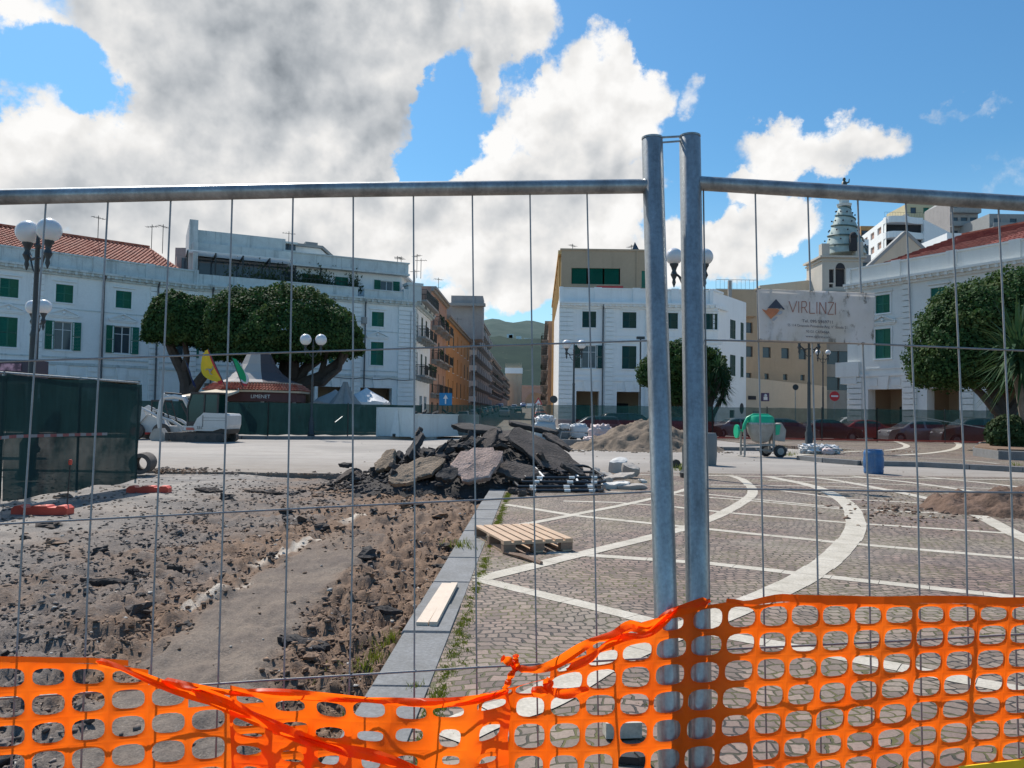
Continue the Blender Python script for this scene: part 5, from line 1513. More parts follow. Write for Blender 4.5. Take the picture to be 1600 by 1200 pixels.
# ---- E: white building on the right with hipped red roof
E_ = Thing('palace', 'pale grey white palace at the right with red hipped roof and arcade', 'building', (31, 52, 0))
PE, QE = (26.15, 59.9), (36.6, 42.3)
wxe = [tpx(PE, QE, p) for p in (1380, 1468, 1560)]; LE = math.hypot(QE[0]-PE[0], QE[1]-PE[1]); wxe.append(wxe[-1]+4.2)
M_whe = pm('greyish_white_plaster', (.66, .66, .63), .85, .07, .8, .25, streak=.35, stain=(.36,.36,.34))
a0 = [tpx(PE, QE, p) for p in (1356, 1409, 1448, 1498, 1540, 1592)]
ME, LE = palace(E_, PE, QE, [w_ for w_ in wxe if w_ < LE-1], z_c=11.95, par=1.25, mw=M_whe, mt=M_whe, states=[('closed','closed')]*4, low=(6.05, 1.25, 2.2),
    arches=[(a0[0], a0[1]), (a0[2], a0[3]), (a0[4], a0[5])], piers=[(.05, tpx(PE,QE,1347)), (tpx(PE,QE,1411), tpx(PE,QE,1432)), (tpx(PE,QE,1500), tpx(PE,QE,1521))], cols=[(tpx(PE,QE,1411), tpx(PE,QE,1424))])
def offE(x, y, z): return ME @ Vector((x, y, z))
mb = MB(); mb.T = ME; mb.bx(-.9, 1.1, -.25, 1.0, 4.75, 5.9); mb.bx(-.5, .9, -.2, .8, 4.2, 4.749); E_.part('corner_balcony', mb, M_whe)
shell(E_, [tuple(offE(0,0,0)[:2]), tuple(offE(LE,0,0)[:2]), tuple(offE(LE,13,0)[:2]), tuple(offE(0,13,0)[:2])], -.1, 11.95, M_whe, skip=(0,))
mb = MB(); rg = 6.0
tiles(mb, offE(.4, .5, 12.9), offE(LE, .5, 12.9), offE(LE, rg, 15.6), offE(5.6, rg, 15.6), 60, 15); E_.part('roof', mb, M_tile2, smooth=True, ang=80)
mb = MB(); mb.add([offE(.4, .5, 12.9), offE(5.6, rg, 15.6), offE(.4, 11.5, 12.9)], [(0,1,2)]); mb.quad(offE(5.6, rg, 15.6), offE(LE, rg, 15.6), offE(LE, 11.5, 12.9), offE(.4, 11.5, 12.9)); mb.bar(offE(5.6, rg, 15.66), offE(LE, rg, 15.66), .22, .14); E_.part('roof_back', mb, M_tile)
G_ = Thing('gabled_house', 'cream gable end rising behind the red roof at the right', 'building', (xat(1402, 76), 78, 0))
mb = MB(); D = 76; mb.ext([(xat(1352,D), 0), (xat(1450,D), 0), (xat(1450,D), zat(392,D,1450)), (xat(1417,D), zat(364,D,1417)), (xat(1352,D), zat(424,D,1352))], D, D+.6); G_.part('wall', mb, M_cream)
mb = MB(); 
for (a, b2) in (((1448, 391), (1417, 362.5)), ((1417, 362.5), (1350, 424))): mb.bar((xat(a[0],D), D+.3, zat(a[1],D,a[0])), (xat(b2[0],D), D+.3, zat(b2[1],D,b2[0])), .75, .3)
G_.part('roof', mb, M_slab)
# ---- apartment blocks on the rise behind
K1 = Thing('apartment_block', 'white apartment block with rounded stacked balconies above the gable', 'building', (xat(1410, 150), 158, 0))
D = 150; z_ = lambda y, p=1400, D=150: zat(y, D, p)
xl, xc_, xr, xe = xat(1354, D+14), xat(1386, D), xat(1446, D), xat(1482, D+10)
Ml, Ll = seg_frame((xl, D+16), (xc_, D)); mb = MB(); mb.T = Ml; zt = z_(340)
fl_h = 3.0; ops = []
for k in range(7): 
    for x in (3, 7.5, 12, 16): 
        if x+1.2 < Ll: ops.append((x-1.2, x+1.2, zt-2.4-k*fl_h, zt-1.0-k*fl_h))
wall(mb, Ll, 0, zt, ops, .3); K1.part('side_wall', mb, M_trimw)
for o in ops: mb = MB(); mb.T = Ml; mb.bx(o[0], o[1], .25, .3, o[2], o[3]); K1.part('window', mb, M_pink)
mb = MB(); mb.bx(xc_+4.6, xr, D+1.2, D+12, 0, zt+.2); mb.quad((xc_+.1, D+1.3, 0), (xc_+4.6, D+1.3, 0), (xc_+4.6, D+1.3, zt), (xc_+.1, D+1.3, zt)); K1.part('recessed_wall', mb, M_dark)
mb = MB()
for k in range(8):
    zb_ = zt-1.1-k*fl_h; x0, x1 = xc_, xr
    P_ = [(x0, D+1.2), (x0, D+.2), (x0+.3, D-.5), (x0+1., D-.9), (x0+(x1-x0)*.5, D-.9), (x0+(x1-x0)*.62, D-.2), (x1-1, D+.4), (x1, D+.4), (x1, D+1.2)]
    mb.prism(P_, zb_, zb_+1.25)
K1.part('balconies', mb, M_white2)
mb = MB(); mb.add([(xr, D, 0), (xe, D+8, 0), (xe, D+8, z_(350, 1480)), (xr, D, z_(343, 1446)), (xr, D+14, 0), (xe, D+20, 0), (xe, D+20, z_(350,1480)), (xr, D+14, z_(343,1446))], [(0,1,2,3), (1,5,6,2), (3,2,6,7), (0,3,7,4)]); K1.part('blank_wall', mb, M_white2)
mb = MB(); mb.bx(xc_+4.8, xr-2, D+2, D+9, zt+.2, zt+1.3); K1.part('roof_terrace', mb, M_slab)
mb = MB(); mb.T = Matrix.Translation((xc_, D+.6, zt+.25)); railing(mb, xr-xc_, 1.0, step=.5); K1.part('railing', mb, M_rail)
def block(name, label, px0, px1, D, ytop, mat_, floors, bays, balc=None, right=0, green=False, roofp=0):
    T_ = Thing(name, label, 'building', (xat((px0+px1)/2, D), D+5, 0))
    x0, x1 = xat(px0, D), xat(px1, D); zt = zat(ytop, D, px0); W_ = x1-x0
    mb = MB(); mb.T = Matrix.Translation((x0, D, 0)); ops = []
    for k in range(floors):
        for j in range(bays): x = W_*(j+.5)/bays; ops.append((x-.75, x+.75, zt-2.6-k*3.1, zt-1.0-k*3.1))
    wall(mb, W_, 0, zt, ops, .3); mb.quad((W_,0,0), (W_+right,11,0), (W_+right,11,zt), (W_,0,zt)); mb.quad((0,11,0), (0,0,0), (0,0,zt), (0,11,zt)); mb.quad((0,0,zt), (W_,0,zt), (W_+right,11,zt), (0,11,zt)); T_.part('wall', mb, mat_)
    for i, o in enumerate(ops): mb = MB(); mb.T = Matrix.Translation((x0, D, 0)); mb.bx(o[0], o[1], .2, .26, o[2], o[3]); T_.part('window', mb, M_green if green and i % 3 == 1 else M_glass)
    if balc:
        mb = MB(); mb.T = Matrix.Translation((x0, D, 0))
        for k in range(floors): mb.bx(0, W_*balc, -1.3, 0, zt-3.3-k*3.1, zt-3.1-k*3.1); mb.bx(0, W_*balc, -1.35, -1.25, zt-3.1-k*3.1, zt-2.2-k*3.1)
        T_.part('balconies', mb, M_slab)
    if roofp:
        mb = MB(); mb.T = Matrix.Translation((x0, D, zt)); mb.add([(0,0,0), (W_,0,0), (W_,11,0), (0,11,0), (W_*.45, 5, roofp)], [(0,1,4), (1,2,4), (2,3,4), (3,0,4)]); T_.part('roof', mb, M_slab)
    return T_
block('apartment_block', 'yellow cream apartment block on the hill with green blind', 1419, 1500, 200, 318, pm('pale_yellow_render', (.60,.52,.33), .9, .08, .5, .1), 6, 4, green=True)
block('apartment_block', 'grey apartment block with pointed roof showing above the fence rail', 1487, 1531, 176, 312, M_grey, 7, 3, balc=1, right=5, roofp=2.4)
block('apartment_block', 'dark grey balconied block at the far right above the red roof', 1549, 1700, 165, 334, M_slab, 7, 6, balc=1)
block('penthouse', 'small orange rooftop block left of the curved white block', 1346, 1372, 172, 353, M_orange, 3, 2)
block('apartment_house', 'small white house squeezed between the roof and grey block', 1482, 1514, 120, 364, M_white2, 2, 2)
block('apartment_house', 'narrow white apartment house left of the curved block', 1345, 1358, 130, 374, M_white2, 5, 1)
block('apartment_house', 'brownish house between the bell tower and the right palace', 1338, 1362, 100, 398, M_grey, 3, 1)
block('street_building', 'grey stone building in the gap left of the right palace', 1292, 1330, 92, 455, pm('stone_facade', (.36,.33,.29), .9, .12, .8, .2, streak=.4), 4, 2)
block('distant_house', 'brown house at the far left edge behind the tiled roof', -60, 28, 75, 356, M_grey, 2, 2)
# ---- hills
def ridge(pts, D, name, mat_, base=-5, dz=.5, depth=500):
    mb = MB(); n = 240; vs = []
    xs = [xat(-400+2400*i/n, D) for i in range(n+1)]
    for j in range(12):
        v = j/11
        for i in range(n+1):
            px_ = -400+2400*i/n; yt = interp(px_, pts)
            zt = zat(yt, D, px_)
            x = xs[i]; y = D-depth*(1-v)
            h = base+(zt-base)*math.sin(v*math.pi/2)**1.2
            h += noise.fractal(Vector((x*.006, y*.006, D)), 1, 2, 5)*18*dz*math.sin(v*math.pi/2)+noise.noise(Vector((x*.09, y*.05, 3)))*2.5*v
            vs.append((x, y, h))
    mb.add(vs, [(j*(n+1)+i, j*(n+1)+i+1, (j+1)*(n+1)+i+1, (j+1)*(n+1)+i) for j in range(11) for i in range(n)])
    return struct(name, mb, mat_, True)
def hill_mat(name, c1, c2, c3):
    m, t, b = newmat(name); g = t.n('ShaderNodeNewGeometry').outputs['Position']
    c = t.mix(t.mr(t.noise(g, .012, 8, .7), .4, .62), c1, c2); c = t.mix(t.mr(t.noise(g, .06, 5, .7), .62, .7), c, c3)
    t.l(c, b.inputs['Base Color']); b.inputs['Roughness'].default_value = 1; b.inputs['Specular IOR Level'].default_value = .1
    return m
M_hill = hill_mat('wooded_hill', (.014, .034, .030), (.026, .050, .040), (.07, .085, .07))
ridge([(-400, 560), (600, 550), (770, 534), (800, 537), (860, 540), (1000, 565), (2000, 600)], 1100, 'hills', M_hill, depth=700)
ridge([(-400, 540), (700, 520), (770, 508), (790, 509), (830, 512), (870, 513), (1000, 530), (2000, 560)], 2600, 'hills', hill_mat('haze_tinted_hill', (.050,.085,.080), (.075,.11,.10), (.12,.14,.13)), dz=1.2, depth=1300)  # back ridge: distance haze is put into its paler, bluer colour
# houses scattered on the hill
r_ = random.Random(11)
for k in range(12):
    px_ = r_.uniform(776, 868); D = 1085; mb = MB(); x = xat(px_, D); z = zat(interp(px_, [(770, 524), (870, 534)])+r_.uniform(0, 9), D, px_); w_ = r_.uniform(5, 12)
    mb.bx(x, x+w_, D-12, D-4, z-5, z+r_.uniform(2.5, 5))
    solo('hillside_house', mb, M_white2, 'pale house on the ridge of the wooded hill beyond the street', 'house', 'houses on the wooded hill')
# ------------------------------------------------------------------ trees
def leaf_mat(name, c1, c2, c3):
    m, t, b = newmat(name)
    g = t.n('ShaderNodeNewGeometry').outputs['Position']
    oi = t.n('ShaderNodeNewGeometry').outputs['Random Per Island']
    c = t.mix(oi, c1, c2); c = t.mix(t.mr(t.noise(g, .9, 4, .6), .5, .68), c, c3)
    t.l(c, b.inputs['Base Color']); b.inputs['Roughness'].default_value = .75; b.inputs['Specular IOR Level'].default_value = .25
    tb = t.n('ShaderNodeBsdfTranslucent'); t.l(c, tb.inputs[0]); mx = t.n('ShaderNodeMixShader'); mx.inputs[0].default_value = .25
    t.l(b.outputs[0], mx.inputs[1]); t.l(tb.outputs[0], mx.inputs[2]); t.l(mx.outputs[0], m.node_tree.nodes['Material Output'].inputs[0])
    return m
M_fic = leaf_mat('ficus_leaves', (.020, .052, .014), (.055, .118, .032), (.095, .130, .034))
M_leafb = leaf_mat('bush_leaves', (.02, .05, .02), (.05, .09, .03), (.06, .08, .03))
M_yuc = leaf_mat('yucca_leaves', (.02, .06, .03), (.05, .11, .04), (.06, .09, .03))
M_grass = leaf_mat('grass_blades', (.13, .18, .02), (.26, .27, .05), (.22, .24, .03))
M_bark = pm('dark_ficus_bark', (.075, .060, .052), .95, .35, 2, .6)
M_barkl = pm('pale_bark', (.22, .18, .14), .95, .3, 3, .6)
def leaves_mesh(P_, N_, size, rng, blade=1.0):
    """one small bent leaf cluster per point"""
    n = len(P_)
    t_ = rng.normal(size=(n, 3)); N_ = N_ + rng.normal(size=(n, 3))*.55; N_ /= np.linalg.norm(N_, axis=1, keepdims=True)
    a = np.cross(N_, t_); a /= np.linalg.norm(a, axis=1, keepdims=True); b2 = np.cross(N_, a)
    s = (size*(.6+.8*rng.random(n)))[:, None]
    v = np.stack([P_-a*s*.5*blade, P_-b2*s*.5+N_*s*.12, P_+a*s*.5*blade, P_+b2*s*.5+N_*s*.12], 1).reshape(-1, 3)
    return v
def quads_obj(name, v, mat, T_=None):
    me = bpy.data.meshes.new(name); n = len(v)//4
    if T_ is not None:
        M_ = np.array(T_.inv); v = v @ M_[:3, :3].T + M_[:3, 3]
    me.vertices.add(len(v)); me.vertices.foreach_set('co', v.astype(np.float32).ravel())
    me.loops.add(4*n); me.loops.foreach_set('vertex_index', np.arange(4*n, dtype=np.int32))
    me.polygons.add(n); me.polygons.foreach_set('loop_start', np.arange(0, 4*n, 4, dtype=np.int32))
    me.update(calc_edges=True); me.validate(); me.materials.append(mat)
    ob = bpy.data.objects.new(name, me); col.objects.link(ob)
    if T_ is not None: ob.parent = T_.o
    return ob
def crown(T_, ells, n, size, mat, seed, flat=.0, name='crown', lump=.10, depth=.12):
    """ells: (cx,cy,cz,rx,ry,rz,bottom) domes; leaves spread through an uneven shell"""
    rng = np.random.default_rng(seed); V_ = []
    areas = [e[3]*e[4]+e[3]*e[5] for e in ells]; tot = sum(areas)
    for e, ar in zip(ells, areas):
        k = int(n*ar/tot); d = rng.normal(size=(k, 3)); d /= np.linalg.norm(d, axis=1, keepdims=True)
        lm = np.array([noise.noise(Vector((q[0]*3.2+e[0], q[1]*3.2, q[2]*3.2+e[2])))+.6*noise.noise(Vector((q[0]*8+e[0], q[1]*8, q[2]*8+e[2]))) for q in d])
        r = 1 + lump*lm - depth*np.abs(rng.normal(size=k))*.7 - (rng.random(k) < .12)*rng.random(k)*.35
        p = d*r[:, None]*np.array(e[3:6]) 
        nb = d/np.array(e[3:6]); nb /= np.linalg.norm(nb, axis=1, keepdims=True)
        bot = e[6]
        low = p[:, 2] < -bot
        # fold the underside into a shallow hollow
        p[low, 2] = -bot + np.abs(p[low, 2]+bot)*.25 + rng.normal(size=low.sum())*.12
        nb[low] = (0, 0, -1)
        p += np.array(e[:3])
        V_.append(leaves_mesh(p, nb, size, rng))
    return quads_obj(name, np.concatenate(V_), mat, T_)
def limb(mb, pts, r0, r1, n=8):
    P_ = []
    for i in range(len(pts)-1):
        a, b2 = Vector(pts[i]), Vector(pts[i+1])
        for k in range(4): P_.append(a.lerp(b2, k/4))
    P_.append(Vector(pts[-1])); N_ = len(P_)
    for i, p in enumerate(P_[1:-1]): p += Vector((noise.noise(p*.9), noise.noise(p*.9+Vector((7,0,0))), 0))*.18
    mb.tube(P_, [r0+(r1-r0)*(i/(N_-1)) for i in range(N_)], n)
# --- the big clipped ficus
D = 55; s_ = D/F
fx = lambda px: xat(px, D, 540); fz = lambda py, px=450: zat(py, D, px)
T1 = Thing('ficus_tree', 'huge clipped ficus with broad mushroom crown rising behind the kiosk', 'tree', (fx(430), D, 0))
ell = [(fx(445), D, fz(548), 5.35, 5.2, 4.75, .1), (fx(380), D-1, fz(540), 2.6, 3.6, 3.9, .3), (fx(520), D-.5, fz(545), 2.35, 3.4, 2.9, .15),
       (fx(430), D-2, fz(556), 3.9, 3.2, 1.2, .35)]
crown(T1, ell, 120000, .17, M_fic, 1, lump=.13)
mb = MB()
zc = 6.3
cx = fx(440)
for p, r0, r1 in (([(cx-.5, D, 0), (cx-.4, D, 2.2), (cx-1.6, D, 4.6), (cx-3.2, D, 7)], 1.1, .35), ([(cx+.3, D, 0), (cx+.3, D+.4, 2.5), (cx+.6, D, 5), (cx+.8, D+.4, 7.5)], 1.2, .45),
          ([(cx+.5, D-.3, 2.0), (cx+1.8, D-.6, 3.4), (cx+3.4, D-.6, 4.2), (cx+4.6, D-.4, 5.4), (cx+5.2, D, 6.6)], .62, .2), ([(cx+.8, D, 2.9), (cx+1.8, D-.3, 4.5), (cx+3., D, 5.6), (cx+3.9, D, 7)], .45, .2),
          ([(cx+2.2, D-.7, 3.6), (cx+3.4, D-1.2, 3.5), (cx+4.4, D-1, 4.5), (cx+4.6, D-.8, 6.2)], .32, .16), ([(cx-.6, D-.5, 2.6), (cx-1.9, D-1.2, 4.6), (cx-2.8, D-1.4, 6.4)], .5, .2),
          ([(cx-.2, D-.4, 2.6), (cx-.4, D-1.4, 4.6), (cx-.2, D-2, 6.6)], .55, .25), ([(cx+1, D-.4, 4), (cx+1.2, D-1.6, 5.4), (cx+2, D-2, 7)], .4, .2), ([(cx+3.0, D-.6, 4.1), (cx+3.2, D-.4, 5.4), (cx+2.6, D-.4, 6.6)], .25, .12)):
    limb(mb, p, r0, r1)
T1.part('trunk', mb, M_bark, smooth=True)
T2 = Thing('ficus_tree', 'smaller clipped ficus touching the left side of the huge one', 'tree', (fx(300), D-1, 0))
ell = [(fx(285), D-1, fz(530, 290), 2.25, 2.6, 3.3, .15), (fx(318), D-1, fz(534, 290), 2.2, 2.3, 3.2, .2)]
crown(T2, ell, 42000, .17, M_fic, 2)
mb = MB(); cx = fx(302)
for p, r0, r1 in (([(cx, D-1, 0), (cx+.1, D-1, 2.6), (cx-.3, D-1, 4.3), (cx-1.3, D-1, 6.3)], .62, .3), ([(cx+.1, D-1, 2.2), (cx+1.2, D-1, 4), (cx+1.9, D-1, 5.2), (cx+2.4, D-1, 6.6)], .42, .2), ([(cx-.2, D-1, 4), (cx+.1, D-1.3, 5.2), (cx, D-1.5, 6.5)], .3, .15)): limb(mb, p, r0, r1)
T2.part('trunk', mb, M_bark, smooth=True)
# --- ficus behind the posts
D = 56
T3 = Thing('ficus_tree', 'round dark ficus half hidden behind the two fence posts', 'tree', (xat(1070, D), D, 0))
ell = [(xat(1055, D), D, zat(575, D, 1055), 2.1, 2.0, 2.0, .8), (xat(1095, D), D, zat(585, D, 1095), 2.1, 2., 1.9, .9), (xat(1018, D), D, zat(583, D, 1018), 1.1, 1.2, 1.35, .8), (xat(1078,D), D-.5, zat(560,D,1078), 1.6, 1.5, 1.1, .8), (xat(1070, D), D, zat(610, D, 1070), 2.3, 1.5, 1.3, .9)]
crown(T3, ell, 40000, .16, M_fic, 3, lump=.2, depth=.2)
mb = MB(); x = xat(1072, D); limb(mb, [(x, D, 0), (x-.1, D, 1.6), (x-.5, D, 3.6)], .5, .25); limb(mb, [(x, D, 1.0), (x+1., D, 2.3), (x+1.7, D, 3.8)], .3, .15); limb(mb, [(x, D, 1.2), (x-1.4, D, 2.4), (x-2, D, 3.6)], .25, .12); T3.part('trunk', mb, M_bark, smooth=True)
def yucca(T_, heads, D, rad, nl, seed, mat=M_yuc):
    rng = random.Random(seed); mb = MB()
    for hx, hy, hz in heads:
        for i in range(nl):
            a = rng.uniform(0, 2*math.pi); e = rng.uniform(-1.1, 1.35); L = rad*rng.uniform(.75, 1.1)
            d = Vector((math.cos(a)*math.cos(e), math.sin(a)*math.cos(e), math.sin(e)))
            side = d.cross(Vector((0,0,1))).normalized()*(.032*rad/1.)
            p0 = Vector((hx, hy, hz)); P_ = [p0+d*L*.08, p0+d*L*.5+Vector((0,0,.03*L)), p0+d*L-Vector((0,0,.22*L*(1-abs(math.sin(e)))))]
            W_ = [.6, 1, .05]
            vs = []
            for p, w_ in zip(P_, W_): vs += [p-side*w_, p+side*w_]
            mb.add(vs, [(0,1,3,2), (2,3,5,4)])
    return T_.part('leaf_rosettes', mb, mat)
D = 54
T4 = Thing('yucca', 'dark spiky yucca growing against the round ficus', 'plant', (xat(1118, D), D, 0))
hd = [(xat(px_, D), D-rnd.uniform(0,1), zat(py_, D, px_)) for px_, py_ in ((1122, 590), (1130, 606), (1112, 612), (1128, 622), (1106, 600), (1118, 575))]
yucca(T4, hd, D, 1.0, 110, 4)
mb = MB(); x = xat(1108, D)
for h in hd: limb(mb, [(x, D, 0), ((x+h[0])/2-.2, D, h[2]*.5), h], .13, .08, 6)
T4.part('trunk', mb, M_bark, smooth=True)
# --- right-hand tree
D = 37
T5 = Thing('ficus_tree', 'large leafy ficus covering the arcade at the right edge', 'tree', (xat(1570, D), D, 0))
X = lambda px: xat(px, D); Z = lambda py, px=1550: zat(py, D, px)
ell = [(X(1540), D, Z(520), 2.9, 2.8, 2.6, 1.9), (X(1485), D-.4, Z(560), 2.1, 2.2, 2.4, 1.2), (X(1465), D-.6, Z(580), 1.5, 1.6, 1.3, .75), (X(1590), D, Z(490), 2.9, 2.8, 2.1, 1.8), (X(1640), D+.5, Z(520), 3.2, 3, 3.2, 2.2), (X(1500), D, Z(500), 1.6, 1.7, 1.4, 1.2), (X(1560), D-1, Z(570), 2.8, 2.0, 1.7, 1.0)]
crown(T5, ell, 110000, .13, M_fic, 5, lump=.2, depth=.18)
mb = MB(); x = X(1572); 
for p, r0, r1 in (([(x, D, 0), (x-.1, D, 1.8), (x-.8, D, 3.6), (x-1.8, D, 5)], .38, .2), ([(x, D, 1.5), (x+1., D, 3.2), (x+1.7, D, 5.2)], .28, .15), ([(x-.1, D, 1.6), (x-1.8, D-.3, 3.2), (x-2.8, D-.4, 4.2)], .22, .1)): limb(mb, p, r0, r1)
T5.part('trunk', mb, M_bark, smooth=True)
D = 30
T6 = Thing('yucca', 'tall yucca palm with bright green blades at the right edge', 'plant', (xat(1603, D), D, 0))
hd = [(xat(1590, D), D, zat(545, D, 1590)), (xat(1585, D), D-.3, zat(572, D, 1585)), (xat(1600, D), D, zat(560, D, 1600))]
yucca(T6, hd, D, 2.1, 75, 6)
mb = MB(); limb(mb, [(xat(1606, D), D, 0), (xat(1603, D), D, 1.3), (xat(1588, D), D, 3.3)], .17, .14, 8); T6.part('trunk', mb, M_barkl, smooth=True)
# bush and planter
D = 30.5
T7 = Thing('shrub', 'dark round shrub in the low planter at the right edge', 'plant', (xat(1580, D), D, IZ))
crown(T7, [(xat(1578, D), D, 1.0, .85, .85, .75, .6), (xat(1600, D), D, .9, .7, .7, .6, .5)], 6000, .12, M_leafb, 7); mb = MB(); limb(mb, [(xat(1578, D), D, .2), (xat(1579, D), D, 1.0)], .07, .04, 6); T7.part('stem', mb, M_bark)
mb = MB(); P_ = [tuple(gnd(px, py, IZ)[:2]) for px, py in ((1520, 712), (1560, 718), (1700, 724), (1700, 700), (1530, 700))]
mb.prism(P_, IZ, IZ+.30); o = Thing('planter', 'low stone planter bed under the yucca at the right', 'planter', (P_[0][0]+1.5, P_[0][1], IZ)); o.part('edging', mb, M_gran)
mb = MB(); c_ = Vector((sum(p[0] for p in P_)/5, sum(p[1] for p in P_)/5)); mb.prism([(c_.x+(p[0]-c_.x)*.95, c_.y+(p[1]-c_.y)*.92) for p in P_], IZ+.29, IZ+.36); o.part('soil', mb, M_dirt)
# ------------------------------------------------------------------ lamps
M_iron = pm('dark_painted_iron', (.035, .045, .050), .45, .25, 6, .1)
m, t, b = newmat('opal_globe'); b.inputs['Base Color'].default_value = (.66, .67, .68, 1); b.inputs['Roughness'].default_value = .25; b.inputs['Subsurface Weight'].default_value = .15
M_opal = m
def lamp(label, x, y, z0=0., h=5.15, gr=.25, arm=.45, group='street lamps with twin globes', rz=0., ornate=True):
    T_ = Thing('street_lamp', label, 'street lamp', (0,0,0), group)
    mb = MB()
    mb.lathe([(.20, 0), (.22, .12), (.15, .22), (.16, .75), (.11, .85), (.12, .95), (.075, 1.05), (.065, h*.55), (.075, h*.56), (.05, h*.58), (.045, h-.55), (.08, h-.5), (.04, h-.45), (.03, h-.2), (.01, h-.1)], n=12)
    T_.part('pole', mb, M_iron, smooth=True)
    for s in (-1, 1):
        mb = MB()
        mb.tube([(0,0,h-.75), (s*arm*.5,0,h-.78), (s*arm,0,h-.62)], .03, 6)
        mb.lathe([(.01, h-1.0), (.05, h-.88), (.035, h-.8), (.09, h-.68), (.05, h-.58), (.075, h-.5), (.11, h-.44), (.11, h-.41)], (s*arm, 0, 0), 10)
        mb.tube([(0,0,h-1.1), (s*arm*.35,0,h-1.0), (s*arm*.7,0,h-.72)], .018, 5)
        T_.part('lamp_arm', mb, M_iron, smooth=True)
        mb = MB(); mb.sph((s*arm, 0, h-.42+gr*.93), gr, 0, 24, 16); T_.part('globe', mb, M_opal, smooth=True, ang=180)
    place(T_.o, (x, y, z0), rz)
    return T_
D = 16.; lamp('tall twin globe lamp behind the near green fence, tilted in front of the tiled roof', xat(46, D, 640), D, 0, 5.38, .245, .33).o.rotation_euler = (0, R(.8), R(-24))
D = 26.; lamp('smaller looking twin globe lamp right behind the tall one at the left', xat(54, D, 640), D, 0, 5.1, .245, .26, rz=R(-22))
D = 42.; lamp('twin globe lamp with white globes in front of the ficus branches', xat(487, D), D, .15, 5.4, .31, .42)
D = 42.; lamp('twin globe lamp before the bright white palace beside the bags', xat(896, D), D, .15, 5.4, .25, .41)
D = 19.; lamp('large twin globe lamp whose pole hides behind the fence posts', xat(1076, D), D, 0, 5.7, .21, .38)
D = 32.; lamp('lamp whose dark pole rises below the company sign', xat(1264, D), D, .15, 5.0, .25, .4)
D = 60.; lamp('thin far lamp beside the beige building below the sign', xat(1286, D), D, .0, 6.9, .2, .4)
D = 58.; mb = MB(); x = xat(1000, D); mb.cyl((x, D, 0), (x, D, zat(530, D, 1000)), .06, n=8); mb.bx(x-.3, x+.3, D-.15, D+.15, zat(530,D,1000), zat(526,D,1000)); solo('floodlight_pole', mb, M_iron, 'slim dark floodlight pole by the round ficus', 'pole')
# ------------------------------------------------------------------ site screens
def screen_mat(name, c, alpha, c2=None, split=None):
    m, t, b = newmat(name); g = t.n('ShaderNodeNewGeometry').outputs['Position']
    cc = t.mix(t.mr(t.noise(g, .7, 4, .6), .35, .65), c, (c[0]*.7, c[1]*.75, c[2]*.75)); 
    mp = t.n('ShaderNodeMapping'); t.l(g, mp.inputs[0]); mp.inputs['Scale'].default_value = (9, 9, 1.2)
    cc = t.mix(1., cc, t.mr(t.noise(mp.outputs[0], 1., 4, .6), .3, .7, .85, 1.2), 'MULTIPLY')
    t.l(cc, b.inputs['Base Color']); b.inputs['Roughness'].default_value = .8; b.inputs['Specular IOR Level'].default_value = .2
    tb = t.n('ShaderNodeBsdfTranslucent'); t.l(cc, tb.inputs[0]); mx0 = t.n('ShaderNodeMixShader'); mx0.inputs[0].default_value = .3; t.l(b.outputs[0], mx0.inputs[1]); t.l(tb.outputs[0], mx0.inputs[2])
    tr = t.n('ShaderNodeBsdfTransparent'); mx = t.n('ShaderNodeMixShader')
    t.l(t.mr(t.noise(g, 2.0, 3, .6), .3, .7, alpha-.05, alpha+.05), mx.inputs[0])
    t.l(tr.outputs[0], mx.inputs[1]); t.l(mx0.outputs[0], mx.inputs[2]); t.l(mx.outputs[0], m.node_tree.nodes['Material Output'].inputs[0])
    return m
M_scr = screen_mat('green_shade_cloth', (.014, .042, .044), .955)
M_scr_t = screen_mat('thin_green_shade_cloth', (.014, .058, .058), .66)
M_scr_o = screen_mat('dull_red_mesh_on_shade_cloth', (.060, .016, .016), .70)
M_red = pm('red_plastic', (.62, .075, .045), .45, .2, 6, .1)
def cloth(mb, a, b2, z0, z1, seed=0, amp=.05, sag=.04, rows_=8, step=.25, m=0):
    a, b2 = Vector(a), Vector(b2); L = (b2-a).length; n = max(2, int(L/step)); d = (b2-a)/L; nn = Vector((-d.y, d.x, 0))
    vs = []
    for j in range(rows_+1):
        v = j/rows_
        for i in range(n+1):
            s = L*i/n; p = a+d*s; q = noise.noise(Vector((s*.9, v*2, seed)))*amp
            e = (-sag*abs(math.sin(s*math.pi/2.1))*(v == 1)) + (.06*noise.noise(Vector((s*1.5, 0, seed+3))) if j == 0 else 0)
            vs.append(p+nn*q+Vector((0,0,z0+(z1-z0)*v+e)))
    mb.add(vs, [(j*(n+1)+i, j*(n+1)+i+1, (j+1)*(n+1)+i+1, (j+1)*(n+1)+i) for j in range(rows_) for i in range(n)], m)
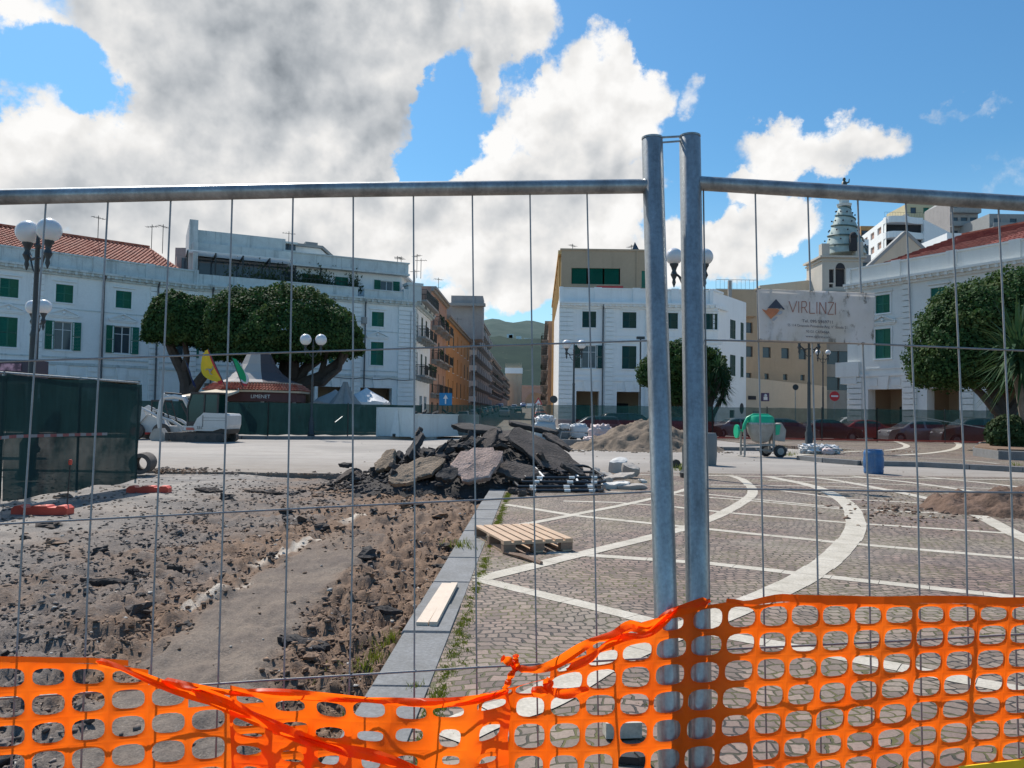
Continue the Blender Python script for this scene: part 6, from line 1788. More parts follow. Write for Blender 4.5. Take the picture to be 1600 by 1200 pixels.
# near left screen
T_ = Thing('screened_fence', 'dark green screened fence standing close on the left', 'fence', (-7.7, 11, 0))
fp = [(-8.6, 5.0), (-8.1, 8.4), (-7.82, 11.9), (xat(219, 15.6), 15.6)]
mb = MB()
for a, b2 in zip(fp[:-1], fp[1:]): cloth(mb, (*a, 0), (*b2, 0), .06, 2.02, seed=a[1], amp=.06, step=.2)
T_.part('shade_cloth', mb, M_scr, smooth=True, ang=180)
for x, y in fp + [tuple((Vector(a)+Vector(b2))/2) for a, b2 in zip(fp[:-1], fp[1:])]:
    mb = MB(); mb.cyl((x-.05, y, 0), (x-.05, y, 2.05), .022, n=8); T_.part('post', mb, M_galv)
mb = MB(); pts = [Vector((x-.05, y, 2.03)) for x, y in fp]
mb.tube(pts, .02, 8); T_.part('top_rail', mb, M_galv)
mb = MB()
for k in range(24):
    z0_ = 1.08; 
for (y0, y1, zz0, zz1) in ((5.0, 14.4, .92, 1.07),):
    n = 60
    for k in range(n):
        ya, yb = y0+(y1-y0)*k/n, y0+(y1-y0)*(k+1)/n; za = interp(ya, [(5, .78), (9, .88), (12, 1.02), (14.4, 1.0)]); zb_ = interp(yb, [(5, .78), (9, .88), (12, 1.02), (14.4, 1.0)])
        xa, xb = interp(ya, [(p[1], p[0]) for p in fp])+.075, interp(yb, [(p[1], p[0]) for p in fp])+.075
        mb.quad((xa, ya, za), (xb, yb, zb_), (xb, yb, zb_+.05), (xa, ya, za+.05), k % 2)
T_.part('barrier_tape', mb, [pm('faded_red_tape', (.26, .08, .08), .6, .2, 5, 0), pm('faded_white_tape', (.26, .26, .27), .6, .2, 5, 0)])
def foot(cx, cy, L, rz, label, z=-.06):
    mb = MB(); 
    prof = [(-L/2, .0), (L/2, .0), (L/2, .09), (L/2-.05, .13), (L/2-.14, .13), (L/2-.16, .105), (.12, .105), (.10, .13), (-.10, .13), (-.12, .105), (-L/2+.16, .105), (-L/2+.14, .13), (-L/2+.05, .13), (-L/2, .09)]
    mb.ext(prof, -.11, .11)
    T_ = Thing('plastic_ballast', label, 'fence ballast', (0,0,0), 'red plastic fence feet'); T_.part('block', mb, M_red)
    mb = MB(); mb.cyl((0,0,.10), (0,0,.135), .035, n=10); T_.part('socket', mb, M_dark)
    place(T_.o, (cx, cy, z), rz)
p = gnd(67, 800, -.03); foot(p.x, p.y, .78, R(4), 'red plastic fence foot nearest the camera at the left, beside the rod')
p = gnd(233, 769, -.05); foot(p.x, p.y, .74, R(7), 'red plastic fence foot at the far end of the near green fence')
p = gnd(104, 800, -.05); mb = MB(); mb.cyl((0,0,0), (.03,0,.72), .009, n=6); T_ = Thing('marker_rod', 'thin iron rod with red cap standing by the red fence foot', 'rod', (0,0,0)); T_.part('rod', mb, M_rail); mb = MB(); mb.lathe([(.02,.70),(.028,.72),(.028,.76),(.02,.78)], (.03,0,0), 8); T_.part('cap', mb, M_red); place(T_.o, (p.x, p.y, -.05))
# concrete pipe stub
p = gnd(221, 741); T_ = Thing('drain_pipe_stub', 'broken grey concrete pipe lying at the end of the near green fence', 'pipe', (p.x, p.y, 0))
mb = MB(); n = 20; r1, r0 = .24, .15; ax = Vector((.25, -1, .0)).normalized(); sd_ = Vector((1, .25, 0)).normalized()
c0 = Vector((p.x, p.y-.1, r1)); vs = []
for e in (0, .7):
    for r in (r1, r0):
        for k in range(n): a = 2*math.pi*k/n; vs.append(c0-ax*e+(sd_*math.cos(a)+Vector((0,0,1))*math.sin(a))*r)
fs = []
for k in range(n): k2 = (k+1) % n; fs += [(k, k2, n+k2, n+k), (2*n+k, 2*n+k2, k2, k), (n+k, n+k2, 3*n+k2, 3*n+k)]
mb.add(vs, fs); T_.part('pipe', mb, pm('dirty_dark_concrete', (.11, .095, .085), .95, .3, 4, .6), smooth=True)
# far screens
def far_screen(label, pts, z0, z1, top, low, seed, zs=.55, step=.5):
    T_ = Thing('screened_fence', label, 'fence', (*pts[0], z0), 'far green screened fence lengths')
    mb = MB()
    for a, b2 in zip(pts[:-1], pts[1:]): cloth(mb, (*a, 0), (*b2, 0), z0+.05 if low is None else z0+(z1-z0)*zs, z1, seed, .06, .03, 6, step)
    T_.part('shade_cloth', mb, top, smooth=True, ang=180)
    if low:
        mb = MB()
        for a, b2 in zip(pts[:-1], pts[1:]): cloth(mb, (*a, 0), (*b2, 0), z0+.04, z0+(z1-z0)*zs, seed+2, .06, 0, 6, step)
        T_.part('lower_mesh', mb, low, smooth=True, ang=180)
        mb = MB()
        for a, b2 in zip(pts[:-1], pts[1:]): mb.bar((a[0], a[1]-.08, z0+.10), (b2[0], b2[1]-.08, z0+.08), .02, .11)
        T_.part('bottom_strip', mb, M_red)
    for a, b2 in zip(pts[:-1], pts[1:]):
        L = math.dist(a, b2); n = max(1, int(L/3.2))
        for i in range(n+1):
            x, y = a[0]+(b2[0]-a[0])*i/n, a[1]+(b2[1]-a[1])*i/n
            mb = MB(); mb.cyl((x, y-.06, z0-.1), (x, y-.06, z1+.05), .035, n=6); T_.part('post', mb, M_rail)
    return T_
far_screen('dark green screened fence running past the kiosk and the skip', [(-34, 40.6), (-24, 40.8), (-13, 41.2), (-5.2, 44.6)], .15, 1.95, M_scr, None, 1)
far_screen('green screened fence across the street mouth behind the rubble', [(-5.2, 46.2), (1.4, 46.6)], .1, 2.02, M_scr_t, None, 4)
far_screen('green screened fence with red lower mesh in front of the white palace', [(1.4, 46.6), (12.2, 46.8)], .15, 2.12, M_scr_t, M_scr_o, 5)
far_screen('green screened fence with red lower mesh in front of the right palace', [(12.2, 46.8), (22, 46.4), (33, 44.2), (40, 42)], .15, 2.12, M_scr_t, M_scr_o, 6)
# ------------------------------------------------------------------ cars
def car_proto(kind, paint, name):
    T_ = Thing(name, 'car', 'car', (0,0,0))
    if kind == 'hatch': Lc, Wc, Hc = 3.9, 1.68, 1.47; up = [(-1.95,.55),(-1.93,.85),(-1.78,1.0),(-1.62,1.38),(-1.35,1.46),(-.2,1.47),(.35,1.38),(1.0,.98),(1.75,.84),(1.93,.68),(1.95,.45)]
    elif kind == 'suv': Lc, Wc, Hc = 4.5, 1.82, 1.68; up = [(-2.25,.6),(-2.23,1.0),(-2.1,1.1),(-1.9,1.55),(-1.6,1.66),(.1,1.68),(.65,1.58),(1.25,1.12),(2.05,.98),(2.23,.8),(2.25,.5)]
    else: Lc, Wc, Hc = 4.4, 1.75, 1.45; up = [(-2.2,.55),(-2.18,.85),(-2.05,.95),(-1.4,1.0),(-.95,1.36),(-.5,1.44),(.2,1.45),(.6,1.36),(1.2,.97),(2.0,.84),(2.18,.7),(2.2,.45)]
    belt = {'hatch': .92, 'suv': 1.06, 'sedan': .93}[kind]
    mb = MB(); hw = Wc/2
    # section by section loft: narrower above the belt line
    secs = []
    n = 34
    xs = [-Lc/2+Lc*i/n for i in range(n+1)]
    for x in xs:
        zt = interp(x, up); e = 1-abs(x/(Lc/2))**6*.14
        wlow = hw*e; 
        wtop = wlow if zt <= belt+.02 else wlow-(zt-belt)*.42
        zb_ = .22
        for wc in (-.32*Lc, .31*Lc):
            d = abs(x-wc)
            if d < .36: zb_ = max(zb_, .24+math.sqrt(max(0, .36**2-d*d))*.98+.05)
        zm = min(belt, zt-.03)
        secs.append([(x, -wlow*.96, zb_), (x, -wlow, min(.5+zb_*.2, zm-.02) if zb_ < .45 else zb_+.02), (x, -wlow*.985, zm), (x, -wtop*.99, max(zm+.01, zt-.06)), (x, -wtop*.86, zt), (x, wtop*.86, zt), (x, wtop*.99, max(zm+.01, zt-.06)), (x, wlow*.985, zm), (x, wlow, min(.5+zb_*.2, zm-.02) if zb_ < .45 else zb_+.02), (x, wlow*.96, zb_)])
    k = 10; vs = [v for s in secs for v in s]
    fs = [(i*k+j, i*k+(j+1) % k, (i+1)*k+(j+1) % k, (i+1)*k+j) for i in range(n) for j in range(k)]
    fs.append(tuple(range(k-1, -1, -1))); fs.append(tuple(n*k+j for j in range(k)))
    mb.add(vs, fs); body = T_.part('body', mb, paint, smooth=True, ang=50)
    # glass: side bands and screens, 6 mm proud
    gx = [x for x in xs if interp(x, up) > belt+.30]
    mb = MB(); a, b2 = gx[0]+.02, gx[-1]-.02
    for s in (-1, 1):
        P_ = []
        m_ = 14
        for i in range(m_+1):
            x = a+(b2-a)*i/m_; zt = interp(x, up); z0_ = belt+.04; z1_ = zt-.10; e = 1-abs(x/(Lc/2))**6*.14
            w0 = hw*e*.985-(.0)+.0; w1 = hw*e-(zt-belt)*.42
            f0 = (z0_-belt)/(zt-.06-belt); f1 = (z1_-belt)/(zt-.06-belt)
            P_.append(((x, s*(w0+(w1*.99-w0)*f0+.008), z0_), (x, s*(w0+(w1*.99-w0)*f1+.008), z1_)))
        for i in range(m_):
            if i in (m_//2,): continue
            q = [P_[i][0], P_[i+1][0], P_[i+1][1], P_[i][1]]
            mb.quad(*(q if s < 0 else q[::-1]))
    T_.part('side_windows', mb, M_glass)
    mb = MB()
    xa = [x for x, z in up]; 
    def scr(x0, x1):
        z0_, z1_ = interp(x0, up), interp(x1, up); w0 = (hw-(z0_-belt)*.42)*.80; w1 = (hw-(z1_-belt)*.42)*.80
        mb.quad((x0, -w0, z0_+.008), (x0, w0, z0_+.008), (x1, w1, z1_+.008), (x1, -w1, z1_+.008))
    if kind == 'hatch': scr(.93, .38); scr(-1.74, -1.60)
    elif kind == 'suv': scr(1.18, .68); scr(-2.06, -1.88)
    else: scr(1.12, .62); scr(-1.36, -.97)
    T_.part('windscreen', mb, M_glass)
    for wc in (-.32*Lc, .31*Lc):
        for s in (-1, 1):
            mb = MB(); y = s*(hw-.10)
            mb.tube([(wc, y-.09, .31), (wc, y-.085, .31), (wc, y+.085, .31), (wc, y+.09, .31)], [.28, .31, .31, .28], 16); wo_ = T_.part('wheel', mb, M_blackp)
            mb = MB(); mb.cyl((wc, y+s*.085, .31), (wc, y+s*.097, .31), .20, .17, 12); T_.part('rim', mb, M_galv, parent=wo_)
    for s in (-1, 1):
        mb = MB(); mb.sph((Lc/2-.08, s*(hw-.28), .70), .1, 0, 8, 6, (.8, 1.5, .8)); T_.part('headlight', mb, M_opal)
        mb = MB(); mb.bx(-Lc/2-.005, -Lc/2+.1, s*(hw-.25)-.1, s*(hw-.25)+.1, .78, .95); T_.part('tail_light', mb, M_red)
    return T_.o
def paint(name, c, metal=.3): return pm(name, c, .28, .04, 1, 0, metal, coat=.6)
P_sil, P_grey, P_blk, P_wht, P_red, P_blu = paint('silver_car_paint', (.42,.43,.44), .5), paint('grey_car_paint', (.16,.165,.17), .5), paint('black_car_paint', (.02,.02,.025)), paint('white_car_paint', (.62,.62,.62), 0), paint('red_car_paint', (.35,.03,.03)), paint('blue_car_paint', (.05,.09,.2))
protos = {}
def car(kind, pnt, x, y, rz, label, group='cars parked behind the far fence', z=0.):
    key = (kind, pnt.name)
    if key not in protos: protos[key] = o = car_proto(kind, pnt, 'parked_car')
    else: o = copy_tree(protos[key])
    tag(o, label, 'car', group); place(o, (x, y, z), rz); return o
for kind, pnt, px_, D, rz, lab in (('hatch', P_sil, 1425, 50, 182, 'silver hatchback behind the red mesh below the corner of the right palace'), ('suv', P_grey, 1520, 47.6, 176, 'large grey estate car behind the fence left of the yucca palm'),
      ('sedan', P_blk, 1290, 51, 4, 'black saloon behind the fence beside the dark lamp pole'), ('sedan', P_red, 1345, 54, 178, 'dark red car behind the fence left of the silver hatchback'), ('suv', P_wht, 1330, 62, 170, 'white car parked further back near the no entry sign'),
      ('hatch', P_grey, 1228, 50.5, 2, 'dark grey hatchback behind the fence above the cement mixer'), ('sedan', P_sil, 1150, 57, 185, 'silver saloon behind the fence below the spiky yucca'), ('hatch', P_blk, 1080, 52, 3, 'black hatchback behind the fence next to the sand heap'),
      ('hatch', P_grey, 925, 51, 182, 'grey hatchback behind the fence right of the lamp by the bags'), ('suv', P_blk, 985, 52, 5, 'black car behind the fence above the sand heap'), ('sedan', P_wht, 1180, 62, 2, 'white saloon glimpsed behind the fence near the purple shop sign')):
    car(kind, pnt, xat(px_, D), D, R(rz), lab)
r_ = random.Random(21); cols_ = [P_sil, P_grey, P_blk, P_wht, P_red, P_blu, P_sil, P_wht]
lab_of = {'silver_car_paint': 'silver', 'grey_car_paint': 'grey', 'black_car_paint': 'black', 'white_car_paint': 'white', 'red_car_paint': 'red', 'blue_car_paint': 'blue'}
ords = ['nearest', 'second', 'third', 'fourth', 'fifth', 'sixth', 'seventh', 'eighth', 'ninth', 'tenth']
for k in range(10):
    s = 16+k*13+r_.uniform(-1.5, 1.5); p = stl(s); pp = r_.choice(cols_); kd = r_.choice(['hatch', 'suv', 'sedan'])
    car(kd, pp, p[0]+1.9, p[1], R(88), '%s small car parked along the left side of the street, %s from the fence' % (lab_of[pp.name], ords[k]), 'cars parked along the street', groundz(p[1]))
    p = str_(s+6); pp = r_.choice(cols_); kd = r_.choice(['hatch', 'suv', 'sedan'])
    car(kd, pp, p[0]-1.8, p[1], R(-92), '%s small car parked along the right side of the street, %s from the fence' % (lab_of[pp.name], ords[k]), 'cars parked along the street', groundz(p[1]))
for k, (s, o) in enumerate(((60, 6), (95, 7.5), (130, 5.5), (165, 7.2))):
    p = stl(s); pp = [P_wht, P_blk, P_sil, P_blu][k]; car(['suv','hatch','sedan','suv'][k], pp, p[0]+o, p[1], R(-90), '%s car driving down the middle of the street, %s from the fence' % (lab_of[pp.name], ords[k]), 'cars in the street lanes', groundz(p[1]))
# ------------------------------------------------------------------ road signs
M_blue = pm('blue_sign_paint', (.01, .20, .45), .4, .1, 3, 0)
M_signr = pm('red_sign_paint', (.5, .02, .03), .4, .1, 3, 0)
M_signw = pm('white_sign_paint', (.7, .7, .7), .4, .1, 3, 0)
def pole_sign(label, px_, D, py_, shape, mats, r=.33, z0=0., back=False, extra=None, group=None):
    x = xat(px_, D); z = zat(py_, D, px_); T_ = Thing('road_sign', label, 'road sign', (x, D, z0), group)
    mb = MB(); mb.cyl((x, D+.04, z0), (x, D+.04, z+r*.8), .03, n=8); T_.part('pole', mb, M_galv)
    mb = MB()
    if shape == 'square': mb.bx(x-r, x+r, D-.02, D, z-r, z+r)
    elif shape == 'rect': mb.bx(x-r*1.6, x+r*1.6, D-.02, D, z-r*.7, z+r*.7)
    elif shape == 'tri': mb.ext([(x-r, z-r*.6), (x+r, z-r*.6), (x, z+r*1.1)], D-.02, D)
    else: mb.cyl((x, D, z), (x, D-.02, z), r, n=24)
    T_.part('plate', mb, mats[0])
    if extra: mb = MB(); extra(mb, x, z, r, D-.026); T_.part('symbol', mb, mats[1])
    return T_
pole_sign('blue square one way sign with white arrow at the street corner', 696, 60, 624, 'square', [M_blue, M_signw], .5, extra=lambda m_, x, z, r, y: m_.add([(x-r*.1,y,z-r*.7),(x+r*.1,y,z-r*.7),(x+r*.1,y,z+r*.1),(x+r*.38,y,z+r*.1),(x,y,z+r*.75),(x-r*.38,y,z+r*.1),(x-r*.1,y,z+r*.1)], [(0,1,2,3,4,5,6)]))
pole_sign('round grey back of a road sign before the white palace', 865, 62, 624, 'round', [M_iron], .31)
pole_sign('red triangular warning sign in the street mouth', 841, 62, 628, 'tri', [M_signr, M_signw], .34, extra=lambda m_, x, z, r, y: m_.add([(x-r*.6,y,z-r*.38),(x+r*.6,y,z-r*.38),(x,y,z+r*.65)], [(0,1,2)]))
pole_sign('small white rectangular plate sign left of the triangular one', 831, 58, 634, 'rect', [M_signw], .25)
pole_sign('red no entry sign left of the right palace', 1304, 56, 619, 'round', [M_signr, M_signw], .36, extra=lambda m_, x, z, r, y: m_.bx(x-r*.7, x+r*.7, y, y+.004, z-r*.17, z+r*.17))
pole_sign('narrow round road sign seen edge on by the cream wall', 1243, 52, 605, 'round', [M_iron], .2)
x = xat(1195, 80); T_ = Thing('shop_sign', 'purple hanging shop sign on the cream wall above the mixer', 'sign', (x, 80, zat(627, 80, 1195)))
mb = MB(); mb.bx(xat(1189, 80), xat(1201, 80), 79.8, 80, zat(627, 80, 1195), zat(614, 80, 1195)); T_.part('panel', mb, pm('purple_panel', (.05, .03, .09), .5, .3, 3, 0)); mb = MB(); mb.sph((x, 79.78, zat(618, 80, 1195)), .16, 0, 8, 6); mb.bx(x-.2, x+.2, 79.77, 79.8, zat(625,80,1195), zat(620,80,1195)); T_.part('emblem', mb, M_signw)
# dark stall with pink poster behind the near fence
D = 24; T_ = Thing('poster_box', 'dark box with pink and white poster peeking over the near green fence', 'billboard', (xat(15, D), D, 0))
mb = MB(); x0, x1 = xat(-60, D), xat(49, D); z0_, z1_ = zat(583, D, 20), zat(562, D, 20); mb.bx(x0, x1, D, D+.8, z0_-.3, z1_); 
for x in (x0+.1, x1-.1): mb.bx(x-.05, x+.05, D+.1, D+.2, 0, z0_-.3)
T_.part('case', mb, pm('dark_violet_case', (.035, .03, .05), .5, .2, 2, 0)); 
m, t, b = newmat('pink_poster'); g_ = t.n('ShaderNodeNewGeometry').outputs['Position']; t.l(t.mix(t.mr(t.noise(g_, 3, 4, .6), .45, .6), (.10, .05, .08), (.62, .35, .42)), b.inputs['Base Color'])
mb = MB(); mb.bx(xat(-40, D), xat(31, D), D-.02, D-.003, zat(579, D, 10), zat(568, D, 10)); T_.part('poster', mb, m)
# ------------------------------------------------------------------ broken asphalt pile
M_asf = pm('broken_asphalt', (.052, .046, .044), .95, .35, 2.2, .9, fine=26)
M_asfb = pm('brown_grey_slab', (.095, .076, .066), .95, .45, 2.5, 1., fine=24, bdist=.04)
M_asfp = pm('pinkish_slab_underside', (.44, .32, .27), .95, .55, 3.4, 1., fine=22, bdist=.05)
M_asft = pm('tan_slab_face', (.28, .21, .15), .95, .5, 3, 1., fine=22, bdist=.05)
def slab(c, nrm, a, b_, th, rot, mat, seed, label, group='broken asphalt slabs in the rubble pile', name='rubble_piece', cat='rubble piece', jag=.26, npt=26):
    r_ = random.Random(seed); z = Vector(nrm).normalized(); x = z.cross(Vector((0, 1, .01))).normalized(); y = z.cross(x)
    ph = [r_.uniform(.72, 1.12) for _ in range(7)]
    outl = []
    for k in range(npt):
        an = 2*math.pi*k/npt; u = an/(2*math.pi)*7; i = int(u); f_ = u-i
        rr = ph[i % 7]*(1-f_)+ph[(i+1) % 7]*f_; rr *= 1+r_.uniform(-jag, jag)*.5
        px_, py_ = rr*a/2*math.cos(an), rr*b_/2*math.sin(an)
        q = Vector((px_*math.cos(rot)-py_*math.sin(rot), px_*math.sin(rot)+py_*math.cos(rot))); outl.append(q)
    vs = []; c = Vector(c)
    def P3(q, h): 
        p = x*q.x+y*q.y; w_ = c+p
        return w_ + z*(h+.035*noise.noise(w_*2.1)+.022*noise.noise(w_*8)+.010*noise.noise(w_*21))
    rings = [(.95, -th/2, .03), (1.0, 0, .06), (1.0, th/2*.9, .03), (.92, th/2, .012), (.75, th/2, .01), (.5, th/2*1.04, .01), (.25, th/2*1.04, .01)]
    for s, h, j in rings:
        for q in outl: vs.append(P3(q*(s+r_.uniform(-j, j)), h+r_.uniform(-j, j)*.5))
    vs.append(P3(Vector((0,0)), th/2*1.05)); n = npt; fs = []
    for i in range(len(rings)-1):
        for k in range(n): k2 = (k+1) % n; fs.append((i*n+k, i*n+k2, (i+1)*n+k2, (i+1)*n+k))
    top = len(rings)*n
    for k in range(n): fs.append(((len(rings)-1)*n+k, (len(rings)-1)*n+(k+1) % n, top))
    fs.append(tuple(range(n-1, -1, -1)))
    mb = MB(); mb.add(vs, fs)
    return solo(name, mb, mat, label, cat, group, True, ang=22)
def pile_h(x, y):
    px_ = 800+x/17.5*F
    top_ = interp(px_, [(520, 0), (560, .10), (600, .34), (650, .56), (700, .78), (745, 1.00), (800, .98), (850, .78), (900, .36), (935, 0)])
    return top_*max(0, 1-((y-18.1)/3.0)**2)
mb = MB(); nx, ny = 90, 46; vs = []
for j in range(ny+1):
    for i in range(nx+1):
        x = -4.3+6.4*i/nx; y = 14.9+6.0*j/ny; h = pile_h(x, y)
        vs.append((x, y, -.32+h*.86+.17*min(1, h*6) + (.10*noise.fractal(Vector((x*3, y*3, 0)), 1, 2, 4)+.05*noise.noise(Vector((x*11, y*11, 0))))*min(1, h*5)))
mb.add(vs, [(j*(nx+1)+i, j*(nx+1)+i+1, (j+1)*(nx+1)+i+1, (j+1)*(nx+1)+i) for j in range(ny) for i in range(nx)])
tag(mb.build('rubble_core', M_asf, None, True), 'fine dark rubble filling the heap under the asphalt slabs', 'rubble', None, 'stuff')
def PX(px, py, D): return at(px, py, D)
big = [((742, 727, 15.6), (-.16, -.62, .78), 1.12, 1.0, .13, .1, M_asfp, 'big pinkish slab tilted towards the camera at the front of the pile'),
       ((648, 735, 15.9), (-.22, -.5, .85), 1.25, .72, .10, .25, M_asft, 'tan pointed slab left of the pinkish one'),
       ((603, 722, 16.6), (-.5, -.55, .65), .62, .60, .10, .9, M_asft, 'smaller tan slab standing left of the pointed tan slab'),
       ((858, 712, 16.9), (.34, -.42, .84), 2.0, 1.25, .09, -.35, M_asfb, 'largest dark slab sloping down to the right side of the pile'),
       ((812, 737, 15.7), (.12, -.5, .86), .92, .55, .10, .1, M_asfb, 'brownish slab in front of the largest dark slab'),
       ((797, 685, 18.0), (.1, -.35, .93), .9, .7, .12, .2, M_asfb, 'brown topped slab near the top right of the pile'),
       ((762, 690, 17.2), (-.45, -.5, .75), .75, .55, .12, .8, M_asfb, 'slab with a pale brown face right under the summit'),
       ((745, 670, 18.4), (.05, -.2, .98), 1.3, .8, .11, 0, M_asf, 'dark flat slab lying across the summit'),
       ((648, 697, 17.0), (-.62, -.35, .7), .95, .34, .11, .9, M_asf, 'long dark slab leaning up the left flank'),
       ((655, 675, 17.4), (-.85, -.2, .45), .35, .22, .1, 1.2, M_asf, 'small dark slab standing upright on the left flank'),
       ((700, 742, 15.4), (.0, -.5, .8), .5, .35, .1, .3, M_asf, 'dark slab wedged between the pinkish and tan slabs'),
       ((895, 735, 16.0), (.4, -.3, .85), .55, .35, .09, .2, M_asf, 'dark jagged slab at the right foot of the pile'),
       ((830, 668, 19.0), (.2, -.1, .97), 1.3, .6, .1, .1, M_asf, 'dark slab behind the summit towards the big bag'),
       ((870, 690, 17.9), (.45, -.3, .85), .9, .4, .08, -.5, M_asfb, 'thin slab edge above the largest dark slab'),
       ((540, 727, 16.9), (-.1, -.1, 1), .32, .2, .07, .1, M_asf, 'small dark slab lying alone at the left foot'),
       ((632, 752, 15.1), (-.05, -.5, .85), .52, .3, .08, .2, M_asft, 'low tan slab at the front left foot of the pile')]
for i, (p, nr, a, b2, th, rot, mt_, lab) in enumerate(big): slab(PX(*p), nr, a, b2, th, rot, mt_, 100+i, lab)
r_ = random.Random(5)
for i in range(74):
    px_ = min(905, max(540, r_.gauss(700, 80))); x = (px_-800)/F*17; y = r_.uniform(15.9, 19.2)
    h = pile_h(x, y); 
    if h < .05 and r_.random() < .7: continue
    a = r_.uniform(.22, .62); up_ = Vector((r_.gauss(0, .5)-.25*(px_ < 700)+.3*(px_ > 800), r_.gauss(-.35, .4), r_.uniform(.4, 1)))
    slab((x, y, -.04+h*.92+r_.uniform(0, .08)), up_, a, a*r_.uniform(.4, .9), r_.uniform(.06, .12), r_.uniform(0, 3), r_.choice([M_asf, M_asf, M_asf, M_asfb]), 300+i,
         'dark broken asphalt piece among many in the rubble pile', 'loose asphalt pieces in the rubble pile', npt=16)
# ------------------------------------------------------------------ stones and clods on the dug strip
def pile_bits():
    r_ = random.Random(55); P_ = []
    while len(P_) < 2600:
        x, y = r_.uniform(-4.4, 2.0), r_.uniform(14.9, 19.5); h = pile_h(x, y)
        if h < .02 and r_.random() < .75: continue
        P_.append((x, y, -.10+h*.93+r_.uniform(-.03, .03)+(.04 if h > .1 else 0), .015+.07*r_.random()**2.2))
    stones('pile_rubble', np.array(P_), 'small dark broken pieces between the slabs of the pile', M_asf)
m, t, b = newmat('mixed_stones'); oi = t.n('ShaderNodeNewGeometry').outputs['Random Per Island']; g_ = t.n('ShaderNodeNewGeometry').outputs['Position']
c, _ = dirt_col(t, g_)
c = t.mix(1., c, t.mr(oi, 0, .92, .62, 1.40), 'MULTIPLY'); c = t.mix(t.mr(oi, .955, .957), c, (.42, .39, .35))
c = t.mix(1., c, t.mr(t.noise(g_, 60, 4, .7), .3, .7, .65, 1.3), 'MULTIPLY')
t.l(c, b.inputs['Base Color']); b.inputs['Roughness'].default_value = .95; b.inputs['Specular IOR Level'].default_value = .2
M_stones = m
def stones(name, pts, label, mat=M_stones):
    """pts: x,y,z,size"""
    rng = np.random.default_rng(len(pts)); n = len(pts)
    base_ = np.array([(1,0,0),(.3,.95,0),(-.8,.6,0),(-.8,-.6,0),(.3,-.95,0),(.55,.4,.62),(-.5,.45,.66),(-.1,-.6,.6),(0,0,-.5)])
    tris = np.array([(0,1,5),(1,6,5),(1,2,6),(2,3,6),(3,7,6),(3,4,7),(4,0,7),(0,5,7),(5,6,7),(1,0,8),(2,1,8),(3,2,8),(4,3,8),(0,4,8)])
    a = rng.random(n)*6.28; s = pts[:, 3][:, None, None]
    v = base_[None]*(1+.30*rng.normal(size=(n, 9, 3)))*s*np.array([1, .75, .62])
    c_, s_2 = np.cos(a)[:, None], np.sin(a)[:, None]
    v = np.stack([v[..., 0]*c_-v[..., 1]*s_2, v[..., 0]*s_2+v[..., 1]*c_, v[..., 2]], -1) + pts[:, None, :3]
    f_ = (tris[None]+np.arange(n)[:, None, None]*9).reshape(-1, 3)
    me = bpy.data.meshes.new(name); me.vertices.add(n*9); me.vertices.foreach_set('co', v.astype(np.float32).ravel())
    k = len(f_); me.loops.add(3*k); me.loops.foreach_set('vertex_index', f_.astype(np.int32).ravel()); me.polygons.add(k); me.polygons.foreach_set('loop_start', np.arange(0, 3*k, 3, dtype=np.int32)); me.update(calc_edges=True); me.materials.append(mat)
    ob = bpy.data.objects.new(name, me); col.objects.link(ob); return tag(ob, label, 'rubble', None, 'stuff')
pile_bits()
r_ = random.Random(9); P_ = []
while len(P_) < 19000:
    y = 1.8*math.exp(r_.random()*2.28); x0 = -max(3.0, y*.75+.6); x = kx(y)+(x0-kx(y))*r_.random()
    h, tr, wh_, lf = dirt_h(x, y) if True else (0,0,0,0)
    dens = (.035+.965*(1-tr))*(1-.75*lf)*(.35+.9*max(0, noise.noise(Vector((x*1.1, y*1.1, 3)))+.35))
    if r_.random() > dens: continue
    s = (.0035+.0016*y)*math.exp(r_.gauss(0, .6)); s = min(s, .034)
    P_.append((x, y, h+s*.1, s))
stones('gravel', np.array(P_), 'small stones and crumbs of asphalt strewn over the dug earth')
for k in range(110):
    y = 3.2*math.exp(r_.random()*1.65); x0 = -(y*.68+.3); x = kx(y)-.08+(x0-kx(y))*r_.random()
    h, tr, wh_, lf = dirt_h(x, y)
    if tr > .5 or r_.random() < lf*.8: continue
    s = min(.15, (.018+.0055*y)*math.exp(r_.gauss(0, .45)))
    mb = MB(); mb.sph((0,0,0), s, 0, 9, 6, (1, r_.uniform(.6, 1), r_.uniform(.35, .6)), 1.3, k)
    o = mb.build('stone_chunk', r_.choice([M_asf, M_asfb, M_stones, M_stones]), None, False); tag(o, 'loose chunk of asphalt or earth lying on the dug strip', 'rubble chunk', 'loose chunks on the dug strip'); place(o, (x, y, h+s*.15), r_.uniform(0, 6))
def flatpiece(px_, py_, a, b2, label, rot=0., mt_=None, th=.05):
    p = gnd(px_, py_, -.08); h = dirt_h(p.x, p.y)[0]
    slab((p.x, p.y, h+.03), (.1, -.15, 1), a, b2, th, rot, mt_ or M_asf, int(px_), label, None, 'broken_piece', 'broken piece')
flatpiece(175, 897, .62, .09, 'long dark strip of asphalt lying on the dug earth at the left', .1)
flatpiece(222, 890, .17, .10, 'dark asphalt lump at the right end of the long strip'); flatpiece(275, 877, .17, .09, 'dark flat piece behind the long dark strip'); flatpiece(210, 880, .13, .07, 'small dark piece above the asphalt lump')
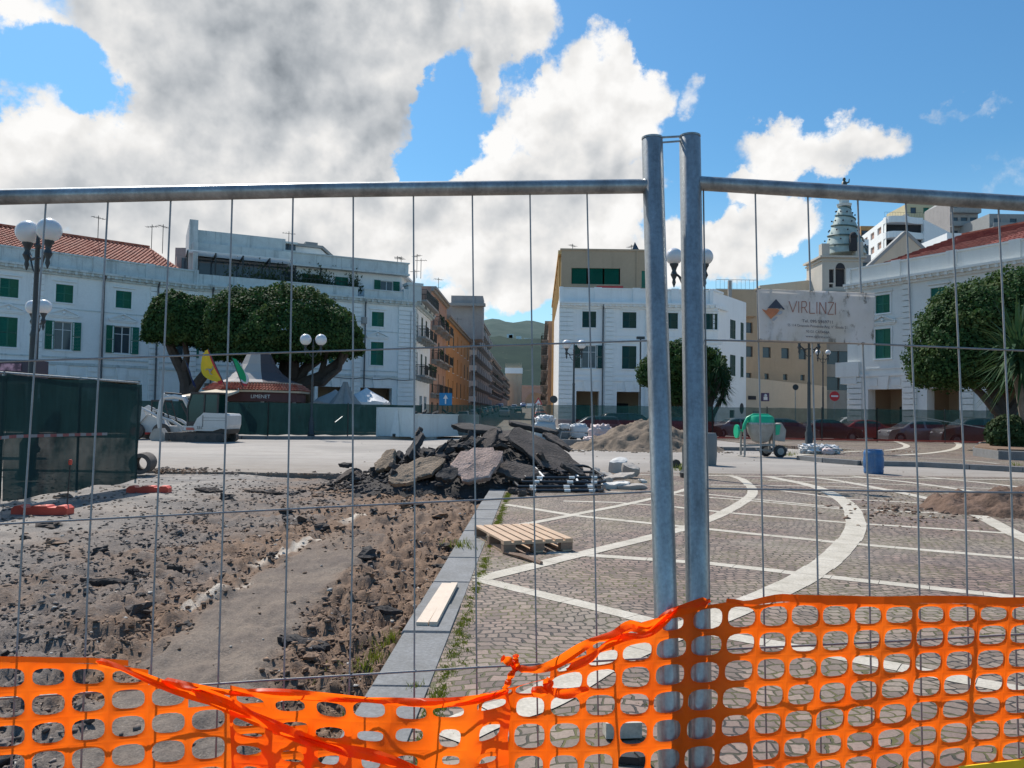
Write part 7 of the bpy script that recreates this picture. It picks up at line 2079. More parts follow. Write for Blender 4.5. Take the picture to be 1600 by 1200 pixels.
flatpiece(470, 985, .45, .16, 'dark slab sticking out of the dug earth near the trench', -.3); flatpiece(330, 768, .5, .18, 'flat grey piece near the far edge of the dug strip', .3, M_asfb); flatpiece(415, 765, .8, .2, 'wide flat slab at the far edge of the dug strip', .1, M_asfb); flatpiece(700, 850, .4, .14, 'dark broken edge piece beside the kerb near the pallet', .2); flatpiece(600, 925, .3, .12, 'thin dark slab in the trench beside the planks', -.2)
# debris along the road edge
P_ = [(-16+15.8*r_.random(), 18.5+r_.gauss(0, .22), -.02+.03*r_.random(), .012+.05*r_.random()**3) for _ in range(900)]
P_ += [(xat(235, 19)+abs(r_.gauss(0, .9)), 19.0+r_.gauss(0, .35), .02, .02+.05*r_.random()**2) for _ in range(160)]
stones('rubble_edge', np.array(P_), 'crumbled asphalt along the broken road edge')
P_ = []
for k in range(420): 
    p = gnd(r_.uniform(800, 1500), r_.uniform(735, 800)); P_.append((p.x, p.y, .004, .005+.010*r_.random()**2))
for k in range(260): p = gnd(r_.gauss(1420, 60), r_.gauss(795, 14)); P_.append((p.x, p.y, .004, .01+.03*r_.random()**2))
for k in range(220): p = gnd(r_.uniform(1250, 1440), r_.gauss(710, 2)); P_.append((p.x, p.y, IZ, .02+.05*r_.random()**2))
for k in range(150): p = gnd(r_.uniform(560, 1590), r_.uniform(690, 738)); P_.append((p.x, p.y, .003, .012+.03*r_.random()**2))
stones('grit', np.array(P_), 'scattered grit on the paving and road')
# ------------------------------------------------------------------ heaps
def heap(name, label, cx, cy, rx, ry, h, mat, seed, z0=0., pw=1.3, lump=.12, n=70, cat='heap', skew=0.):
    mb = MB(); vs = []
    for j in range(n+1):
        for i in range(n+1):
            u, v = -1+2*i/n, -1+2*j/n; x, y = cx+u*rx, cy+v*ry
            r = math.hypot(u-skew*(1-abs(u)), v)*(1+.18*noise.noise(Vector((u*2, v*2, seed))))
            q = max(0, 1-r)**pw*1.15; q = min(q, 1-.1*(1-q))
            z = z0-.03+h*q+min(1, q*6)*(lump*noise.fractal(Vector((x*1.6, y*1.6, seed)), 1, 2, 5)*h*.8+.09*noise.fractal(Vector((x*5, y*5, 1)), 1, 2, 4))
            vs.append((x, y, z))
    mb.add(vs, [(j*(n+1)+i, j*(n+1)+i+1, (j+1)*(n+1)+i+1, (j+1)*(n+1)+i) for j in range(n) for i in range(n)])
    return solo(name, mb, mat, label, cat, None, True, loc=(cx, cy, z0), ang=180)
M_sand = pm('damp_sand', (.185, .140, .102), .95, .18, 1.2, .8, fine=14, bdist=.04)
M_soil = pm('reddish_brown_soil', (.135, .082, .056), .95, .35, 1.5, .9, fine=12, bdist=.04)
D = 34; heap('sand_heap', 'heap of brown sand behind the two fence posts', xat(1015, D), D+.6, 3.5, 2.6, 1.30, M_sand, 3, 0, 1.0, .2)
D = 13.0; heap('soil_heap', 'low heap of reddish soil dumped on the cobbles at the right edge', xat(1625, D), D, 2.0, 1.4, .40, M_soil, 5, 0, .8, .5, cat='soil heap')
P_ = [(xat(1600, 12.8)+r_.gauss(0, 1.3), 12.8+r_.gauss(0, .7), .0, .02+.06*r_.random()**2) for _ in range(500)]
stones('soil_crumbs', np.array(P_), 'crumbs of soil around the low reddish heap', M_soil)
P_ = [(xat(1000, 33)+r_.gauss(0, 2.4), 32.6+r_.gauss(0, .6), .0, .03+.10*r_.random()**3) for _ in range(300)]
stones('sand_lumps', np.array(P_), 'lumps of sand and stone at the foot of the sand heap', M_sand)
# ------------------------------------------------------------------ skip with rubble
M_skip = pm('pale_skip_paint', (.62, .67, .66), .5, .1, 1, .1, streak=.3, stain=(.25,.20,.16))
a0_ = Vector((xat(645, 42.3), 42.3, .0)); dr_ = Vector((2.75, 5.0, 0)).normalized(); dl_ = Vector((-dr_.y, dr_.x, 0))*1.0
T_ = Thing('skip', 'pale painted rubble skip with tall ribbed end plate before the green screen', 'skip', (a0_.x, a0_.y, 0))
Ms_ = Matrix(((dl_.x, dr_.x, 0, a0_.x), (dl_.y, dr_.y, 0, a0_.y), (0, 0, 1, .12), (0, 0, 0, 1)))
Wk, Lk = 2.45, 7.2
mb = MB(); mb.T = Ms_
mb.bx(0, Wk, 0, .08, .05, 1.62)
mb.add([(.75, -.22, .05), (1.0, -.02, 1.55), (1.15, -.02, 1.55), (1.35, -.22, .05), (.75, .0, .05), (1.0, .0, 1.55), (1.15, .0, 1.55), (1.35, .0, .05)], [(0,3,2,1), (0,1,5,4), (3,7,6,2)])
mb.bx(-.04, .06, -.04, .12, 0, 1.66); mb.bx(Wk-.06, Wk+.04, -.04, .12, 0, 1.66); mb.bx(0, Wk, -.04, .12, 1.58, 1.66); T_.part('end_plate', mb, M_skip)
mb = MB(); mb.T = Ms_
for x in (0, Wk-.05): mb.bx(x, x+.05, .085, Lk, .1, 1.26); mb.bx(x-.04, x+.09, .12, Lk, 1.24, 1.32); mb.bx(x-.05, x+.1, .13, Lk, .02, .12)
mb.bx(0, Wk, Lk, Lk+.05, .1, 1.3); mb.bx(0.05, Wk-.05, .09, Lk, .1, .16); T_.part('body', mb, M_skip)
for k in range(7):
    mb = MB(); mb.T = Ms_; y = .8+k*.92; mb.add([(Wk, y-.05, .12), (Wk, y+.05, .12), (Wk, y+.25, 1.24), (Wk, y+.12, 1.24), (Wk+.07, y-.05, .12), (Wk+.07, y+.05, .12), (Wk+.07, y+.25, 1.24), (Wk+.07, y+.12, 1.24)], [(0,3,2,1), (0,1,5,4), (1,2,6,5), (2,3,7,6), (3,0,4,7)]); T_.part('rib', mb, M_skip)
mb = MB(); mb.T = Ms_; mb.bx(.98, 1.16, -.26, -.23, .05, .2); T_.part('hook', mb, M_rail)
r_ = random.Random(31)
for k in range(26):
    p = Ms_ @ Vector((r_.uniform(.4, 2.05), r_.uniform(.6, 6.7), 1.22+r_.uniform(0, .16)))
    slab(p, (r_.gauss(0, .3), r_.gauss(-.1, .3), 1), r_.uniform(.4, .9), r_.uniform(.25, .5), .09, r_.uniform(0, 3), M_asf, 600+k, 'dark slab piece loaded in the pale skip', 'slab pieces loaded in the skip', npt=12)
mb = MB(); mb.T = Ms_; vs = []
for j in range(20):
    for i in range(10): vs.append((.06+(Wk-.12)*i/9, .1+(Lk-.15)*j/19, 1.1+.12*noise.noise(Vector((i*.7, j*.7, 4)))))
mb.add(vs, [(j*10+i, j*10+i+1, (j+1)*10+i+1, (j+1)*10+i) for j in range(19) for i in range(9)]); 
tag(mb.build('skip_rubble', M_asf, None, False), 'fine rubble filling the pale skip', 'rubble', None, 'stuff')
# ------------------------------------------------------------------ bags, plastic
def bagmat(name, c): return pm(name, c, .55, .06, 2, .5, fine=5, bdist=.04)
M_bag = bagmat('pale_blue_woven_bag', (.38, .44, .47)); M_bagw = bagmat('white_plastic_sheet', (.60, .60, .60)); M_bagp = bagmat('pinkish_plastic_sheet', (.58, .46, .44)); M_bagd = bagmat('grey_bag', (.17, .18, .18))
def blob(name, label, cat, c, d, mat, seed, box=.45, crum=.25, group=None, freq=2.2, T_=None, nu=36, nv=24):
    mb = MB(); vs = []; fs = []
    s = MB(); s.sph((0,0,0), 1, 0, nu, nv)
    for v in s.v:
        v = Vector(v); q = Vector([math.copysign(abs(a)**box, a) for a in v]) if box < 1 else v
        q *= 1+crum*(abs(noise.noise(v*freq+Vector((seed, 0, 0))))*1.6-.35)+crum*.45*noise.noise(v*freq*3+Vector((0, seed, 0)))
        vs.append((c[0]+q.x*d[0]/2, c[1]+q.y*d[1]/2, max(c[2]-.0, c[2]+d[2]/2+q.z*d[2]/2)))
    mb.add(vs, s.f)
    if T_: return T_.part(name, mb, mat, smooth=True, ang=60)
    return solo(name, mb, mat, label, cat, group, True, ang=60)
D = 41; cx = xat(852, D)
T_ = Thing('big_bag', 'tall pale big bag with puffed white top right of the rubble pile', 'bag', (cx, D, .15))
blob('bag', '', '', (cx, D, .15), (1.12, 1.0, .98), M_bag, 1, .35, .06, T_=T_); blob('bag_top', '', '', (cx+.02, D, 1.05), (.85, .8, .42), M_bagw, 2, .7, .35, T_=T_, freq=3)
for s in (-1, 1):
    mb = MB(); mb.tube([(cx+s*.32, D-.35, 1.0), (cx+s*.5, D-.4, 1.28), (cx+s*.55, D-.1, 1.3), (cx+s*.48, D+.1, 1.02)], .035, 6); T_.part('strap', mb, M_bagw, smooth=True)
for px_, w_, h_, mt_, lab, py_ in ((877, .85, .62, M_bagd, 'dark low bag beside the tall big bag', 0), (882, .6, .3, M_bagw, 'crumpled white plastic on the dark low bag', .58), (905, 1.0, .75, M_bagw, 'white wrapped stack behind the lamp pole', .1), (920, .9, .5, M_bagd, 'grey stack under white wrapping right of the lamp pole', .0)):
    D = 41.3+.2*(px_ % 3); blob('wrapped_bag', lab, 'bag', (xat(px_, D), D, .15+py_), (w_, .8, h_), mt_, px_, .5, .2)
D = 38.5; blob('plastic_sheet', 'pinkish white crumpled plastic heap left of the sand', 'plastic sheet', (xat(939, D), D, .15), (1.15, .9, .88), M_bagp, 4, .75, .32, freq=3)
D = 38; blob('plastic_sheet', 'low pinkish plastic lying left of the taller plastic heap', 'plastic sheet', (xat(924, D), D, .15), (.8, .7, .3), M_bagp, 5, .8, .35)
D = 29.3; blob('plastic_sheet', 'white crumpled plastic sheeting by the dark lamp pole', 'plastic sheet', (xat(1268, D), D, .13), (.9, .7, .38), M_bagw, 6, .8, .5, freq=3.3)
blob('plastic_sheet', 'second white crumpled sheet to the right of the lamp pole', 'plastic sheet', (xat(1296, D), D+.2, .13), (.85, .7, .36), M_bagw, 7, .8, .5, freq=3.1); blob('plastic_bag', 'small pinkish bag between the two white sheets', 'bag', (xat(1286, D), D-.4, .13), (.45, .4, .26), M_bagp, 8, .7, .2)
D = 41; x = xat(905, D); mb = MB(); mb.tube([(x-1.1, D-1.2, .15), (x-1., D-1.2, .62), (x+1.1, D-1.3, .62), (x+1.4, D-1.3, .15)], .035, 6); solo('metal_trestle', mb, M_galv, 'thin metal trestle frame in front of the wrapped bags', 'trestle', smooth=True)
for k, (px_, L) in enumerate(((872, .9), (893, .8), (913, .9), (936, .8))):
    D = 36.9-.35*k; mb = MB(); mb.obx((xat(px_, D), D, .24), (L, .28, .18), Matrix.Rotation(R(-20+7*k), 3, 'Z')); solo('kerbstone', mb, M_gran, 'loose kerbstone lying in front of the bags, %s from the left' % ords[k].replace('nearest', 'first'), 'kerbstone', 'loose kerbstones before the bags')
# ------------------------------------------------------------------ cement mixer
M_mixg = pm('mixer_green_paint', (.01, .42, .22), .4, .12, 3, .05); M_mixs = pm('cement_splashed_steel', (.34, .32, .29), .6, .25, 4, .4)
D = 29.6; k_ = D/F; gx_ = lambda p: (p-1187)*k_; gz_ = lambda p: (714-p)*k_
T_ = Thing('cement_mixer', 'green and grey cement mixer on two wheels beyond the cobbles', 'cement mixer', (0,0,0))
cd = (gx_(1188), 0)
mb = MB(); mb.lathe([(.12, gz_(693)), (.30, gz_(690)), (.47, gz_(676)), (.53, gz_(664.5)), (.53, gz_(662))], (cd[0], 0, 0), 28); T_.part('drum_base', mb, M_mixs, smooth=True)
mb = MB(); mb.lathe([(.555, gz_(664.5)), (.565, gz_(663)), (.555, gz_(661))], (cd[0],0,0), 28); T_.part('drum_rim', mb, M_galv, smooth=True)
mb = MB(); mb.lathe([(.53, gz_(661.5)), (.50, gz_(655)), (.46, gz_(651)), (.40, gz_(650)), (.22, gz_(650.5))], (cd[0],0,0), 28); T_.part('drum_mouth', mb, M_mixg, smooth=True)
mb = MB(); mb.tube([(gx_(1160), -.1, gz_(676)), (gx_(1161), -.1, gz_(665)), (gx_(1166), -.1, gz_(654)), (gx_(1175), -.1, gz_(649.5)), (gx_(1198), -.1, gz_(649.5)), (gx_(1206), -.1, gz_(654)), (gx_(1207), -.1, gz_(668))], .062, 10); T_.part('tipping_yoke', mb, M_mixg, smooth=True)
mb = MB(); mb.tube([(gx_(1149), 0, gz_(675)), (gx_(1152), 0, gz_(675))], .26, 24); mb.tube([(gx_(1150), 0, gz_(675)), (gx_(1162), 0, gz_(672))], .03, 6); T_.part('tilt_wheel', mb, M_mixg, smooth=True)
mb = MB(); mb.ext([(gx_(1207), gz_(688)), (gx_(1223), gz_(690)), (gx_(1225), gz_(672)), (gx_(1218), gz_(661)), (gx_(1207), gz_(663))], -.25, .25); T_.part('motor_box', mb, M_mixs)
mb = MB(); mb.ext([(gx_(1208), gz_(680)), (gx_(1214), gz_(679)), (gx_(1216), gz_(664)), (gx_(1208), gz_(664))], -.27, -.252); T_.part('motor_cover', mb, M_mixg)
mb = MB(); mb.bar((gx_(1160), -.2, gz_(697)), (gx_(1208), -.2, gz_(695)), .05, .07); mb.bar((gx_(1160), .2, gz_(697)), (gx_(1208), .2, gz_(695)), .05, .07)
mb.bar((gx_(1160), -.2, gz_(712)), (gx_(1160), -.2, gz_(672)), .07, .05); mb.bar((gx_(1206), -.2, gz_(700)), (gx_(1206), -.2, gz_(665)), .08, .06); mb.bar((gx_(1160), .2, gz_(712)), (gx_(1160), .2, gz_(672)), .07, .05); mb.bar((gx_(1206), .2, gz_(708)), (gx_(1206), .2, gz_(668)), .08, .06)
mb.bar((gx_(1158), -.3, gz_(713)), (gx_(1158), .3, gz_(713)), .08, .04); mb.bar((gx_(1178), -.2, gz_(702)), (gx_(1205), -.2, gz_(705)), .05, .05); T_.part('frame', mb, M_mixs)
for y in (-.38, .38):
    mb = MB(); wx_ = gx_(1213)-(.25 if y > 0 else 0); mb.tube([(wx_, y-.07, .23), (wx_, y-.06, .23), (wx_, y+.06, .23), (wx_, y+.07, .23)], [.19, .235, .235, .19], 22); wo_ = T_.part('wheel', mb, M_blackp, smooth=True)
    mb = MB(); mb.cyl((wx_, y-.08, .23), (wx_, y-.072, .23), .13, n=18); mb.cyl((wx_, y-.1, .23), (wx_, y-.08, .23), .04, n=10); T_.part('hub', mb, M_mixs, parent=wo_)
place(T_.o, (xat(1187, D), D, 0), R(4))
# ------------------------------------------------------------------ blue drum
p = gnd(1365, 740); T_ = Thing('plastic_drum', 'worn blue plastic drum standing on the edge of the road', 'drum', (p.x, p.y, 0))
m_ = pm('worn_blue_plastic', (.035, .13, .30), .5, .35, 3, .15, streak=.9, stain=(.22,.28,.33))
mb = MB(); mb.lathe([(.235, 0), (.25, .03), (.255, .10), (.245, .14), (.262, .18), (.265, .40), (.248, .50), (.262, .54), (.25, .60), (.225, .645), (.235, .66), (.225, .665), (.20, .60)], (p.x, p.y, 0), 26); T_.part('barrel', mb, m_, smooth=True)
# ------------------------------------------------------------------ pallet, planks, stick
M_wood = pm('raw_pine', (.52, .36, .24), .8, .16, 6, .3, fine=60); M_woodp = pm('pale_pine', (.66, .54, .43), .8, .12, 6, .3, fine=60); M_woodd = pm('weathered_wood', (.26, .17, .12), .85, .25, 6, .4)
T_ = Thing('pallet', 'pale wooden pallet lying on the cobbles by the kerb', 'pallet', (0,0,0))
for k in range(7):
    mb = MB(); x = -.4+.045+k*(.8-.09)/6; w_ = .05 if k % 2 else .048; mb.bx(x-w_+.005, x+w_-.005, -.6, .6, .122, .143); T_.part('deck_board', mb, M_wood)
for y in (-.55, 0, .55):
    mb = MB(); mb.bx(-.4, .4, y-.048, y+.048, .100, .1215); T_.part('stringer', mb, M_wood)
    for x in (-.33, 0, .33): mb = MB(); mb.bx(x-.068, x+.068, y-.046, y+.046, .0215, .0995); T_.part('block', mb, M_woodd)
for x in (-.33, 0, .33): mb = MB(); mb.bx(x-.05, x+.05, -.6, .6, .003, .021); T_.part('bottom_board', mb, M_wood)
place(T_.o, (.13, 8.98, 0.0), R(18))
a, b2 = gnd(664, 976, .02), gnd(701, 914, .02); T_ = Thing('plank', 'wide pale plank lying along the grey kerb, left of the pair', 'plank', (a.x, a.y, .01), 'pale planks on the kerb')
mb = MB(); mb.bar(a+Vector((-.02,0,.003)), b2+Vector((-.015,0,.003)), .085, .028); T_.part('board', mb, M_woodp)
T_ = Thing('plank', 'narrow pale plank lying along the grey kerb, right of the pair', 'plank', (a.x+.06, a.y, .01), 'pale planks on the kerb')
mb = MB(); mb.bar(a+Vector((.058,-.01,.006)), b2+Vector((.05,.0,.006)), .055, .034); T_.part('board', mb, M_woodp)
a, b2 = gnd(788, 866), gnd(846, 883); mb = MB(); mb.tube([a+Vector((0,0,.02)), (a+b2)/2+Vector((0,.01,.035)), b2+Vector((0,0,.02))], [.012, .028, .022], 5); solo('wood_stick', mb, M_woodd, 'broken wooden stick on the cobbles in front of the pallet', 'stick')
# ------------------------------------------------------------------ folded black and white barriers
M_bar = pm('black_barrier_paint', (.018, .02, .024), .35, .3, 9, .05); M_barw = pm('white_barrier_band', (.72, .72, .70), .4, .05, 5, 0)
for k, (px_, py_, z, rz, lab) in enumerate(((866, 773, .04, 5, 'bottom'), (862, 772, .105, 9, 'second'), (872, 770, .17, 3, 'third'), (868, 768, .235, 13, 'top'))):
    p = gnd(px_, py_-8); T_ = Thing('barrier_frame', 'black tubular barrier with white bands, %s in its stack on the cobbles' % lab, 'barrier', (0,0,0), 'tubular barriers stacked flat')
    L, W_ = .84, .55; r1 = .030; mb = MB(); mb.tube([(-L,-W_,0), (L-.12,-W_,0), (L,-W_+.12,0), (L,W_-.12,0), (L-.12,W_,0), (-L,W_,0)], r1, 8); T_.part('outer_tube', mb, M_bar, smooth=True)
    for x in (-.45, .28): mb = MB(); mb.tube([(x,-W_,.0), (x+.06,W_,.0)], .024, 8); T_.part('cross_tube', mb, M_barw if k > 1 else M_bar, smooth=True)
    for x in (-.55, .12, .6): mb = MB(); mb.cyl((x-.06,-W_,0), (x+.06,-W_,0), r1+.003, n=8); T_.part('white_band', mb, M_barw, smooth=True)
    mb = MB(); mb.tube([(-L+.02,-W_,0), (-L+.02,W_,0)], .028, 8); T_.part('end_tube', mb, M_bar, smooth=True)
    place(T_.o, (p.x+.05, p.y-.05, z+.02+.02*k), R(rz)); T_.o.rotation_euler = (R(2+2.2*k), 0, R(rz))
for k, (px_, py_, s) in enumerate(((802, 772, .16), (815, 776, .14), (828, 774, .15), (806, 764, .13))):
    p = gnd(px_, py_); rock((p.x, p.y, 0), (s*1.2, s, s*.85), k+40, M_asfb, 'cobblestone', 'loose grey cobble at the left end of the barrier stack', 'cobblestone', 'loose cobbles by the barrier stack')
M_conc = pm('pale_broken_concrete', (.40, .36, .32), .9, .2, 3, .6, fine=30); M_concw = pm('white_broken_stone', (.62, .60, .56), .85, .12, 3, .5, fine=30)
rub = [(965, 735, .36, .18, .28, M_concw, 'white edged block standing on the broken concrete heap'), (984, 741, .30, .2, .2, M_conc, 'grey block on the right top of the broken concrete heap'), (928, 748, .19, .09, .32, M_conc, 'upright pale slab leaning on the barrier stack'), (945, 752, .26, .2, .16, M_conc, 'brownish block behind the barrier stack'),
       (962, 757, .40, .2, .10, M_concw, 'flat whitish slab at the front of the broken concrete heap'), (985, 758, .42, .18, .08, M_conc, 'long grey slab sloping to the right of the heap'), (885, 745, .24, .16, .10, M_concw, 'white stone left of the upright slab'), (868, 742, .16, .12, .12, M_concw, 'small white stone behind the barriers'), (857, 748, .28, .16, .09, M_conc, 'flat stone behind the left part of the barriers'),
       (905, 750, .34, .18, .08, M_concw, 'pale flat slab beside the upright slab'), (948, 742, .22, .16, .12, M_conc, 'brown lump in the middle of the broken concrete'), (972, 748, .5, .16, .07, M_conc, 'thin grey slab across the broken concrete heap'), (1000, 757, .2, .12, .06, M_conc, 'small grey slab at the right end of the heap'), (925, 757, .22, .12, .07, M_concw, 'little white slab near the barrier tube'), (1003, 748, .16, .1, .05, M_concw, 'small white flake by the far white band')]
for k, (px_, py_, a_, b2, h_, mt_, lab) in enumerate(rub):
    p = gnd(px_, py_+6); z = .02+(.10 if k in (0, 1, 11) else 0)
    slab((p.x, p.y, z+h_*.4), (rnd.gauss(0, .22), rnd.gauss(-.15, .2), 1), a_*1.55, b2*2.0, h_*1.05, rnd.uniform(-.5, .8), mt_, 900+k, lab, None, 'broken_block', 'broken block', .12, 14)
p = gnd(1040, 732); mb = MB(); mb.tube([(p.x+.35, p.y+.4, .12), (p.x+.35, p.y+.2, .12)], .13, 14); solo('black_roll', mb, M_blackp, 'dark rolled hose behind the left fence post', 'roll')
D = 24; mb = MB(); x = xat(1102, D); mb.lathe([(.32, 0), (.34, .3), (.34, .9), (.30, 1.0)], (x+.02, D, 0), 18); solo('grey_container', mb, M_bagd, 'grey container just showing right of the right fence post', 'container', smooth=True)
a, b2 = gnd(1432, 682, IZ), at(1452, 643, 42); mb = MB(); mb.bar((a.x, 43.5, IZ), (b2.x+1.0, 45.9, 1.75), .06, .05); solo('prop_bar', mb, M_galv, 'pale metal prop leaning against the fence before the right palace', 'prop')
mb = MB(); mb.bar((xat(524, 39.5), 39.5, .95), (xat(534, 40.2), 40.4, 1.25), .03, .03); solo('prop_bar', mb, M_galv, 'short pale prop on the dark screen left of the skip', 'prop')
# ------------------------------------------------------------------ grass and weeds
r_ = random.Random(77); V_ = []
def tuft(x, y, z, h, n, sp):
    for _ in range(n):
        a = r_.uniform(0, 6.28); rr = abs(r_.gauss(0, sp)); bx_, by_ = x+rr*math.cos(a), y+rr*math.sin(a); hh = h*r_.uniform(.4, 1.1); le = Vector((r_.gauss(0, .4), r_.gauss(0, .4), 1))*hh; s = Vector((math.cos(a+1.6), math.sin(a+1.6), 0))*(.0025+hh*.035)
        p0 = Vector((bx_, by_, z)); V_.extend([p0-s, p0+s, p0+le*.6+s*.7, p0+le-s*.1])
y = 2.2
while y < 15:
    dens = max(0, noise.noise(Vector((0, y*.9, 4)))+.28)
    if r_.random() < dens*1.6: tuft(kx(y)+KW+.035+abs(r_.gauss(0, .035)), y, 0, .010+.012*r_.random(), 46, .035)
    y += .018
for px_, py_, h, n, sp in ((600, 965, .10, 90, .10), (612, 958, .08, 40, .07), (570, 1010, .07, 60, .10), (540, 1045, .06, 50, .10), (680, 905, .07, 50, .10), (718, 862, .10, 90, .14), (590, 985, .08, 60, .06), (510, 1010, .05, 40, .12), (585, 1065, .06, 60, .05), (650, 1090, .04, 40, .04), (1065, 735, .22, 90, .25), (1075, 728, .18, 60, .25), (790, 762, .10, 40, .2), (860, 745, .12, 50, .3),
      (1275, 707, .2, 90, .5), (1236, 712, .18, 90, .4), (1590, 735, .3, 60, .3)):
    p = gnd(px_, py_, -.05 if px_ < 760 else 0)
    z = dirt_h(p.x, p.y)[0] if p.x < kx(p.y) and p.y < 18 else 0
    tuft(p.x, p.y, z, h, n, sp)
for k in range(150):
    y = 2.4+9*r_.random(); x = kx(y)+KW+.1+abs(r_.gauss(0, 1))*3.5
    if noise.noise(Vector((x*.8, y*.8, 0))) > .12: tuft(x, y, 0, .010, 16, .05)
quads_obj('grass', np.array([tuple(v) for v in V_]), M_grass); tag(bpy.data.objects['grass'], 'tufts of yellow green grass along the kerb and in the joints', 'grass', None, 'stuff')
# ------------------------------------------------------------------ kiosk with flags
D = 46.0; kx0, kx1 = xat(316, D), xat(448, D); kc = (kx0+kx1)/2; ky = D+2.4
M_mar = pm('maroon_fascia', (.085, .030, .032), .6, .2, 3, .1); M_wd = pm('dark_wood_panel', (.07, .045, .035), .6, .3, 3, .1)
M_canv = pm('beige_canvas', (.42, .38, .35), .9, .1, 1.5, .2); M_canvd = pm('dark_roof_tone', (.075, .062, .066), .8, .1, 1.5, .2)
T_ = Thing('kiosk', 'octagonal kiosk with tiled eaves, maroon fascia and pointed canvas roof under the ficus', 'kiosk', (kc, ky, 0))
def octa(r, sy=1.): return [(kc+r*math.cos(R(22.5+45*k))*1.08, ky+r*math.sin(R(22.5+45*k))*sy) for k in range(8)]
mb = MB(); mb.prism(octa(2.5), 0, 2.35); T_.part('body', mb, M_wd)
for k in range(8):
    a = octa(2.56)[k]; mb = MB(); mb.bx(a[0]-.09, a[0]+.09, a[1]-.09, a[1]+.09, 0, 2.35); T_.part('pilaster', mb, M_grey)
mb = MB(); mb.prism(octa(2.72), 2.05, 2.60); T_.part('fascia', mb, M_mar)
mb = MB(); mb.prism(octa(2.95), 2.603, 2.72); mb.prism(octa(2.5), 3.12, 3.22); T_.part('cornice', mb, M_cream)
mb = MB(); o1, o2 = octa(3.05), octa(2.5)
for k in range(8):
    a, b2 = o1[(k+1) % 8], o1[k]; c_, d_ = o2[k], o2[(k+1) % 8]; tiles(mb, (*b2, 2.72), (*a, 2.72), (*d_, 3.12), (*c_, 3.12), 12, 3)
T_.part('tiled_eaves', mb, M_tile, smooth=True, ang=80)
mb = MB(); rings = [(2.45, 3.22), (1.9, 3.42), (1.35, 3.85), (.95, 4.4), (.72, 4.95), (.66, 5.05)]; mbd = MB()
for (ra, za), (rb, zb_) in zip(rings[:-1], rings[1:]):
    for k in range(8):
        a, b2, c_, d_ = octa(ra)[k], octa(ra)[(k+1) % 8], octa(rb)[(k+1) % 8], octa(rb)[k]
        (mb if k in (3, 4, 5) else mbd).quad((*a, za), (*b2, za), (*c_, zb_), (*d_, zb_))  # left and front faces take the pale colour, the rest the darker one
mb.prism(octa(.66), 5.05, 5.12); T_.part('canvas_roof', mb, M_canv); T_.part('dark_roof_side', mbd, M_canvd)
mb = MB(); fy = min(p[1] for p in octa(2.72))-.012; put_text(mb, 'LIMENET', .30, Vector((xat(391, fy), fy, 2.24)), Vector((1,0,0)), Vector((0,0,1))); T_.part('lettering', mb, M_signw)
mb = MB(); put_text(mb, 'caf\u00e8', .20, Vector((xat(425, fy), fy, 2.26)), Vector((1,0,0)), Vector((0,0,1))); T_.part('lettering', mb, M_grey) if False else None
# side awning
T_ = Thing('awning', 'cream lean-to awning on the left side of the kiosk', 'awning', (xat(300, 44), 44.5, 2.2))
mb = MB(); a, b2 = xat(284, 44), xat(356, 44); mb.add([(a, 43.2, 2.25), (b2, 43.2, 2.28), (b2, 46, 2.75), (a+1.2, 46, 2.75), (a, 43.2, 2.13), (b2, 43.2, 2.16), (b2, 46, 2.6), (a+1.2, 46, 2.6)], [(0,1,2,3), (7,6,5,4), (0,4,5,1), (1,5,6,2), (3,7,4,0)]); T_.part('canvas', mb, M_cream)
mb = MB(); mb.bar((b2-.3, 43.0, 2.25), (b2+.9, 43.1, 2.55), .04, .05); mb.bar((b2+.9, 43.1, 2.55), (b2+.9, 43.1, 2.75), .04, .05); T_.part('arm', mb, M_galv)
def flag(label, p0, p1, w_, cols_, seed, droop=(0, 0, 0), emblem=False, n=14):
    """pole from p0 (foot) to p1 (tip); cloth hangs from the upper part"""
    T_ = Thing('flag', label, 'flag', tuple(p0), 'flags at the kiosk'); mb = MB(); mb.cyl(p0, p1, .025, n=6); T_.part('pole', mb, M_iron)
    p0, p1 = Vector(p0), Vector(p1); d = (p1-p0); L = d.length; vs = []; u0 = .10; mm = 10
    for j in range(n+1):
        v = j/n
        for i in range(mm+1):
            u = i/mm; base_ = p1-d*(.88*u)
            off_ = Vector(droop)*v*(.35+.65*math.sin(math.pi*min(1, u*1.05+.05)))
            q = base_+off_+Vector((.05*math.sin(v*9+u*4+seed), .08*math.sin(v*7+u*5+seed), 0))*v
            vs.append(q)
    k = len(cols_)
    fs = []; ms = []
    for ci in range(k):
        mbf = MB(); ff = [(j*(mm+1)+i, j*(mm+1)+i+1, (j+1)*(mm+1)+i+1, (j+1)*(mm+1)+i) for j in range(n) for i in range(mm) if (cols_[ci][1](j/n, i/mm) and not any(c[1](j/n, i/mm) for c in cols_[:ci]))]
        mbf.add(vs, ff); T_.part('cloth', mbf, cols_[ci][0], smooth=True, ang=180)
    if emblem:
        c_ = vs[(n//2)*(mm+1)+mm//2]; mb = MB()
        mb.sph(c_+Vector((0,-.06,0)), .09, 0, 8, 6)
        for k in range(3):
            a = k*2.094+.5; mb.tube([c_+Vector((0,-.07,0)), c_+Vector((.17*math.cos(a), -.07, .17*math.sin(a))), c_+Vector((.27*math.cos(a+.5), -.07, .27*math.sin(a+.5)))], [.035, .03, .02], 5)
        T_.part('emblem', mb, M_grey)
    return T_
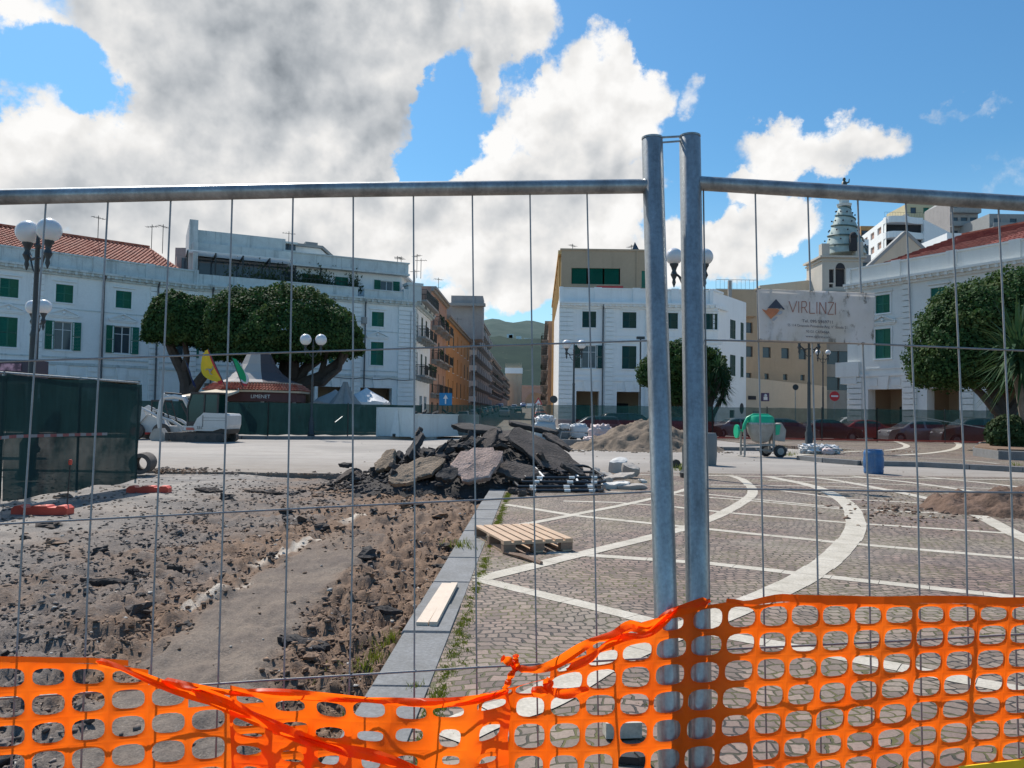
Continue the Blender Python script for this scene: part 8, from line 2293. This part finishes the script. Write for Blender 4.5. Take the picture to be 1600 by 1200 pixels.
M_fy, M_fr, M_fg, M_fw, M_fb = pm('yellow_flag_cloth', (.75,.50,.03), .8, .1, 3, .1), pm('red_flag_cloth', (.55,.04,.05), .8, .1, 3, .1), pm('green_flag_cloth', (.01,.33,.13), .8, .1, 3, .1), pm('white_flag_cloth', (.62,.62,.64), .8, .1, 3, .1), pm('dark_blue_flag_cloth', (.01,.02,.10), .8, .1, 3, .1)
D = 43.0; P = lambda px, py: at(px, py, D)
flag('yellow and red flag hanging at the left of the kiosk roof', P(352, 604), P(325, 545), 1, [(M_fr, lambda v, u: u > .86 or v < .10), (M_fy, lambda v, u: True)], 1, P(319, 588)-P(337, 572), True)
flag('green white and red flag hanging at the middle of the kiosk roof', P(380, 606), P(362, 558), 1, [(M_fr, lambda v, u: u > .84), (M_fw, lambda v, u: v > .82 or u > .74), (M_fg, lambda v, u: True)], 2, P(388, 588)-P(369, 577))
flag('dark blue flag hanging limp beside the left trunk', P(303, 604), P(289, 562), 1, [(M_fb, lambda v, u: True)], 3, Vector((.35, 0, -.75)))
# ------------------------------------------------------------------ market umbrellas
def umbrella(label, xc, y, z0_, z1_, w_, mat, seed, closed=False):
    T_ = Thing('market_umbrella', label, 'umbrella', (xc, y, 0), 'umbrellas behind the green screen'); mb = MB(); mb.cyl((xc, y, 0), (xc, y, z1_), .04, n=8); T_.part('pole', mb, M_galv)
    mb = MB(); n = 24; vs = []; rows_ = 7
    for j in range(rows_+1):
        v = j/rows_
        for k in range(n):
            a = 2*math.pi*k/n; q = max(abs(math.cos(a)), abs(math.sin(a)));
            r = (w_*v/q*(1-.10*abs(math.sin(2*a))*0)) if not closed else (.12+.85*v**1.4)*(1+.25*math.cos(k*math.pi/2))
            z = z1_-(z1_-z0_)*v**.85-.14*v*abs(math.sin(a*4+seed))*(v > .8) if not closed else z1_-(z1_-z0_)*v
            vs.append((xc+r*math.cos(a), y+r*math.sin(a), z))
    fs = [(j*n+k, (j+1)*n+k, (j+1)*n+(k+1) % n, j*n+(k+1) % n) for j in range(rows_) for k in range(n)]
    if not closed:
        b0 = len(vs)
        for k in range(n): x_, y_, z_2 = vs[rows_*n+k]; vs.append((x_, y_, z_2-.28-.05*math.sin(k*1.7)))
        fs += [(rows_*n+k, b0+k, b0+(k+1) % n, rows_*n+(k+1) % n) for k in range(n)]
    mb.add(vs, fs); T_.part('canopy', mb, mat, smooth=True, ang=50)
D = 50; umbrella('open white market umbrella at the right of the group', xat(572, D), D, zat(626, D, 570), zat(605, D, 550), 1.35, M_bagw, 1)
umbrella('open beige market umbrella at the left of the group', xat(520, D), D+.6, zat(627, D, 520), zat(608, D, 520), 1.3, M_canv, 2)
umbrella('half closed grey umbrella hanging between the open ones', xat(546, D), D-1.4, zat(636, D, 545), zat(598, D, 545), 1, pm('grey_umbrella_canvas', (.24,.25,.25), .9, .15, 3, .2), 3, True)
# ------------------------------------------------------------------ mini excavator
M_mach = pm('white_machine_paint', (.58, .57, .55), .45, .12, 2, .1, streak=.25, stain=(.3,.26,.22)); M_machd = pm('dark_machine_steel', (.055, .050, .047), .7, .3, 5, .3); M_cabg = pm('green_tinted_cab_glass', (.015, .06, .055), .1, .2, 1, 0)
M_mud = pm('muddy_track_rubber', (.10, .085, .075), .9, .3, 5, .5); M_stripe = pm('red_machine_stripe', (.45, .12, .09), .5, .1, 5, 0)
D = 36.5; k_ = D/F; ex = lambda p: (p-320)*k_; ez = lambda p: (691-p)*k_
T_ = Thing('mini_excavator', 'white mini excavator with dark green cab parked before the kiosk screen', 'excavator', (0,0,0))
for y in (-.62, .62):
    mb = MB(); x0, x1, r0 = ex(284), ex(358), ez(677)/2
    P_ = [(x0+r0*math.cos(a), r0+r0*math.sin(a)) for a in [math.pi*(.5+i/10) for i in range(11)]] + [(x1+r0*math.cos(a), r0+r0*math.sin(a)) for a in [math.pi*(1.5+i/10) for i in range(11)]]
    mb.ext(P_, y-.16, y+.16)
    n = 30
    for i in range(n): xx = x0+(x1-x0)*i/n; mb.bx(xx, xx+.035, y-.17, y+.17, -.012, .02); mb.bx(xx, xx+.035, y-.17, y+.17, 2*r0-.02, 2*r0+.015)
    tk = T_.part('track', mb, M_mud)
    for i in range(5): mb = MB(); xx = x0+(x1-x0)*i/4; mb.cyl((xx, y-.18, r0), (xx, y-.165, r0), r0*(.75 if i in (0, 4) else .4), n=14); T_.part('roller', mb, M_machd, parent=tk)
mb = MB(); mb.bx(ex(290), ex(355), -.45, .45, .2, ez(678)); mb.cyl((ex(325), 0, ez(678)), (ex(325), 0, ez(674)), .5, n=20); mb.bx(ex(270), ex(277), -.75, .75, .05, .42); mb.bar((ex(275), -.3, .2), (ex(300), -.3, .28), .08, .08); mb.bar((ex(275), .3, .2), (ex(300), .3, .28), .08, .08); T_.part('undercarriage', mb, M_machd)
mb = MB(); mb.ext([(ex(299), ez(674)), (ex(345), ez(674)), (ex(358), ez(670)), (ex(358), ez(667)), (ex(299), ez(666))], -.68, .68); T_.part('platform', mb, M_mach)
mb = MB(); mb.bx(ex(303), ex(316), -.70, -.683, ez(673), ez(669)); T_.part('stripe', mb, M_stripe)
mb = MB(); mb.ext([(ex(314), ez(671)), (ex(352), ez(669)), (ex(367), ez(671)), (ex(369), ez(664)), (ex(369), ez(650)), (ex(366), ez(647)), (ex(330), ez(646)), (ex(326), ez(650)), (ex(320), ez(655)), (ex(315), ez(665))], -.70, .70); eh = T_.part('engine_housing', mb, M_mach)
mb = MB(); mb.bx(ex(329), ex(330), -.706, -.7, ez(668), ez(650)); mb.bx(ex(330), ex(366), -.706, -.7, ez(658), ez(657.6)); mb.bx(ex(330), ex(366), -.706, -.7, ez(654), ez(653.6)); put_text(mb, '331', .19, Vector((ex(320), -.712, ez(671))), Vector((1,0,0)), Vector((0,0,1))); T_.part('markings', mb, M_machd)
mb = MB(); mb.ext([(ex(329), ez(667)), (ex(369), ez(671)), (ex(366), ez(678)), (ex(333), ez(677))], -.62, .62); T_.part('counterweight', mb, M_machd)
mb = MB(); c0, c1 = ex(303), ex(353); zt = ez(617)
for y in (-.66, .12):
    mb.bar((c0+.04, y, ez(667)), (c0+.02, y, ez(637)), .06, .06); mb.bar((c0+.02, y, ez(637)), (c0+.20, y, zt), .06, .06); mb.bar((c0+.18, y, zt), (c1, y, zt), .06, .06); mb.bar((ex(330), y, ez(655)), (ex(331), y, zt), .06, .06); mb.bar((c1-.03, y, ez(647)), (c1-.03, y, zt), .06, .06)
mb.bx(c0+.14, c1+.03, -.7, .16, zt, zt+.07); mb.bx(c0, c1-.6, -.68, .14, ez(667), ez(660)); T_.part('cab_frame', mb, M_machd)
mb = MB(); 
for y in (-.65, .11): mb.ext([(c0+.06, ez(660)), (ex(329), ez(660)), (ex(329), zt-.03), (c0+.22, zt-.03), (c0+.05, ez(637))], y, y+.01); mb.bx(ex(332), c1-.06, y, y+.01, ez(647), zt-.03)
T_.part('cab_glass', mb, M_cabg)
mb = MB(); mb.tube([(ex(300), -.1, ez(664)), (ex(297), -.1, ez(640)), (ex(288), -.1, ez(624)), (ex(272), -.1, ez(621)), (ex(252), -.1, ez(624))], [.11, .12, .13, .11, .08], 8); bm_ = T_.part('boom', mb, M_mach, smooth=True)
mb = MB(); mb.cyl((ex(294), -.1, ez(652)), (ex(283), -.1, ez(632)), .045, n=8); mb.cyl((ex(283), -.1, ez(618)), (ex(256), -.1, ez(616)), .045, n=8); T_.part('hydraulic_ram', mb, M_machd, parent=bm_)
mb = MB(); mb.tube([(ex(256), -.1, ez(617)), (ex(250), -.1, ez(630)), (ex(246), -.1, ez(655)), (ex(248), -.1, ez(672))], [.08, .11, .09, .07], 8); T_.part('dipper', mb, M_mach, smooth=True)
mb = MB(); mb.ext([(ex(244), ez(672)), (ex(253), ez(671)), (ex(268), ez(690)), (ex(262), ez(691)), (ex(240), ez(691)), (ex(236), ez(686)), (ex(239), ez(677))], -.32, .12); T_.part('bucket', mb, M_mixs)
place(T_.o, (xat(320, D), D, 0), R(-6))
# ------------------------------------------------------------------ skid steer loader behind it
D = 38.6; k_ = D/F; ex = lambda p: (p-250)*k_; ez = lambda p: (689-p)*k_
T_ = Thing('skid_steer_loader', 'white skid steer loader with red wheel hubs half hidden by the near screen', 'loader', (0,0,0))
for x in (224, 262):
    for y in (-.75, .75):
        mb = MB(); mb.tube([(ex(x), y-.16, .40), (ex(x), y-.13, .40), (ex(x), y+.13, .40), (ex(x), y+.16, .40)], [.32, .40, .40, .32], 20); wo_ = T_.part('wheel', mb, M_mud, smooth=True)
        mb = MB(); mb.cyl((ex(x), y-.18, .4), (ex(x), y-.155, .4), .2, n=16); T_.part('hub', mb, M_signr, parent=wo_)
mb = MB(); mb.ext([(ex(214), .35), (ex(280), .35), (ex(290), ez(675)), (ex(288), ez(668)), (ex(262), ez(668)), (ex(252), ez(656)), (ex(240), ez(650)), (ex(216), ez(660))], -.55, .55); T_.part('body', mb, M_mach)
for y in (-.68, .56):
    mb = MB(); mb.ext([(ex(214), ez(660)), (ex(218), ez(640)), (ex(224), ez(636)), (ex(232), ez(642)), (ex(238), ez(652)), (ex(228), ez(664)), (ex(222), ez(668))], y, y+.12); T_.part('lift_tower', mb, M_mach)
    mb = MB(); mb.tube([(ex(224), y+.06, ez(638)), (ex(252), y+.06, ez(652)), (ex(276), y+.06, ez(660)), (ex(289), y+.06, ez(668)), (ex(291), y+.06, ez(682))], [.07, .07, .08, .08, .07], 6); T_.part('lift_arm', mb, M_mach, smooth=True)
mb = MB()
for y in (-.45, .45):
    mb.bar((ex(243), y, ez(655)), (ex(243), y, ez(630)), .05, .05); mb.bar((ex(272), y, ez(665)), (ex(262), y, ez(630)), .05, .05); mb.bar((ex(243), y, ez(630)), (ex(262), y, ez(630)), .05, .05); mb.bar((ex(243), y, ez(642)), (ex(267), y, ez(642)), .03, .03)
mb.bx(ex(242), ex(263), -.48, .48, ez(630), ez(628)); T_.part('roll_cage', mb, M_machd)
mb = MB(); mb.bx(ex(246), ex(254), -.25, .25, ez(662), ez(648)); T_.part('seat', mb, M_blackp)
mb = MB(); mb.ext([(ex(286), ez(688)), (ex(304), ez(689)), (ex(300), ez(686)), (ex(292), ez(676)), (ex(287), ez(677))], -.85, .85); T_.part('bucket', mb, M_mixs)
place(T_.o, (xat(250, D), D, 0), R(3))
